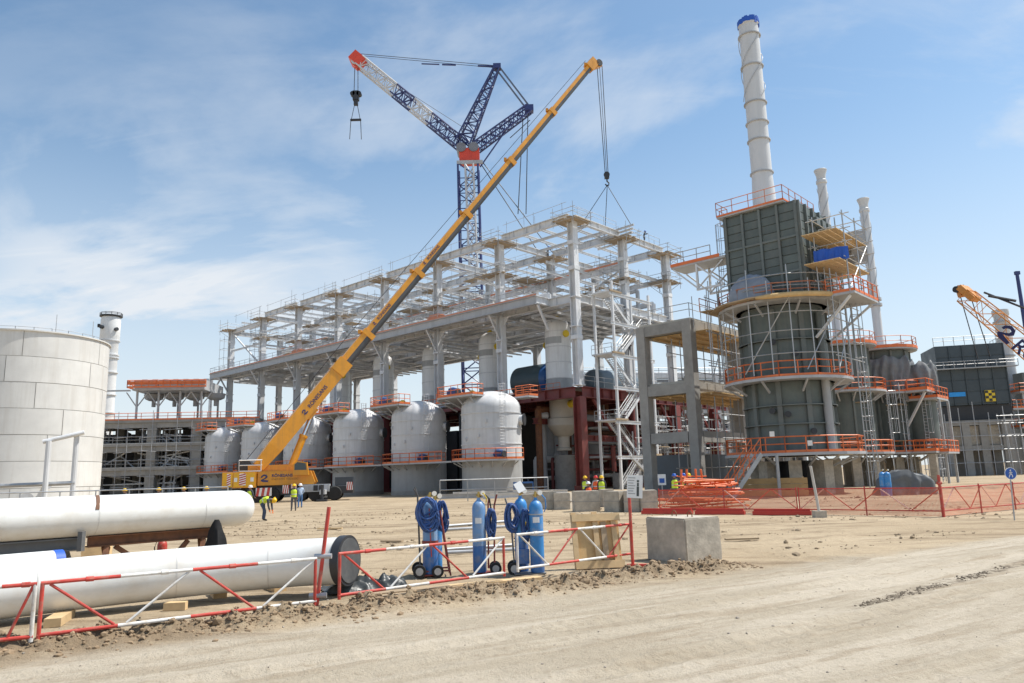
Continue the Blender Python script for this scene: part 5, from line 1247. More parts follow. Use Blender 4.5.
for x in (-4.0, 4.6):
    b = MB().beam((x, -4.0, .9), (x, 4.0, .9), .5, .45); og = cpart(b, 'outrigger_beam', grey)
    for y in (-3.9, 3.9): MB().tube((x, y, .2), (x, y, 1.6), .16, 10).bb(x - .5, x + .5, y - .5, y + .5, .02, .2).build('outrigger_foot', dark, og)
for x, z in ((-1.2, 1.0), (.9, 1.2), (7.1, 1.35)):
    wb = MB().bb(x - .75 if x < 0 else x - .3, x + .75 if x < 0 else x + .3, -2.02, -1.98, z - .35, z + .45); wb = cpart(wb, 'warning_board', signw)
    for i in range(3):
        x0 = (x - .75 if x < 0 else x - .3) + i * (.5 if x < 0 else .2); ww = .26 if x < 0 else .1
        MB().add([(x0, -2.03, z - .35), (x0 + ww, -2.03, z - .35), (x0 + ww + .12, -2.03, z + .45), (x0 + .12, -2.03, z + .45)], [(0, 1, 2, 3)]).build('red_stripe', red, wb)
b = MB().bb(1.4, 1.95, -2.05, -2.02, 1.2, 1.75); cpart(b, 'notice', mat('notice_pink_white', (.7, .5, .5), .5))
# boom sections
cuts = [0]
for (u, v, y) in ((345, 362, 79.6), (366, 331, 80.8), (415, 270, 83.7), (462, 212, 86.8), (507, 160, 89.6), (550, 111, 92.3)): cuts.append((at(u, v, y) - piv).dot(bd))
Lb = (tip - piv).length; cuts.append(Lb)
ws = [1.30, 1.08, 1.00, .93, .86, .80, .74]
for i in range(7):
    s0, s1 = cuts[i], cuts[i + 1]; h_ = ws[i] * 1.15; w_ = ws[i]; ov = .4 if i else 0
    sec = thing('x', 'x', 'x') if 0 else None
    p, q = piv + bd * (s0 - ov), piv + bd * s1
    m_ = MB()
    # rounded-belly boom section: flat top and sides
    prof3 = [(-w_ / 2, h_ / 2), (w_ / 2, h_ / 2), (w_ / 2, h_ * .02), (-w_ / 2, h_ * .02)]
    if i == 0:
        m_.beam(p, piv + bd * (s1 * .18), w_ * .8, h_ * .75, Z, w_, h_).beam(piv + bd * (s1 * .18), q, w_, h_)
    else: m_.add([p + sdv * a_ + bup * b__ for a_, b__ in prof3] + [q + sdv * a_ + bup * b__ for a_, b__ in prof3], [(3, 2, 1, 0), (4, 5, 6, 7)] + [(k, (k + 1) % 4, 4 + (k + 1) % 4, 4 + k) for k in range(4)])
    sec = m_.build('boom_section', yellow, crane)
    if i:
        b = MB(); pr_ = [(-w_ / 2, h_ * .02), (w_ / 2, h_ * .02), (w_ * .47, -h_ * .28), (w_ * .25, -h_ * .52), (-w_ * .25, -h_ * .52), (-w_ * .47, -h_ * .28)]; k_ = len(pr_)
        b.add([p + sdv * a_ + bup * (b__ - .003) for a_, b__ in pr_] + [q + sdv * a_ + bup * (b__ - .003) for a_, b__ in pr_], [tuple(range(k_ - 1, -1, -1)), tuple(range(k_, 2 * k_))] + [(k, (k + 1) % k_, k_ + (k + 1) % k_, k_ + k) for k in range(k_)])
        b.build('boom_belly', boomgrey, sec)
    c_ = w_ + .14; MB().beam(q - bd * (.5 if i else 1.5), q + bd * .12, c_, h_ + (.24 if i else .14)).build('collar', yellow, sec)
    MB().box(q - bd * .5 + bup * (h_ / 2 + .25), (.35, .35, .4)).build('rope_guide', yellow if i else dark, sec)
    if i in (1, 2, 3):
        Mb = Matrix(((bd.x, bup.x, sdv.x, 0), (bd.y, bup.y, sdv.y, 0), (bd.z, bup.z, sdv.z, 0), (0, 0, 0, 1)))
face = sdv if sdv.y < 0 else -sdv
def boomM(s_, lift, w_):
    o_ = piv + bd * s_ + face * (w_ / 2 + .006) + bup * lift
    zz = face; xx = bd; yy = zz.cross(xx)
    return Matrix(((xx.x, yy.x, zz.x, o_.x), (xx.y, yy.y, zz.y, o_.y), (xx.z, yy.z, zz.z, o_.z), (0, 0, 0, 1)))
bs = [o for o in crane.children if o.name.startswith('boom_section')]
logo(bs[0], boomM(cuts[1] - 7.2, -.26, ws[0]), .52, navy); lettering('lettering', 'RÖNESANS', .58, navy, bs[0], boomM(cuts[1] - 6.3, -.22, ws[0] + .01), .008, .004)
for i in (1, 2, 3):
    if i > 1: logo(bs[i], boomM(cuts[i] + 1.0, .12, ws[i]), .36, navy); lettering('lettering', 'RÖNESANS', .46, navy, bs[i], boomM(cuts[i] + 1.8, .14, ws[i] + .01), .005, .004)
# boom head with sheaves, luffing cylinder, pivots
hdq = MB().beam(tip - bd * .6, tip + bd * 1.1, 1.0, 1.3).beam(tip + bd * .3 - bup * .4, tip + bd * 1.4 - bup * .9, .8, .7).build('boom_head', yellow, crane)
MB().tube(tip + bd * 1.2 - bup * .6 - sdv * .5, tip + bd * 1.2 - bup * .6 + sdv * .5, .5, 14).build('sheave', dark, hdq, True)
cy0 = CM @ V(.95, 0, 3.1); cy1 = piv + bd * ((at(313, 414, 78) - piv).dot(bd)) - bup * .85
cyd = (cy1 - cy0); lf = MB().tube(cy0, cy0 + cyd * .60, .38, 16).build('luffing_cylinder', yellow, crane, True)
MB().tube(cy0 + cyd * .6, cy1, .24, 14).build('piston_rod', chrome, lf, True); MB().tube(cy0 + cyd * .58, cy0 + cyd * .62, .45, 16).build('gland', yellow, lf, True)
MB().beam(cy1 - bd * .7 + bup * .3, cy1 + bd * .7 + bup * .3, 1.0, .9).build('cylinder_bracket', yellow, crane)
MB().tube(CM @ V(.95, -.9, 3.1), CM @ V(.95, .9, 3.1), .42, 14).build('cylinder_pivot', yellow, crane, True)
# hoist rope over the boom and hook block
ht = tip + bd * 1.3 - bup * .9
MB().tube(CM @ V(-3.3, 0, 4.3), piv + bd * 17 + bup * 1.6, .03, 4).tube(piv + bd * 17 + bup * 1.6, tip + bup * 1.0, .03, 4).build('boom_rope', rope, crane)
hk = at(600.5, 178, ht.y)
hk = V(ht.x + .2, ht.y, hk.z)
MB().tube(ht + V(-.35, 0, 0), hk + V(-.2, 0, .8), .05, 4).tube(ht + V(.35, 0, 0), hk + V(.2, 0, .8), .05, 4).tube(ht, hk + V(0, 0, .8), .035, 4).build('hoist_rope', rope, crane)
hb = thing('hook_block', 'black hook block with sling legs hanging from the yellow crane boom', 'hook block', hk)
MB().lathe([(0, -.22), (.38, -.22), (.42, 0), (.38, .22), (0, .22)], 18, (0, 0, .45), Matrix.Rotation(pi / 2, 3, 'X')).bb(-.3, .3, -.28, .28, -.1, .4).build('block_cheeks', dark, hb)
MB().sweep([(0, 0, -.1), (0, 0, -.5), (.25, 0, -.75), (.2, 0, -1.05), (-.1, 0, -1.1), (-.25, 0, -.9)], .1, 8).build('hook', dark, hb, True)
b = MB()
for q in (W(9.4, -2.6, ZH + .1), W(11.8, 3.5, ZH - .5), W(6, 4, ZH - .2)): b.tube((0, 0, -1.05), q - hk, .045, 4)
b.build('sling', rope, hb)

# ------------------------------------------------------------------ big blue and white lattice crane behind
lc = thing('lattice_crane', 'tall blue and white lattice crane with red heads rising behind the steel frame', 'crane', (0, 0, 0))
YL = 142
head = at(468, 146, YL); foot = V(head.x + .5, YL, 0)
sec = [MB() for _ in range(3)]
lattice(sec, foot, head - Z * 4.5, 4.2, 4.0, 20, .20, up=V(0, 1, 0))
for s_, m_ in zip(sec, (lattb, lattb, lattb)): s_.build('mast_section', m_, lc)
b = MB(); lattice([b], foot + V(.3, -2.02, 40), head - Z * 5 + V(.3, -2.02, 0), 1.6, 1.6, 8, .18, up=V(0, 1, 0)); b.build('mast_face_panel', lattw, lc)
hdm = MB().box(head + V(.3, 0, -2.4), (4.0, 3.2, 2.6)).build('mast_head', lattr, lc)
for x in (-1.3, 1.2): MB().tube(head + V(x, -1.9, -1.0), head + V(x, 1.9, -1.0), 1.0, 16).build('head_sheave', mat('sheave_grey', (.2, .2, .22), .5), hdm, True)
MB().box(head + V(.4, -2.0, -4.4), (5.2, .4, .7)).build('head_walkway', grey, hdm)
jt = at(360, 62, YL); jf = head + V(-.6, 0, -.4)
cols_ = [lattb, lattb, lattw, lattb, lattw, lattw]
sec = [MB() for _ in range(6)]; lattice(sec, jf, jt, 2.2, 2.2, 24, .17)
for s_, m_ in zip(sec, cols_): s_.build('jib_section', m_, lc)
jd = (jt - jf).normalized()
jh = MB().beam(jt - jd * .8, jt + jd * 2.0, 2.4, 2.2).beam(jt + jd * .5 - Z * .6, jt + jd * 1.6 - Z * 2.2, 1.6, 1.6).build('jib_head', lattr, lc)
MB().tube(jt + jd * 1.2 + V(0, -1.1, -1), jt + jd * 1.2 + V(0, 1.1, -1), .8, 14).build('sheave', lattw, jh, True)
m1, m2 = at(497, 67, YL), at(529, 109, YL)
b = MB(); lattice([b], head + V(-1.0, 0, .3), m1, 3.0, 1.0, 14, .17); b.build('rear_mast', lattb, lc)
b = MB(); lattice([b], head + V(1.4, 0, -.6), m2, 1.9, 1.6, 12, .17); b.build('lower_mast', lattb, lc)
MB().box(m1, (1.6, 1.4, 1.0)).build('mast_cap', lattb, lc); MB().box(m2, (1.8, 1.6, 1.3)).build('mast_cap', lattb, lc)
b = MB()
for o_ in (-.5, .5): b.beam(m1 + V(o_, 0, 0), m2 + V(o_, 0, 0), .28, .28)
b.build('tie_bar', mat('tie_bar_grey', (.10, .12, .17), .5), lc)
MB().tube(m1 + Z * .3, jt + Z * 1.0 + jd * 1.5, .07, 4).tube(m1 - Z * .2, jt + Z * .6 + jd * 1.5, .06, 4).tube(jt + jd, head + V(2, 0, 2), .05, 4).build('pendant', rope, lc)
for f0, f1, w_ in ((.005, .14, .3), (.30, .40, .25), (.42, .55, .2)): MB().beam(m1.lerp(jt, f0) + Z * .1, m1.lerp(jt, f1) + Z * .1, w_, w_).build('pendant_bar', lattb, lc)
b = MB()
for (u0, v0, u1, v1) in ((523, 118, 518, 214), (528, 112, 526, 214), (477, 158, 545, 262), (481, 160, 560, 262), (530, 120, 510, 138)): b.tube(at(u0, v0, YL), at(u1, v1, YL), .09, 4)
b.build('guy_rope', rope, lc)
MB().beam(head + V(2.4, 0, -4.6), m2 + V(-3.8, 0, -3.0), .25, .25).build('stay', lattb, lc)
hq = at(356, 96, YL)
lh = thing('lattice_crane_hook', 'black hook block with rigging hanging from the red jib tip', 'hook block', hq)
MB().box((0, 0, 0), (1.2, 1.0, 2.0)).box((0, 0, -1.5), (.8, .7, 1.1)).build('block', dark, lh); MB().tube((-.65, -.5, .4), (-.65, .5, .4), .5, 12).tube((.65, -.5, .4), (.65, .5, .4), .5, 12).build('sheave', dark, lh)
MB().tube((-.4, 0, 1.2), V(-.3, 0, 0) + (jt + jd * 1.0 - hq), .07, 4).tube((.4, 0, 1.2), V(.3, 0, 0) + (jt + jd * 1.0 - hq), .07, 4).build('hoist_rope', rope, lh)
MB().tube((-.3, 0, -2), (-.9, 0, -5.2), .06, 4).tube((.3, 0, -2), (.9, 0, -5.2), .06, 4).beam((-1.1, 0, -5.3), (1.1, 0, -5.3), .35, .4).tube((-1.0, 0, -5.4), (-1.2, 0, -9.5), .07, 4).tube((1.0, 0, -5.4), (1.2, 0, -9.6), .07, 4).build('spreader', rope, lh)
# ------------------------------------------------------------------ red and white barrier panels
def barrier(label, A, B, zb=.20, h=.61, pattern=0, first='red', r=.024, feet=True):
    A, B = Vector(A), Vector(B); A.z = B.z = 0; d = (B - A); L = d.length; t = thing('site_barrier', label, 'barrier', A, atan2(d.y, d.x), 'red and white barrier panels')
    cl_ = (red, rw_white); p0 = 0 if first == 'red' else 1
    n = 4; sg = L / n
    for i in range(n):
        MB().tube((i * sg + .001, 0, zb + h), ((i + 1) * sg - .001, 0, zb + h), r, 10).build('top_rail', cl_[(i + p0) % 2], t, True)
        MB().tube((i * sg + .001, 0, zb), ((i + 1) * sg - .001, 0, zb), r, 10).build('bottom_rail', cl_[(i + p0) % 2], t, True)
        x0, x1 = i * sg + .10, (i + 1) * sg - .04
        za, zc_ = (zb + h - .02, zb + .02) if i % 2 == 0 else (zb + .02, zb + h - .02)
        MB().tube((x0, .004, za), (x1, .004, zc_), r * .72, 8).build('diagonal', cl_[(i + p0) % 2], t, True)
        MB().tube((i * sg + sg * .55, 0, zb + h), (i * sg + sg * .55 + .09, 0, zb + h), r * 1.35, 8).build('clamp', cl_[(i + p0) % 2], t, True)
    for x, k in ((.02, p0), (L - .02, (p0 + n - 1) % 2)): MB().tube((x, 0, zb - (.06 if feet else 0)), (x, 0, zb + h), r, 10).build('upright', cl_[k] if x < 1 else cl_[p0], t, True)
    return t
bpts = [gp(-120, 653, .2), gp(33, 636.5, .2), gp(36.5, 635.7, .2), gp(316, 601, .2), gp(338, 597, .22), gp(505, 571.5, .26), gp(517, 568.8, .26), gp(632, 553.5, .26)]
barrier('red and white barrier panel cut off by the left edge of the picture', bpts[0], bpts[1], first='white')
barrier('red and white barrier panel in front of the lower white pipe', bpts[2], bpts[3])
barrier('red and white barrier panel between the leaning red pole and the gas carts', bpts[4], bpts[5], .24)
barrier('red and white barrier panel ending at the red sign pole', bpts[6], bpts[7], .26, first='white')
a, b_ = gp(315, 613), at(329, 507, gp(315, 613).y + .05)
t = thing('barrier_pole', 'leaning red pole between two barrier panels beside the black pipe cap', 'pole', a)
MB().tube((0, 0, -.1), b_ - a, .03, 12).build('pole', red, t, True)
for z in (.25, .82): q = (b_ - a) * (z / (b_ - a).z); MB().tube(q - V(.12, 0, 0), q + V(.14, 0, 0), .04, 10).build('coupler', galv, t, True)
# sign pole
a = gp(633, 567); tp_ = at(633, 492, a.y)
t = thing('sign_pole', 'red pole with a white notice board at the right end of the barrier', 'sign', a, radians(-6))
MB().tube((0, 0, -.1), (0, 0, tp_.z + .02), .033, 12).build('pole', red, t, True)
MB().bb(-.12, .55, -.06, .06, .01, .06).build('foot', red, t)
sb = MB().bb(-.155, .175, -.062, -.045, tp_.z - .12, tp_.z + .36).build('notice_board', signw, t); sb.rotation_euler = (0, radians(4), 0)
zc0 = tp_.z
MB().bb(.05, .10, -.066, -.0625, zc0 - .08, zc0 + .12).bb(.055, .095, -.066, -.0625, zc0 + .125, zc0 + .20).lathe([(0, -.002), (.026, -.002), (.026, .002), (0, .002)], 12, (.075, -.065, zc0 + .235), Matrix.Rotation(pi / 2, 3, 'X')).build('printed_figure', signd, sb)
b = MB()
for i in range(7): b.bb(-.13, .02 - (i % 3) * .02, -.066, -.0625, zc0 + .29 - i * .055, zc0 + .31 - i * .055)
b.build('printed_lines', signg, sb, stuff=True)

# ------------------------------------------------------------------ white pipes
def long_pipe(name, label, A, B, r, m=pipew):
    A, B = Vector(A), Vector(B); t = thing(name, label, 'pipe', A); return t, A, B, r
A, B = gp(340, 588, .10), gp(-300, 655, .10); r = .475; A.z = B.z = r + .10
r = .395; A = at(343, 560.5, 13.35); B = at(0, 596.5, 10.85); slope = (A.z - B.z) / (A - B).length
de = V(.962, -.272, .03); B = A + (B - A) * 1.9; ctl = A - de * 2.4; ctl.z = A.z - .07
t = thing('lower_pipe', 'large white pipe lying on timbers with a black disc cap', 'pipe', A)
n_ = 60; pts = []
for i in range(n_ + 1):
    s_ = i / n_; pts.append(((1 - s_) ** 2) * (B - A) + 2 * s_ * (1 - s_) * (ctl - A) + V(0, 0, 0))
MB().sweep(pts, r, 40).build('pipe_barrel', pipew, t, True)
for k in (22, 34, 46):
    q = pts[k]; dk = (pts[k + 1] - pts[k - 1]).normalized(); MB().tube(q - dk * .008, q + dk * .008, r + .004, 40, None, False).build('weld_band', mat('weld_band_white', (.62, .61, .58), .4), t, True)
d = de
cp = MB().tube(d * -.03, d * .12, r + .03, 40).build('end_cap', mat('black_plastic_cap', (.035, .036, .04), .45, 0, .2, 3), t, True, 40)
MB().tube(d * .121, d * .135, r - .02, 40).build('cap_face', mat('grey_plastic_face', (.075, .078, .08), .55, 0, .25, 3, .2, (.16, .15, .14), .5, 4), cp, True, 40)
for i, (u, v, s_) in enumerate(((45, 627, 1.0), (210, 600, .8), (268, 593, .8), (330, 589, 1.1))):
    q = gp(u, v, 0); wdg = MB().box((0, .35, .05), (.22, .85 * s_, .12), radians(18 + 9 * i)); o = wdg.build('timber_sleeper', timber); o.location = (q.x, q.y, .01)
    tag(o, ['timber sleeper under the lower white pipe near the left edge', 'timber sleeper under the middle of the lower white pipe', 'short timber chock under the lower white pipe', 'timber sleeper under the black-capped end of the lower white pipe'][i], 'timber', 'timbers under the lower pipe')
q = gp(163, 612); o = MB().prism([(0, 0), (.32, .05), (.30, .2), (.02, .18)], 0, .12).build('wood_chock', timber); o.location = (q.x, q.y, .01); tag(o, 'small wooden wedge lying against the lower white pipe', 'wedge')
# upper pipe
A = at(237.5, 508, 20.0); B = at(-260, 523, 13.2); B.z = A.z; r = .455
d = (A - B).normalized(); t = thing('upper_pipe', 'large white pipe with a rounded end resting on steel stands', 'pipe', A)
M3 = d.to_track_quat('Z', 'Y').to_matrix(); L = (A - B).length
MB().lathe([(0, -L), (r, -L), (r, 0)] + [(r * cos(a), .42 * sin(a)) for a in [pi / 2 * i / 10 for i in range(1, 11)]], 44, (0, 0, 0), M3).build('pipe_barrel', pipew, t, True, 60)
for s_, rr in ((1.05, .005), (3.52, .004)): MB().tube(-d * (s_ + .012), -d * (s_ - .012), r + rr, 44, None, False).build('weld_band', MT['weld_band_white'], t, True)
up_ = d.cross(Z).normalized()
sv_ = up_ if up_.y < 0 else -up_
b = MB(); P = []
for i in range(11):
    a = radians(10 + 62 * i / 10); o_ = (Z * cos(a) + sv_ * sin(a))
    for e_, k in ((-.05, .003), (.03, .003), (.03, .012), (-.05, .012)): P.append(-d * (3.46 + .10 * i / 10 - e_) + o_ * (r + k))
b.add(P, [(i * 4 + k, i * 4 + (k + 1) % 4, (i + 1) * 4 + (k + 1) % 4, (i + 1) * 4 + k) for i in range(10) for k in range(4)]); b.build('tape_patch', mat('brown_tape', (.17, .085, .05), .8, 0, .3, 9), t)
# supports parallel to the pipe
def along(s_, off=0, z=0.): q = A - d * s_ + up_ * off; return V(q.x, q.y, z)
t = thing('rusty_stand', 'brown rusty steel beam stand under the rounded end of the upper pipe', 'stand', along(2.2))
o0 = along(2.2)
MB().ibeam(along(.7, .05, .74) - o0, along(3.6, .05, .74) - o0, .22, .24, .03, .03).build('top_beam', rust, t)
for s_ in (.95, 3.2):
    for k in (-1, 1): MB().beam(along(s_, .05 + .1 * k, .62) - o0, along(s_ + .25 * k, .05 + .45 * k, .0) - o0, .1, .12).build('leg', rust, t)
MB().beam(along(3.0, .05, .60) - o0, along(2.2, .05, .03) - o0, .09, .1).build('brace', rust, t); MB().beam(along(1.3, .05, .60) - o0, along(1.8, .05, .03) - o0, .09, .1).build('brace', rust, t)
dgrey = mat('dark_grey_steel', (.12, .125, .13), .5, 0, .15, 2, 0, (.22, .19, .15), .4, 2)
t = thing('grey_stand', 'grey steel beam stand under the left part of the upper pipe', 'stand', along(5)); o0 = along(5)
MB().ibeam(along(3.75, .05, .72) - o0, along(11, .05, .72) - o0, .26, .28, .03, .03).build('top_beam', dgrey, t)
MB().beam(along(3.85, .42, .58) - o0, along(3.85, .42, 1.0) - o0, .10, .14).build('stop_post', dgrey, t)
for s_ in (4.05, 5.3, 8.2):
    for k in (-1, 1): MB().beam(along(s_, .05, .6) - o0, along(s_ + .30 * k, .05 + .30 * k, .0) - o0, .16, .05).build('leg', dgrey, t)
    MB().bb(-.2, .2, -.2, .2, 0, .03).build('base_plate', dgrey, t).location = along(s_, .05, .005) - o0
# black cloth over the end post
q0 = along(.85, .60, 0); t = MB(); k, n_ = 10, 16; P = []
for j in range(k + 1):
    f_ = j / k; zz = 1.08 * (1 - f_) + .15 * f_
    for i in range(n_):
        th = 2 * pi * i / n_; rr = (.05 + .22 * f_ ** .7) * (1 + .22 * sin(th * 4 + 1) * f_ + .2 * noise.noise(V(th * 1.3, f_ * 3, 2)))
        P.append((rr * cos(th) * 1.15, rr * sin(th) * .7, zz + (.05 * sin(th * 3) if j == k else 0)))
t.add(P, [(j * n_ + i, (j + 1) * n_ + i, (j + 1) * n_ + (i + 1) % n_, j * n_ + (i + 1) % n_) for j in range(k) for i in range(n_)] + [tuple(range(n_))])
o = t.build('black_cover', black, None, True); o.location = q0; tag(o, 'black cloth hood draped over the end post of the pipe stand', 'cover')
# small pipe with blue wrapped end
A2 = at(60, 566, 14.6); A2.z = .55; B2 = at(-260, 584, 11.4); B2.z = .55; d2 = (A2 - B2).normalized(); r2 = .25
t = thing('small_pipe', 'smaller white pipe with a blue wrapped end between the two large pipes', 'pipe', A2); M4 = d2.to_track_quat('Z', 'Y').to_matrix()
MB().lathe([(0, -6), (r2, -6), (r2, 0), (r2 - .02, .0), (r2 - .02, -.3), (0, -.3)], 32, (0, 0, 0), M4).build('pipe_barrel', pipew, t, True)
MB().lathe([(r2 + .006, -.14), (r2 + .006, .02), (r2 - .03, .02)], 32, (0, 0, 0), M4).build('blue_wrap', tarpb, t, True)
for s_ in (.5, 3): MB().box(-d2 * s_ + V(0, 0, -.4), (.5, .3, .26)).build('sleeper', timber, t)
q = gp(80, 560); o = MB().prism([(0, 0), (.7, .04), (.72, .38), (.02, .34)], 0, .36).build('timber_block', timber); o.location = (q.x - .1, q.y + .2, .0); o.rotation_euler.z = .35; tag(o, 'pale timber block under the grey pipe stand', 'timber')
# fire extinguisher
q = gp(150, 566); t = thing('fire_extinguisher', 'red fire extinguisher on the ground behind the lower white pipe', 'fire extinguisher', (q.x, q.y + .6, 0))
MB().lathe([(0, 0), (.11, .01), (.12, .05), (.12, .45), (.10, .52), (.04, .57), (.035, .62), (0, .62)], 20).build('bottle', red, t, True)
MB().lathe([(0, .6), (.045, .6), (.045, .66), (0, .66)], 12).tube((0, 0, .66), (.14, 0, .72), .015, 6).tube((0, 0, .63), (.13, 0, .62), .015, 6).build('valve_handle', dark, t)
MB().sweep([(0, -.04, .6), (-.1, -.1, .55), (-.15, -.1, .4), (-.14, -.08, .25)], .014, 6).build('hose', rubber, t, True)
# dark tarpaulins by the cap and planks
def crumple(name, label, c_, sx_, sy_, h, m, seed, rz=0, n=44):
    b = MB(); P = []
    for j in range(n + 1):
        for i in range(n + 1):
            u_, v_ = i / n * 2 - 1, j / n * 2 - 1; e = 1 + .22 * noise.noise(V(u_ * 2, v_ * 2, seed))
            rg = abs(noise.noise(V(u_ * 2.2, v_ * 2.2, seed + 3))) + .5 * abs(noise.noise(V(u_ * 5, v_ * 5, seed + 7))); fall = max(0, 1 - max(abs(u_), abs(v_)) ** 3)
            P.append((u_ * sx_ * e, v_ * sy_ * e, max(.015, h * (1 - min(1, rg * 1.5)) * fall)))
    b.add(P, [(j * (n + 1) + i, j * (n + 1) + i + 1, (j + 1) * (n + 1) + i + 1, (j + 1) * (n + 1) + i) for j in range(n) for i in range(n)])
    o = b.build(name, m, None, True, 60); o.location = c_; o.rotation_euler.z = rz; tag(o, label, 'tarpaulin'); return o
q = gp(366, 590); crumple('crumpled_tarpaulin', 'crumpled dark wet tarpaulin on the ground beside the black pipe cap', (q.x, q.y, .02), .75, .42, .30, tarpd, 4, .30)
pl = [(352, 604, 470, 588, 'long weathered plank lying nearest the soil bank'), (372, 598, 540, 581, 'long pale plank lying parallel behind the front plank'), (360, 600, 450, 591, 'dark short plank half under the crumpled tarpaulin')]
for i, (u0, v0, u1, v1, lab) in enumerate(pl):
    a, b_ = gp(u0, v0, .03), gp(u1, v1, .03); o = MB().beam((0, 0, .05 + .01 * i), b_ - a + V(0, 0, .05 + .01 * i), .22, .045).build('plank', timber if i == 1 else board); o.location = (a.x, a.y, .03); tag(o, lab, 'plank', 'planks by the barrier')

# ------------------------------------------------------------------ gas cylinders on carts
def gas_bottle(parent, x, y, h=1.42, r=.132, mt=lblue, mb=None, split=.36, z0=.06, tilt=0):
    o = MB()
    o.lathe([(r, split * h), (r, h - .18)] + [(r * cos(a) * .98 + .0, h - .18 + .16 * sin(a)) for a in [pi / 2 * i / 7 for i in range(1, 6)]] + [(.035, h), (.035, h + .03), (0, h + .03)], 28, (x, y, z0)); c_ = o.build('cylinder', mt, parent, True)
    MB().lathe([(0, 0), (r * .92, 0), (r, .03), (r, split * h)], 28, (x, y, z0)).build('lower_band', mb or mt, c_, True)
    v_ = MB().lathe([(.028, h + .03), (.028, h + .11), (.018, h + .15), (0, h + .15)], 10, (x, y, z0)).tube((x - .05, y, z0 + h + .08), (x + .07, y, z0 + h + .08), .018, 8).build('valve', brass, c_, True)
    MB().lathe([(0, -.02), (.05, -.02), (.05, .02), (0, .02)], 14, (x + .09, y - .02, z0 + h + .12), Matrix.Rotation(pi / 2, 3, 'X')).build('gauge', chrome, c_, True)
    return c_
def coil(parent, c_, rx, rz_, turns, r, tilt=0., seed=0, name='hose_coil', drop=.1):
    pts = []; n = 26 * turns; rr = random.Random(seed)
    ph = [rr.uniform(-1, 1) for _ in range(turns + 1)]
    for i in range(n + 1):
        th = 2 * pi * i / 26; k = i / 26; j = int(k) % turns; s_ = 1 + .26 * ph[j] + .07 * sin(th * 2 + j * 1.7) + .10 * noise.noise(V(th * .35, j * 3.3, seed)); dn = drop * abs(ph[(j + 3) % turns]) * (1 - sin(th)) * .5
        pts.append((c_[0] + rx * (s_ * .75 + .25 * (1 + .4 * ph[(j + 4) % turns])) * cos(th + .25 * ph[j]) * (1 - .18 * max(0, sin(th))) + .035 * ph[(j + 1) % turns], c_[1] + .05 * ph[(j + 2) % turns] + .03 * sin(th + 3 * ph[j]), c_[2] + rz_ * (1 - s_) * .9 + rz_ * s_ * sin(th) - dn + .02 * sin(2 * th + ph[j] * 5) + .015 * noise.noise(V(th, j * 2.1, seed))))
    return MB().sweep(pts, r, 7).build(name, hose, parent, True)
def wheel(parent, x, y, r=.12):
    M5 = Matrix.Rotation(pi / 2, 3, 'Y') if 0 else Matrix.Rotation(pi / 2, 3, 'X')
    w_ = MB().lathe([(r * .5, -.035), (r * .95, -.035), (r, -.02), (r, .02), (r * .95, .035), (r * .5, .035)], 22, (x, y, r), M5).build('wheel', rubber, parent, True)
    MB().lathe([(0, -.05), (r * .2, -.05), (r * .25, -.038), (r * .58, -.038), (r * .58, .038), (0, .038)], 16, (x, y, r), M5).build('rim', galv, w_, True); return w_
# cart one, with the big coil
q = gp(430.5, 577); t = thing('gas_cart', 'gas cylinder cart with a large blue hose coil over its top, leftmost', 'gas cart', (q.x, q.y, 0), radians(8), 'gas cylinder carts')
gas_bottle(t, .0, .03, 1.46, .15, lblue, dblue, .36); gas_bottle(t, .12, .33, 1.40, .135, bblue)
coil(t, (-.06, -.21, 1.34), .175, .20, 22, .019, 0, 1, drop=.16); coil(t, (.25, .1, 1.24), .08, .22, 12, .018, 0, 2, drop=.1)
fr = MB()
for x in (-.20,): 
    for y in (.05, .30): fr.tube((x, y, .15), (x - .05, y, 1.62), .018, 8)
fr.path([(-.25, .05, 1.6), (-.30, .05, 1.78)], .018).path([(-.25, .30, 1.6), (-.32, .30, 1.74)], .018); fr.build('push_handles', mat('dark_grey_tube', (.09, .085, .08), .6), t)
fr = MB()
for y in (-.10, .42): fr.tube((.20, y, 1.30), (.40, y, .02), .018, 8)
fr.tube((.30, -.1, .62), (.30, .42, .62), .014, 6).tube((.38, -.1, .12), (-.2, -.1, .12), .018, 8).tube((.38, .42, .12), (-.2, .42, .12), .018, 8).tube((.38, -.1, .12), (.38, .42, .12), .018, 6); fr.bb(-.2, .2, -.12, .45, .03, .06); fr.build('frame', cartred, t)
for z in (.62, 1.08): MB().ring(.152, .165, z - .03, z + .03, 28).build('clamp_band', cartred, t).location = (0, .03, .06)
MB().tube((.02, -.13, .4), (-.02, -.14, 1.35), .010, 6).build('red_hose', red, t)
wheel(t, -.22, -.16, .13); wheel(t, -.24, .46, .13); wheel(t, .14, -.17, .12)
# cart two, single two-tone cylinder
q = gp(481, 575); t = thing('gas_cart', 'single two-tone blue gas cylinder on a narrow hand truck, middle of the three', 'gas cart', (q.x, q.y, 0), radians(4), 'gas cylinder carts')
gas_bottle(t, -.02, 0, 1.44, .138, lblue, dblue, .36)
coil(t, (.23, .0, 1.08), .075, .20, 16, .018, 0, 3, drop=.1)
MB().path([(.28, .1, .1), (.30, .1, 1.35), (.36, .1, 1.58)], .018, 8).path([(.16, .2, .1), (.18, .2, 1.4), (.2, .2, 1.5)], .018, 8).tube((.16, .2, .5), (.30, .1, .5), .014, 6).bb(-.1, .34, -.1, .2, .03, .055).build('frame', cartred, t)
MB().sweep([(0, .02, 1.55), (.1, .0, 1.6), (.2, -.02, 1.5), (.23, .0, 1.3), (.21, .02, 1.0), (.2, .02, .7)], .016, 6).build('black_hose', rubber, t, True)
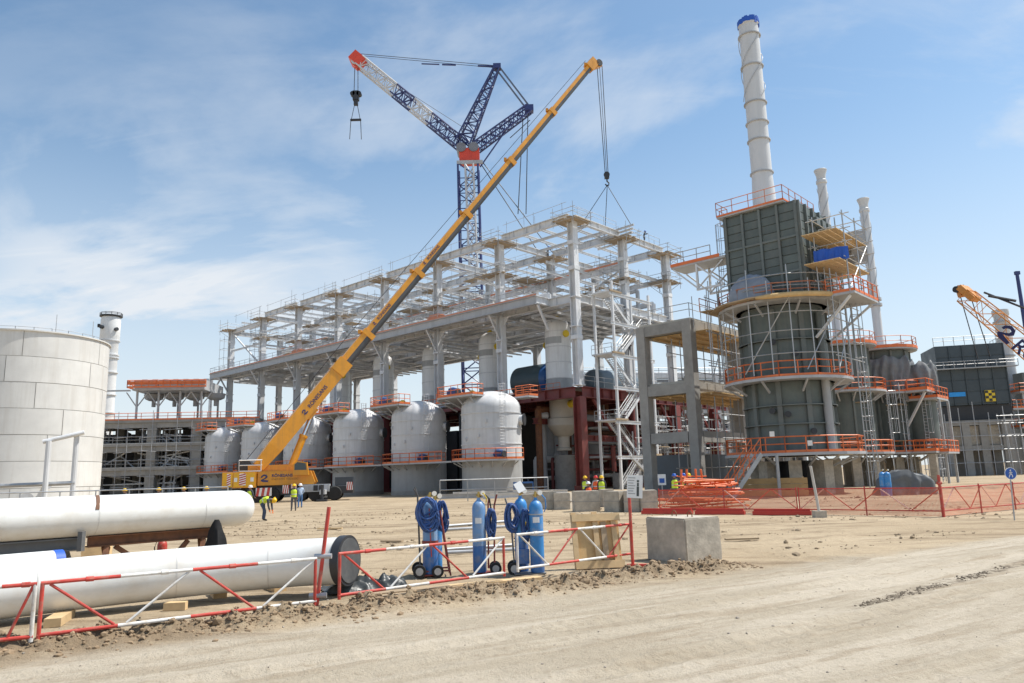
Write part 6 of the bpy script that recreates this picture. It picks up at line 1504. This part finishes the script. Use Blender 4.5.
MB().sweep([(.02, .0, 1.58), (.08, -.05, 1.62), (.14, -.05, 1.52), (.13, -.03, 1.42)], .012, 6).build('yellow_hose', blkyel, t, True)
wheel(t, .30, -.04, .12); wheel(t, .30, .28, .12)
# cart three, two bright cylinders
q = gp(531, 575); t = thing('gas_cart', 'hand truck with two bright blue gas cylinders strapped side by side, rightmost', 'gas cart', (q.x, q.y, 0), radians(6), 'gas cylinder carts')
gas_bottle(t, .13, -.06, 1.42, .14, bblue, dblue, .22); gas_bottle(t, -.15, .20, 1.46, .135, bblue, dblue, .4)
coil(t, (-.34, .06, 1.18), .10, .20, 14, .018, 0, 5, drop=.08); coil(t, (-.07, .02, 1.02), .06, .24, 12, .018, 0, 6, drop=.1)
MB().path([(-.30, .22, .12), (-.36, .22, 1.2), (-.46, .22, 1.5)], .018, 8).path([(-.02, .34, .12), (-.03, .34, 1.45)], .018, 8).tube((-.3, .22, .7), (-.02, .34, .7), .014, 6).bb(-.34, .28, -.2, .34, .03, .055).build('frame', mat('cart_grey', (.16, .17, .18), .6), t)
for z in (.72, 1.12): MB().ring(.142, .15, z - .012, z + .012, 24).build('chain', galv, t).location = (.13, -.06, .06)
for z in (.72, 1.12): MB().bb(-.06, .06, .02, .1, z + .03, z + .08).build('bracket', dark, t)
MB().bb(-.24, -.02, .0, .04, .22, .5).build('lower_panel', dblue, t)
MB().sweep([(.14, -.05, 1.56), (.24, -.06, 1.58), (.33, -.05, 1.48), (.34, -.04, 1.3), (.30, -.04, 1.22)], .013, 6).build('hose', bblue, t, True)
MB().box((-.16, .16, 1.72), (.17, .02, .22), radians(10), radians(-25), radians(-25)).build('tag_plate', signw, t)
wheel(t, -.33, .0, .13); wheel(t, -.30, .42, .13)

# ------------------------------------------------------------------ leaning wooden shutter panel
q = gp(600, 569.5); q1 = gp(577, 572)
t = thing('wooden_shutter', 'framed plywood panel propped up behind the end of the barrier', 'panel', (q.x, q.y, 0), radians(12)); t.rotation_euler = (radians(-13), 0, radians(10))
MB().bb(-.50, .50, 0, .022, .02, 1.12).build('plywood_sheet', mat('plywood_light', (.58, .39, .18), .75, 0, .14, 2.2, .3, (.30, .19, .09), .5, 2.5), t)
for x in (-.48, -.02, .38): MB().bb(x - .05, x + .06, -.055, -.001, .02, 1.12 + (.05 if x < 0 else -.02)).build('batten', timber, t)
for z in (.09, 1.05): MB().bb(-.52, .52, -.10, -.056, z - .075, z + .075).build('cross_board', timber, t)
MB().bb(.10, .22, -.05, -.001, .17, .97).build('batten', board, t)
MB().beam((0, .05, .9), (0, .55, .13), .06, .06).build('prop', timber, t)

# ------------------------------------------------------------------ concrete blocks
def cblock(w_, dp, h, name, label, loc, rz, group=None, notch=False, seed=0, m=conc, taper=.0):
    bm = bmesh.new(); bmesh.ops.create_cube(bm, size=1)
    for v_ in bm.verts:
        k = 1 - taper * (v_.co.z + .5); v_.co = V(v_.co.x * w_ * k, v_.co.y * dp * k, (v_.co.z + .5) * h)
    bmesh.ops.bevel(bm, geom=bm.edges[:], offset=.03, segments=2, affect='EDGES')
    bmesh.ops.subdivide_edges(bm, edges=bm.edges[:], cuts=5, use_grid_fill=True)
    for v_ in bm.verts:
        nn = noise.noise(v_.co * 3.1 + V(seed, 0, 0)) * .012 + noise.noise(v_.co * 9 + V(0, seed, 0)) * .006; v_.co += v_.co.normalized() * nn
    me_ = bpy.data.meshes.new(name); bm.to_mesh(me_); bm.free(); me_.materials.append(m); me_.polygons.foreach_set('use_smooth', [True] * len(me_.polygons)); me_.set_sharp_from_angle(angle=radians(40))
    o = bpy.data.objects.new(name, me_); C.objects.link(o); o.location = loc; o.rotation_euler.z = rz
    if label: tag(o, label, 'concrete block', group)
    return o
cn = gp(687, 564); cl_, cr_ = gp(649.5, 559.5), gp(717, 556)
d1 = (cl_ - cn); d2_ = (cr_ - cn); ang = atan2(-d1.y, -d1.x)
ctr = cn + d1.normalized() * .64 + V(-d1.normalized().y, d1.normalized().x, 0) * -.55
blk = cblock(1.27, 1.08, .96, 'concrete_block', 'large grey concrete block standing alone right of the sign pole', (ctr.x, ctr.y, -.02), ang, None, seed=3)
for x in (-.25, .25): MB().sweep([(x - .07, 0, .9), (x - .07, 0, 1.04), (x - .02, 0, 1.09), (x + .02, 0, 1.09), (x + .07, 0, 1.04), (x + .07, 0, .9)], .012, 6).build('lifting_loop', rust, blk)
rowb = [(528, 509.5, 1.0, .95, 0, 'low pale block at the left end of the concrete block row'), (546, 509.5, .98, 1.05, .08, 'second concrete block from the left end of the row'), (564, 509.6, 1.0, 1.08, -.05, 'third concrete block from the left end of the row'),
        (587, 511.5, 1.38, 1.16, .1, 'wide concrete block in front of the orange-vested workers'), (608, 507, .8, 1.05, .3, 'concrete block set back in shade behind the row'), (619, 512, .95, 1.2, .75, 'turned concrete block with a shaded left side, left of the sign board'), (634, 512, .85, 1.15, .0, 'concrete block half hidden behind the white notice board'), (650, 512, .85, 1.10, -.05, 'last concrete block at the right end of the row')]
for i, (u, v, w_, h, rz, lab) in enumerate(rowb):
    q = gp(u, v); o = cblock(w_ * (.93 + .05 * (i % 2)), 1.0, h * .93 + .07 * sin(i * 2.1), 'concrete_block', lab, (q.x, q.y + .5 + .18 * sin(i * 1.7), -.02), rz - .1 + .12 * sin(i * 2.9), 'concrete blocks in a row', seed=i * 7)
    MB().bb(-w_ / 2 - .012, w_ / 2 + .012, -.512, .512, h * .46 - .015, h * .46 + .015).build('joint_band', concd, o)

# ------------------------------------------------------------------ steel lengths on the ground behind the carts
lens = [(447, 526, 516, 520.5, .055, galv, 'bright steel tube lying behind the gas carts, farther one'), (446, 529.5, 512, 526, .05, grey, 'grey steel tube lying just in front of the farther bright tube'),
        (446, 549.5, 512, 545, .045, galv, 'bright steel tube lying behind the gas carts, nearer one'), (446, 552.5, 518, 549, .045, grey, 'grey steel tube lying nearest behind the gas carts')]
for u0, v0, u1, v1, r, m_, lab in lens:
    a, b_ = gp(u0, v0, .07), gp(u1, v1, .07); o = MB().tube((0, 0, 0), b_ - a, r, 12).tube((0, 0, 0), (a - b_).normalized() * .02, r * 1.15, 12).build('steel_tube', m_, None, True); o.location = a; tag(o, lab, 'steel tube', 'steel tubes on the sand')
pr = random.Random(21)
labs = ['left end', 'left part', 'middle', 'centre right', 'right part', 'right end', 'top']
for i in range(7):
    u = 438 + i * 15; a = gp(u, 499.5 - (i % 3)); o = MB().ibeam((0, 0, .25 + .12 * (i % 3)), (5.2, .5, .25 + .1 * (i % 2)), .32, .42, .04, .04).build('stacked_beam', white if i % 2 else galv); o.location = a; o.rotation_euler.z = pr.uniform(-.15, .2)
    tag(o, 'steel beam in the low stack before the nearest reactor, ' + labs[i], 'steel beam', 'steel beams stacked before the reactors')

# ------------------------------------------------------------------ orange netting fence with lattice panels, right
def net_fence(label, A, B, h=1.05, z0=.02):
    A, B = Vector(A), Vector(B); A.z = B.z = 0; d = B - A; L = d.length; t = thing('netting_fence', label, 'fence', A, atan2(d.y, d.x), 'orange netting fences')
    n = int(L / .5); k = 4; P = []; UV = []
    for j in range(k + 1):
        for i in range(n + 1):
            x = L * i / n; z = z0 + h * j / k - (.05 * abs(sin(i * pi / 5)) if j == k else 0); P.append((x, .05 * noise.noise(V(x * .9, j * .7, A.x)), z)); UV.append((x, z))
    me_ = bpy.data.meshes.new('netting'); F = [(j * (n + 1) + i, j * (n + 1) + i + 1, (j + 1) * (n + 1) + i + 1, (j + 1) * (n + 1) + i) for j in range(k) for i in range(n)]
    me_.from_pydata(P, [], F); uv = me_.uv_layers.new(name='UVMap')
    for l_ in me_.loops: uv.data[l_.index].uv = UV[l_.vertex_index]
    me_.materials.append(net); o = bpy.data.objects.new('netting', me_); C.objects.link(o); o.parent = t
    MB().tube((0, .02, z0 + h), (L, .02, z0 + h), .03, 6).tube((0, .02, .22), (L, .02, .22), .025, 6).build('rail', red, t, True)
    m_ = max(1, round(L / 1.05)); b = MB()
    for i in range(m_):
        x0, x1 = L * i / m_, L * (i + 1) / m_; o = MB().tube((x0, .04, z0 + h) if i % 2 else (x0, .04, .22), (x1, .04, .22) if i % 2 else (x1, .04, z0 + h), .022, 6).build('diagonal', rw_white if i % 3 == 0 else red, t)
    for i in range(max(2, round(L / 3)) + 1):
        x = L * i / max(2, round(L / 3)); MB().tube((x, .0, -.05), (x, 0, 1.15), .028, 6).build('post', red, t)
    return t
c1_ = gp(660, 513); c2_ = gp(798, 514.5); c3_ = gp(943.5, 517); c4_ = gp(1075, 504)
net_fence('orange netting fence in front of the stacked orange railings', c1_, c2_); net_fence('orange netting fence in front of the dark furnaces', c2_ + V(.1, 0, 0), c3_); net_fence('orange netting fence receding to the right edge', c3_ + V(.1, .1, 0), c4_)
t = thing('corner_post', 'tall red post at the corner of the orange netting fence', 'post', c3_); MB().tube((0, 0, -.1), (0, 0, 1.55), .05, 10).tube((-.08, 0, 1.25), (.08, 0, 1.25), .06, 8).build('post', red, t, True)
for i, (u0, u1, v, lab) in enumerate(((640, 690, 514, 'red plastic barrier base left, under the stacked orange railings'), (693, 742, 514.5, 'red plastic barrier base, middle of three along the netting'), (750, 808, 515, 'red plastic barrier base right, before the timber hoarding'))):
    a, b_ = gp(u0, v), gp(u1, v); L = (b_ - a).length; o = MB().prism([(0, 0), (L, 0), (L, .3), (0, .3)], 0, .16).bb(.05, L - .05, .08, .22, .16, .26).build('plastic_base', mat('red_plastic', (.48, .035, .025), .4, 0, .12, 3), None); o.location = (a.x, a.y - .35, .01); o.rotation_euler.z = atan2((b_ - a).y, (b_ - a).x); tag(o, lab, 'barrier base', 'red plastic barrier bases')
# stack of orange railing frames
rl = MB(); rl.rail([(0, 0, 0), (2.8, 0, 0)], 1.0, .7, .035, .0)
rlm = [MB().rail([(0, 0, 0), (l_, 0, 0)], 1.0, .7, .036).mesh('orange_railing', orange) for l_ in (2.4, 3.0, 3.6)]
names_ = ['bottom', 'second', 'third', 'fourth', 'fifth', 'sixth', 'seventh', 'eighth', 'ninth', 'tenth', 'eleventh', 'twelfth', 'thirteenth', 'topmost']
q0 = gp(702, 509)
names_ += ['fifteenth', 'sixteenth', 'seventeenth', 'eighteenth', 'nineteenth', 'twentieth', 'twenty-first', 'twenty-second']; names_.remove('topmost'); names_.insert(13, 'fourteenth'); names_[21] = 'topmost'
for i in range(22):
    f_ = i / 21; m_ = 2 if f_ < .4 else 1 if f_ < .75 else 0
    o = inst(rlm[m_], 'orange_railing', None, (q0.x - (1.9, 1.5, 1.2)[2 - m_] + pr.uniform(-.5, 1.0) * (1 - f_ * .6) - .1 * f_, q0.y + pr.uniform(-.5, .8) * (1 - f_ * .5), .05 + i * .066), rot=(radians(86 + pr.uniform(-7, 7)), pr.uniform(-.05, .06), pr.uniform(-.3, .3)))
    tag(o, f'orange steel railing section, {names_[i]} from the ground in the lying pile', 'railing', 'orange railings piled up')
for i in range(4):
    o = inst(MB().tube((0, 0, 0), (0, 0, 1.1), .055, 6).tube((-.25, 0, .75), (.25, 0, .7), .035, 6).mesh('orange_post', orange), 'orange_post', None, (q0.x - 1.0 + i * .42, q0.y + .4 * (i % 2), .95), rot=(radians(6 * i - 8), radians(5 - 4 * i), 0))
    tag(o, 'orange railing post standing up out of the pile, ' + ('leftmost', 'second from left', 'third from left', 'rightmost')[i], 'post', 'orange posts on the pile')
# timber hoarding, leaning white post, tarp bundle, blue bottles, signs
a, b_ = gp(741, 497), gp(809, 496); L = (b_ - a).length
t = thing('timber_hoarding', 'low brown timber hoarding in front of the furnace piers', 'hoarding', a, atan2((b_ - a).y, (b_ - a).x))
for i in range(3): MB().bb(0, L, 0, .06, .04 + i * .42, .44 + i * .42).build('board', mat('hoarding_timber', (.42, .27, .12), .8, 0, .2, 1.5, .3), t)
for x in (.3, L / 2, L - .3): MB().bb(x - .06, x + .06, .061, .16, 0, 1.35).build('post', timber, t)
a = gp(820, 517.5); tp2 = at(810.5, 466, a.y)
t = thing('leaning_post', 'leaning white post in a small concrete foot before the netting fence', 'post', a)
MB().tube((0, 0, .1), tp2 - a, .055, 10).build('post', mat('dirty_white', (.52, .50, .46), .6), t, True); MB().prism([(-.24, -.2), (.2, -.22), (.22, .2), (-.22, .22)], 0, .26).build('foot', conc, t)
q = gp(915, 495); b = MB(); n, k = 72, 26; P = []
for j in range(k + 1):
    t_ = j / k
    for i in range(n):
        th = 2 * pi * i / n; cx_, sx_ = cos(th), sin(th); sq = (abs(cx_) ** 3 + abs(sx_) ** 3) ** (-1 / 3)
        rad = min(1, (t_ / .55) ** .7) if t_ < .55 else 1 + .12 * (t_ - .55); ht = 1.62 * (1 - max(0, t_ - .42) / .58) if t_ > .42 else 1.62 - .12 * (t_ / .42) ** 2
        fold = (.03 + .20 * max(0, t_ - .3)) * sin(th * 11 + 5 * noise.noise(V(cx_ * 1.5, sx_ * 1.5, t_))) * min(1, t_ * 2) + .16 * noise.noise(V(cx_ * 1.7, sx_ * 1.7, t_ * 1.5 + 3)) - .14 * abs(noise.noise(V(cx_ * 3.3, sx_ * 3.3, t_ * 2.2 + 6))) * t_
        x_ = 1.7 * cx_ * sq * rad * (1 + fold); y_ = 1.25 * sx_ * sq * rad * (1 + fold); P.append((x_, y_, max(.0, ht * (1 + .12 * noise.noise(V(x_ * .8, y_ * .8, 2))) - .30 * max(0, x_ + .2) * .5 - .25 * max(0, -x_ - .8) + .04 * noise.noise(V(x_ * 4, y_ * 4, 6)) - .22 * abs(noise.noise(V(x_ * 1.3, y_ * 1.3, 9))))))
b.add(P, [(j * n + i, (j + 1) * n + i, (j + 1) * n + (i + 1) % n, j * n + (i + 1) % n) for j in range(k) for i in range(n)])
o = b.build('tarp_bundle', mat('dark_grey_tarpaulin', (.125, .13, .135), .55, 0, .2, 2, .4), None, True, 60); o.location = (q.x, q.y + 1.2, -.02); tag(o, 'grey tarpaulin-covered bundle on the ground beneath the smaller furnaces', 'covered bundle')
for i, u in enumerate((884.5, 889.5)):
    q = gp(u, 496.5); t = thing('gas_cylinder', ('left', 'right')[i] + ' one of two blue gas cylinders beside the tarpaulin bundle', 'gas cylinder', (q.x, q.y, 0), 0, 'blue cylinders by the furnaces')
    gas_bottle(t, 0, 0, 1.5, .2, bblue, dblue, .4)
a = gp(1014.5, 520.5); tp3 = at(1010.5, 473.5, a.y)
t = thing('pedestrian_sign', 'round blue pedestrian sign on a thin post at the right edge', 'sign', a)
MB().tube((0, 0, -.1), tp3 - a + V(0, 0.03, .1), .022, 8).build('post', galv, t, True)
M6 = Matrix.Rotation(pi / 2, 3, 'X'); ds = tp3 - a
pz = MB().lathe([(0, 0), (.20, 0), (.20, .012), (0, .012)], 32, ds, M6).build('sign_plate', signb, t, True)
MB().ring(.19, .205, -.001, .014, 32).build('rim', signw, pz).matrix_local = Matrix.Translation(ds) @ M6.to_4x4()
wlk = MB(); oy = -.0155
def lim(p, q_, w0): wlk.beam((ds.x + p[0], ds.y + oy, ds.z + p[1]), (ds.x + q_[0], ds.y + oy, ds.z + q_[1]), w0, .003, V(0, 1, 0))
lim((0, .07), (0, -.01), .055); lim((0, 0), (-.05, -.07), .028); lim((-.05, -.07), (-.075, -.13), .024); lim((0, 0), (.045, -.06), .028); lim((.045, -.06), (.05, -.13), .024); lim((0, .06), (-.06, .01), .02); lim((0, .06), (.06, .02), .02)
wlk.lathe([(0, 0), (.026, 0), (.026, .003), (0, .003)], 14, ds + V(0, -.013, .105), M6); wlk.build('walking_figure', signw, pz)
q = gp(663, 500); t = thing('notice_stand', 'small white notice on a stand behind the block row', 'sign', (q.x, q.y, 0)); s_p = at(663, 480, q.y)
MB().tube((0, 0, 0), (0, 0, s_p.z), .04, 6).build('post', galv, t); nb = MB().bb(-.28, .28, -.05, -.02, s_p.z - .35, s_p.z + .4).build('board', signw, t); MB().bb(-.18, .18, -.06, -.052, s_p.z - .2, s_p.z + .12).build('printed_block', signb, nb)

# ------------------------------------------------------------------ workers
def worker(label, loc, rz, pose='stand', vest=hviz, helm=hely, trouser=jeans, top=shirt, gl=skin, scale=1.0, group='workers on the site'):
    t = thing('person', label, 'person', loc, rz, group); t.scale = (scale,) * 3
    # joints, facing -Y
    if pose == 'stand':
        J = dict(pel=(0, 0, .95), sp=(0, .01, 1.15), ch=(0, .0, 1.38), nk=(0, -.01, 1.52), hd=(0, -.02, 1.62), ht=(0, -.015, 1.74),
                 shl=(.19, 0, 1.44), ell=(.25, .03, 1.16), wrl=(.24, -.08, .92), hal=(.235, -.10, .84), hil=(.10, 0, .92), knl=(.12, -.02, .50), anl=(.13, .02, .09), tol=(.14, -.15, .04))
        mirror = True; ext = {}
    elif pose == 'bend':
        J = dict(pel=(0, .10, .95), sp=(0, -.06, 1.07), ch=(0, -.28, 1.12), nk=(0, -.44, 1.10), hd=(0, -.52, 1.06), ht=(0, -.62, 1.02),
                 shl=(.18, -.34, 1.08), ell=(.20, -.36, .78), wrl=(.16, -.42, .54), hal=(.15, -.44, .46), hil=(.10, .08, .92), knl=(.14, .02, .50), anl=(.16, .10, .09), tol=(.17, -.08, .04))
        mirror = True; ext = dict(anr=(-.14, -.12, .09), tor=(-.14, -.30, .04), knr=(-.12, -.16, .50))
    else:  # reach / lean
        J = dict(pel=(0, .05, .92), sp=(0, -.02, 1.12), ch=(0, -.10, 1.34), nk=(0, -.15, 1.47), hd=(0, -.18, 1.57), ht=(0, -.20, 1.69),
                 shl=(.19, -.12, 1.40), ell=(.23, -.30, 1.22), wrl=(.16, -.50, 1.28), hal=(.14, -.58, 1.30), hil=(.10, .04, .90), knl=(.12, -.05, .49), anl=(.13, .08, .09), tol=(.14, -.10, .04))
        mirror = True; ext = {}
    J = {k: Vector(v_) for k, v_ in J.items()}
    for k in list(J):
        if k.endswith('l') and k not in ('pel',): J[k[:-1] + 'r'] = V(-J[k].x, J[k].y, J[k].z)
    if pose == 'stand': J['elr'] = V(-.27, -.02, 1.18); J['wrr'] = V(-.20, -.20, 1.02); J['har'] = V(-.18, -.27, .99); J['knr'] = V(-.12, -.08, .50); J['anr'] = V(-.13, -.05, .09); J['tor'] = V(-.15, -.22, .04)
    for k, v_ in ext.items(): J[k] = Vector(v_)
    E_ = [('pel', 'sp'), ('sp', 'ch'), ('ch', 'nk'), ('nk', 'hd'), ('hd', 'ht')]
    for s_ in 'lr': E_ += [('ch', 'sh' + s_), ('sh' + s_, 'el' + s_), ('el' + s_, 'wr' + s_), ('wr' + s_, 'ha' + s_), ('pel', 'hi' + s_), ('hi' + s_, 'kn' + s_), ('kn' + s_, 'an' + s_), ('an' + s_, 'to' + s_)]
    Rr = dict(pel=.145, sp=.14, ch=.16, nk=.06, hd=.09, ht=.075, sh=.075, el=.055, wr=.04, ha=.038, hi=.105, kn=.075, an=.055, to=.045)
    keys = list(J); idx = {k: i for i, k in enumerate(keys)}
    me_ = bpy.data.meshes.new('body'); me_.from_pydata([J[k] for k in keys], [(idx[a_], idx[b__]) for a_, b__ in E_], [])
    o = bpy.data.objects.new('body', me_); C.objects.link(o)
    o.modifiers.new('s', 'SKIN'); sv = me_.skin_vertices[0].data
    for k in keys:
        r_ = Rr.get(k, Rr.get(k[:2], .06)); sv[idx[k]].radius = (r_, r_ * (.78 if k in ('pel', 'sp', 'ch') else 1)); sv[idx[k]].use_root = (k == 'pel')
    o.modifiers.new('d', 'SUBSURF').levels = 1; o.modifiers['d'].render_levels = 1
    dg = bpy.context.evaluated_depsgraph_get(); nm = bpy.data.meshes.new_from_object(o.evaluated_get(dg)); bpy.data.objects.remove(o)
    nm.materials.clear()
    for m_ in (top, trouser, skin, boot, gl): nm.materials.append(m_)
    segs = [(J[a_], J[b__], (2 if a_ in ('nk', 'hd') else 4 if a_[:2] == 'wr' else 3 if a_[:2] == 'an' else 1 if (a_ == 'pel' or a_[:2] in ('hi', 'kn')) and b__ != 'sp' else 0)) for a_, b__ in E_]
    for p in nm.polygons:
        c_ = p.center; best = (9, 0)
        for a_, b__, mi in segs:
            ab = b__ - a_; tt = max(0, min(1, (c_ - a_).dot(ab) / ab.length_squared)); dd = (c_ - a_ - ab * tt).length
            if dd < best[0]: best = (dd, mi)
        p.material_index = best[1]; p.use_smooth = True
    # fingers grown from each palm, part of the same mesh
    bm = bmesh.new(); bm.from_mesh(nm)
    for s_ in 'lr':
        h_ = J['ha' + s_]; d_ = (h_ - J['wr' + s_]).normalized(); sx_ = d_.cross(Z); sx_ = sx_.normalized() if sx_.length > .1 else V(1, 0, 0)
        for k in range(5):
            fb = MB(); l_ = (.05, .075, .085, .08, .06)[k]; o_ = h_ + sx_ * (.018 * (k - 2)) + d_ * (.0 if k == 0 else .025); dr = (d_ + sx_ * (-.9 if k == 0 else .06 * (k - 2))).normalized()
            mid_ = o_ + dr * l_ * .55; e_ = mid_ + (dr + V(0, -.5, -.1)).normalized() * l_ * .5
            fb.sweep([o_, mid_, e_], [.011, .0095, .007], 5)
            vs_ = [bm.verts.new(q) for q in fb.v]
            for f in fb.f: ff2 = bm.faces.new([vs_[i] for i in f]); ff2.material_index = 4; ff2.smooth = True
    # nose and ears
    hdv = J['hd']; upd = (J['ht'] - J['hd']).normalized(); fwd_ = V(0, -1, 0) - upd * V(0, -1, 0).dot(upd); fwd_.normalize()
    for o_, e_, r0_ in ((hdv + fwd_ * .085 + upd * .03, hdv + fwd_ * .115 - upd * .0, .014), (hdv + V(.085, 0, 0), hdv + V(.10, .01, .04), .018), (hdv - V(.085, 0, 0), hdv + V(-.10, .01, .04), .018)):
        fb = MB().tube(o_, e_, r0_, 6); vs_ = [bm.verts.new(q) for q in fb.v]
        for f in fb.f: ff2 = bm.faces.new([vs_[i] for i in f]); ff2.material_index = 2
    bm.to_mesh(nm); bm.free()
    bo = bpy.data.objects.new('body', nm); C.objects.link(bo); bo.parent = t
    for sgx in (-.035, .035): MB().box(hdv + fwd_ * .088 + upd * .045 + V(sgx, 0, 0), (.022, .01, .012)).build('eye', dark, bo)
    # vest: loft round the trunk
    if vest:
        c0, c1, c2 = J['pel'].lerp(J['sp'], -.1), J['sp'], J['ch'].lerp(J['nk'], .45); ax = (c2 - c0).normalized(); fx = V(1, 0, 0); fy = ax.cross(fx).normalized(); b = MB(); P = []; n = 18
        rings = [(c0, .20, .155), (c0.lerp(c1, .6), .195, .15), (c1.lerp(c2, .3), .205, .16), (c1.lerp(c2, .7), .215, .165), (c2, .15, .12)]
        for c_, rx, ry in rings: P += [c_ + fx * rx * cos(2 * pi * i / n) + fy * ry * sin(2 * pi * i / n) for i in range(n)]
        b.add(P, [(j * n + i, j * n + (i + 1) % n, (j + 1) * n + (i + 1) % n, (j + 1) * n + i) for j in range(4) for i in range(n)]); ve = b.build('vest', vest, t, True)
        b = MB(); P = []
        for c_, k in ((c0.lerp(c1, .75), 1), (c0.lerp(c1, 1.0), 1)): P += [c_ + fx * .208 * cos(2 * pi * i / n) + fy * .163 * sin(2 * pi * i / n) for i in range(n)]
        b.add(P, [(i, (i + 1) % n, n + (i + 1) % n, n + i) for i in range(n)]); b.build('reflective_band', mat('reflective_grey', (.6, .62, .6), .3), ve, True)
    hp = J['ht']; M7 = upd.to_track_quat('Z', 'Y').to_matrix()
    MB().lathe([(.17, -.03), (.172, -.015), (.135, .0), (.132, .04), (.115, .09), (.07, .125), (0, .135)], 20, hp - upd * .045, M7).build('helmet', helm, t, True, 60)
    return t
q = gp(263, 521); worker('bending person in a yellow vest and helmet reaching to the ground near the crane', (q.x, q.y, 0), radians(82), 'bend', hviz, hely, jeans, shirt, glove)
q = gp(293.5, 511); worker('standing person in a yellow vest facing us in front of the crane carrier', (q.x, q.y, 0), radians(12), 'stand', hviz, hely, trgrey, shirt)
q = gp(300, 508); worker('person in pale blue overalls just behind the standing person by the crane', (q.x, q.y, 0), radians(-150), 'stand', None, helw, bluework, mat('pale_blue_cloth', (.35, .45, .6), .9))
for (u, y_, lab) in ((125, 50.5, 'person whose yellow helmet shows above the upper pipe, leftmost of four'), (159, 49.5, 'person whose yellow helmet shows above the upper pipe, second from left'), (184, 51, 'person whose yellow helmet shows above the upper pipe, third from left'), (206.5, 50, 'person whose yellow helmet shows above the upper pipe, rightmost of four')):
    a = at(u, 490, y_); worker(lab, (a.x, a.y, 0), radians(random.uniform(-60, 60)), 'stand', hviz, hely, jeans, shirt)
a = at(250, 495, 50); worker('person in a yellow vest half hidden behind the rounded end of the upper pipe', (a.x, a.y, 0), 2.6, 'stand', hviz, helw, trgrey, shirt)
for (u, y_, rz, ve, he, lab) in ((585, 52, 2.4, hviz, hely, 'person in a yellow vest behind the block row, leftmost of the group'), (588, 48, .3, hvo, helw, 'person in an orange vest crouching over the concrete blocks'), (596, 50, -.5, hvo, helr, 'person in an orange vest and red helmet behind the block row'), (601.5, 48.5, 2.9, hviz, hely, 'person in a yellow vest seen from behind, rightmost of the group at the blocks')):
    a = at(u, 482, y_); worker(lab, (a.x, a.y, 0 if 'crouch' not in lab else -.35), rz, 'stand', ve, he, jeans, mat('white_shirt', (.6, .6, .58), .9) if he == helr else shirt)
for (u, y_, he, lab) in ((674.5, 47, helb, 'person with a blue helmet and yellow vest seen from behind beside the orange pile'), (689, 49, hely, 'person with a yellow helmet behind the orange railing pile'), (684, 51, helb, 'person with a blue helmet partly hidden behind the orange railing pile')):
    a = at(u, 482, y_); worker(lab, (a.x, a.y, 0), 3.0, 'stand', hviz, he, trgrey, shirt)
for (X, Y, z, rz, ps, lab) in ((10.2, 12.6, ZH - 1.05, 1.0, 'reach', 'dark-clothed person crouching over a column head high on the frame'), (11.6, 10.8, ZH - 1.05, .2, 'stand', 'dark-clothed person standing on a column-head platform high on the frame'), (17, .2, ZH - .1, 1.8, 'reach', 'person leaning on the right roof girder of the white frame'), (6.9, -3.0, 16.45, 0, 'reach', 'person in dark clothes on a landing of the white stair tower')):
    q = W(X, Y, z); worker(lab, q, rz, ps, None, helb if ps == 'reach' else hely, trgrey, shirt)

q = gp(524, 497); t = thing('blue_compressor', 'small blue compressor unit beyond the block row, left of the bell-shaped vessel', 'compressor', (q.x, q.y + 4, 0), radians(10))
MB().bb(-.9, .9, -.6, .6, .35, 1.35).build('housing', dblue, t); MB().bb(-.8, .8, -.63, -.603, .5, 1.2).build('louvre_panel', dark, t); MB().bb(-.95, .95, -.65, .65, .25, .345).build('skid', dark, t)
for x in (-.6, .6): MB().lathe([(0, -.08), (.26, -.08), (.26, .08), (0, .08)], 14, (x, -.55, .26), Matrix.Rotation(pi / 2, 3, 'X')).build('wheel', rubber, t, True)
MB().tube((.5, 0, 1.35), (.5, 0, 1.75), .06, 8).build('exhaust', dark, t)
# stickers on the gas bottles
for root in [o for o in C.objects if o.name.startswith('gas_cart')]:
    for i, ch_ in enumerate([c_ for c_ in root.children if c_.name.startswith('cylinder')]):
        bx_ = [v_.co for v_ in ch_.data.vertices]; cx_ = sum(v_.x for v_ in bx_) / len(bx_); cy_ = sum(v_.y for v_ in bx_) / len(bx_); rr_ = max(v_.x for v_ in bx_) - cx_
        MB().ring(rr_ + .0005, rr_ + .003, 1.02 - .1 * i, 1.13 - .1 * i, 8, radians(235 + 25 * i), radians(290 + 25 * i)).build('sticker', signw if i == 0 else blkyel, ch_).location = (cx_, cy_, 0)

rs = random.Random(41)
lit = [(392, 543, 'offcut of grey board lying on the sand left of the gas carts', board), (560, 532, 'short timber offcut on the sand behind the wooden shutter', timber), (742, 541, 'broken board lying on the sand right of the concrete block', board), (330, 530, 'pale timber offcut lying on the sand beyond the pipe cap', timber), (690, 527, 'flat brown board on the sand behind the concrete block', board)]
for u, v, lab, m_ in lit:
    q = gp(u, v); o = MB().box((0, 0, .04), (rs.uniform(.5, 1.1), .16, .05), rs.uniform(-.6, .6)).box((.1, .12, .03), (rs.uniform(.3, .6), .1, .04), rs.uniform(-.3, .9)).build('timber_offcut', m_); o.location = (q.x, q.y, .02); tag(o, lab, 'timber offcut', 'timber scraps on the sand')
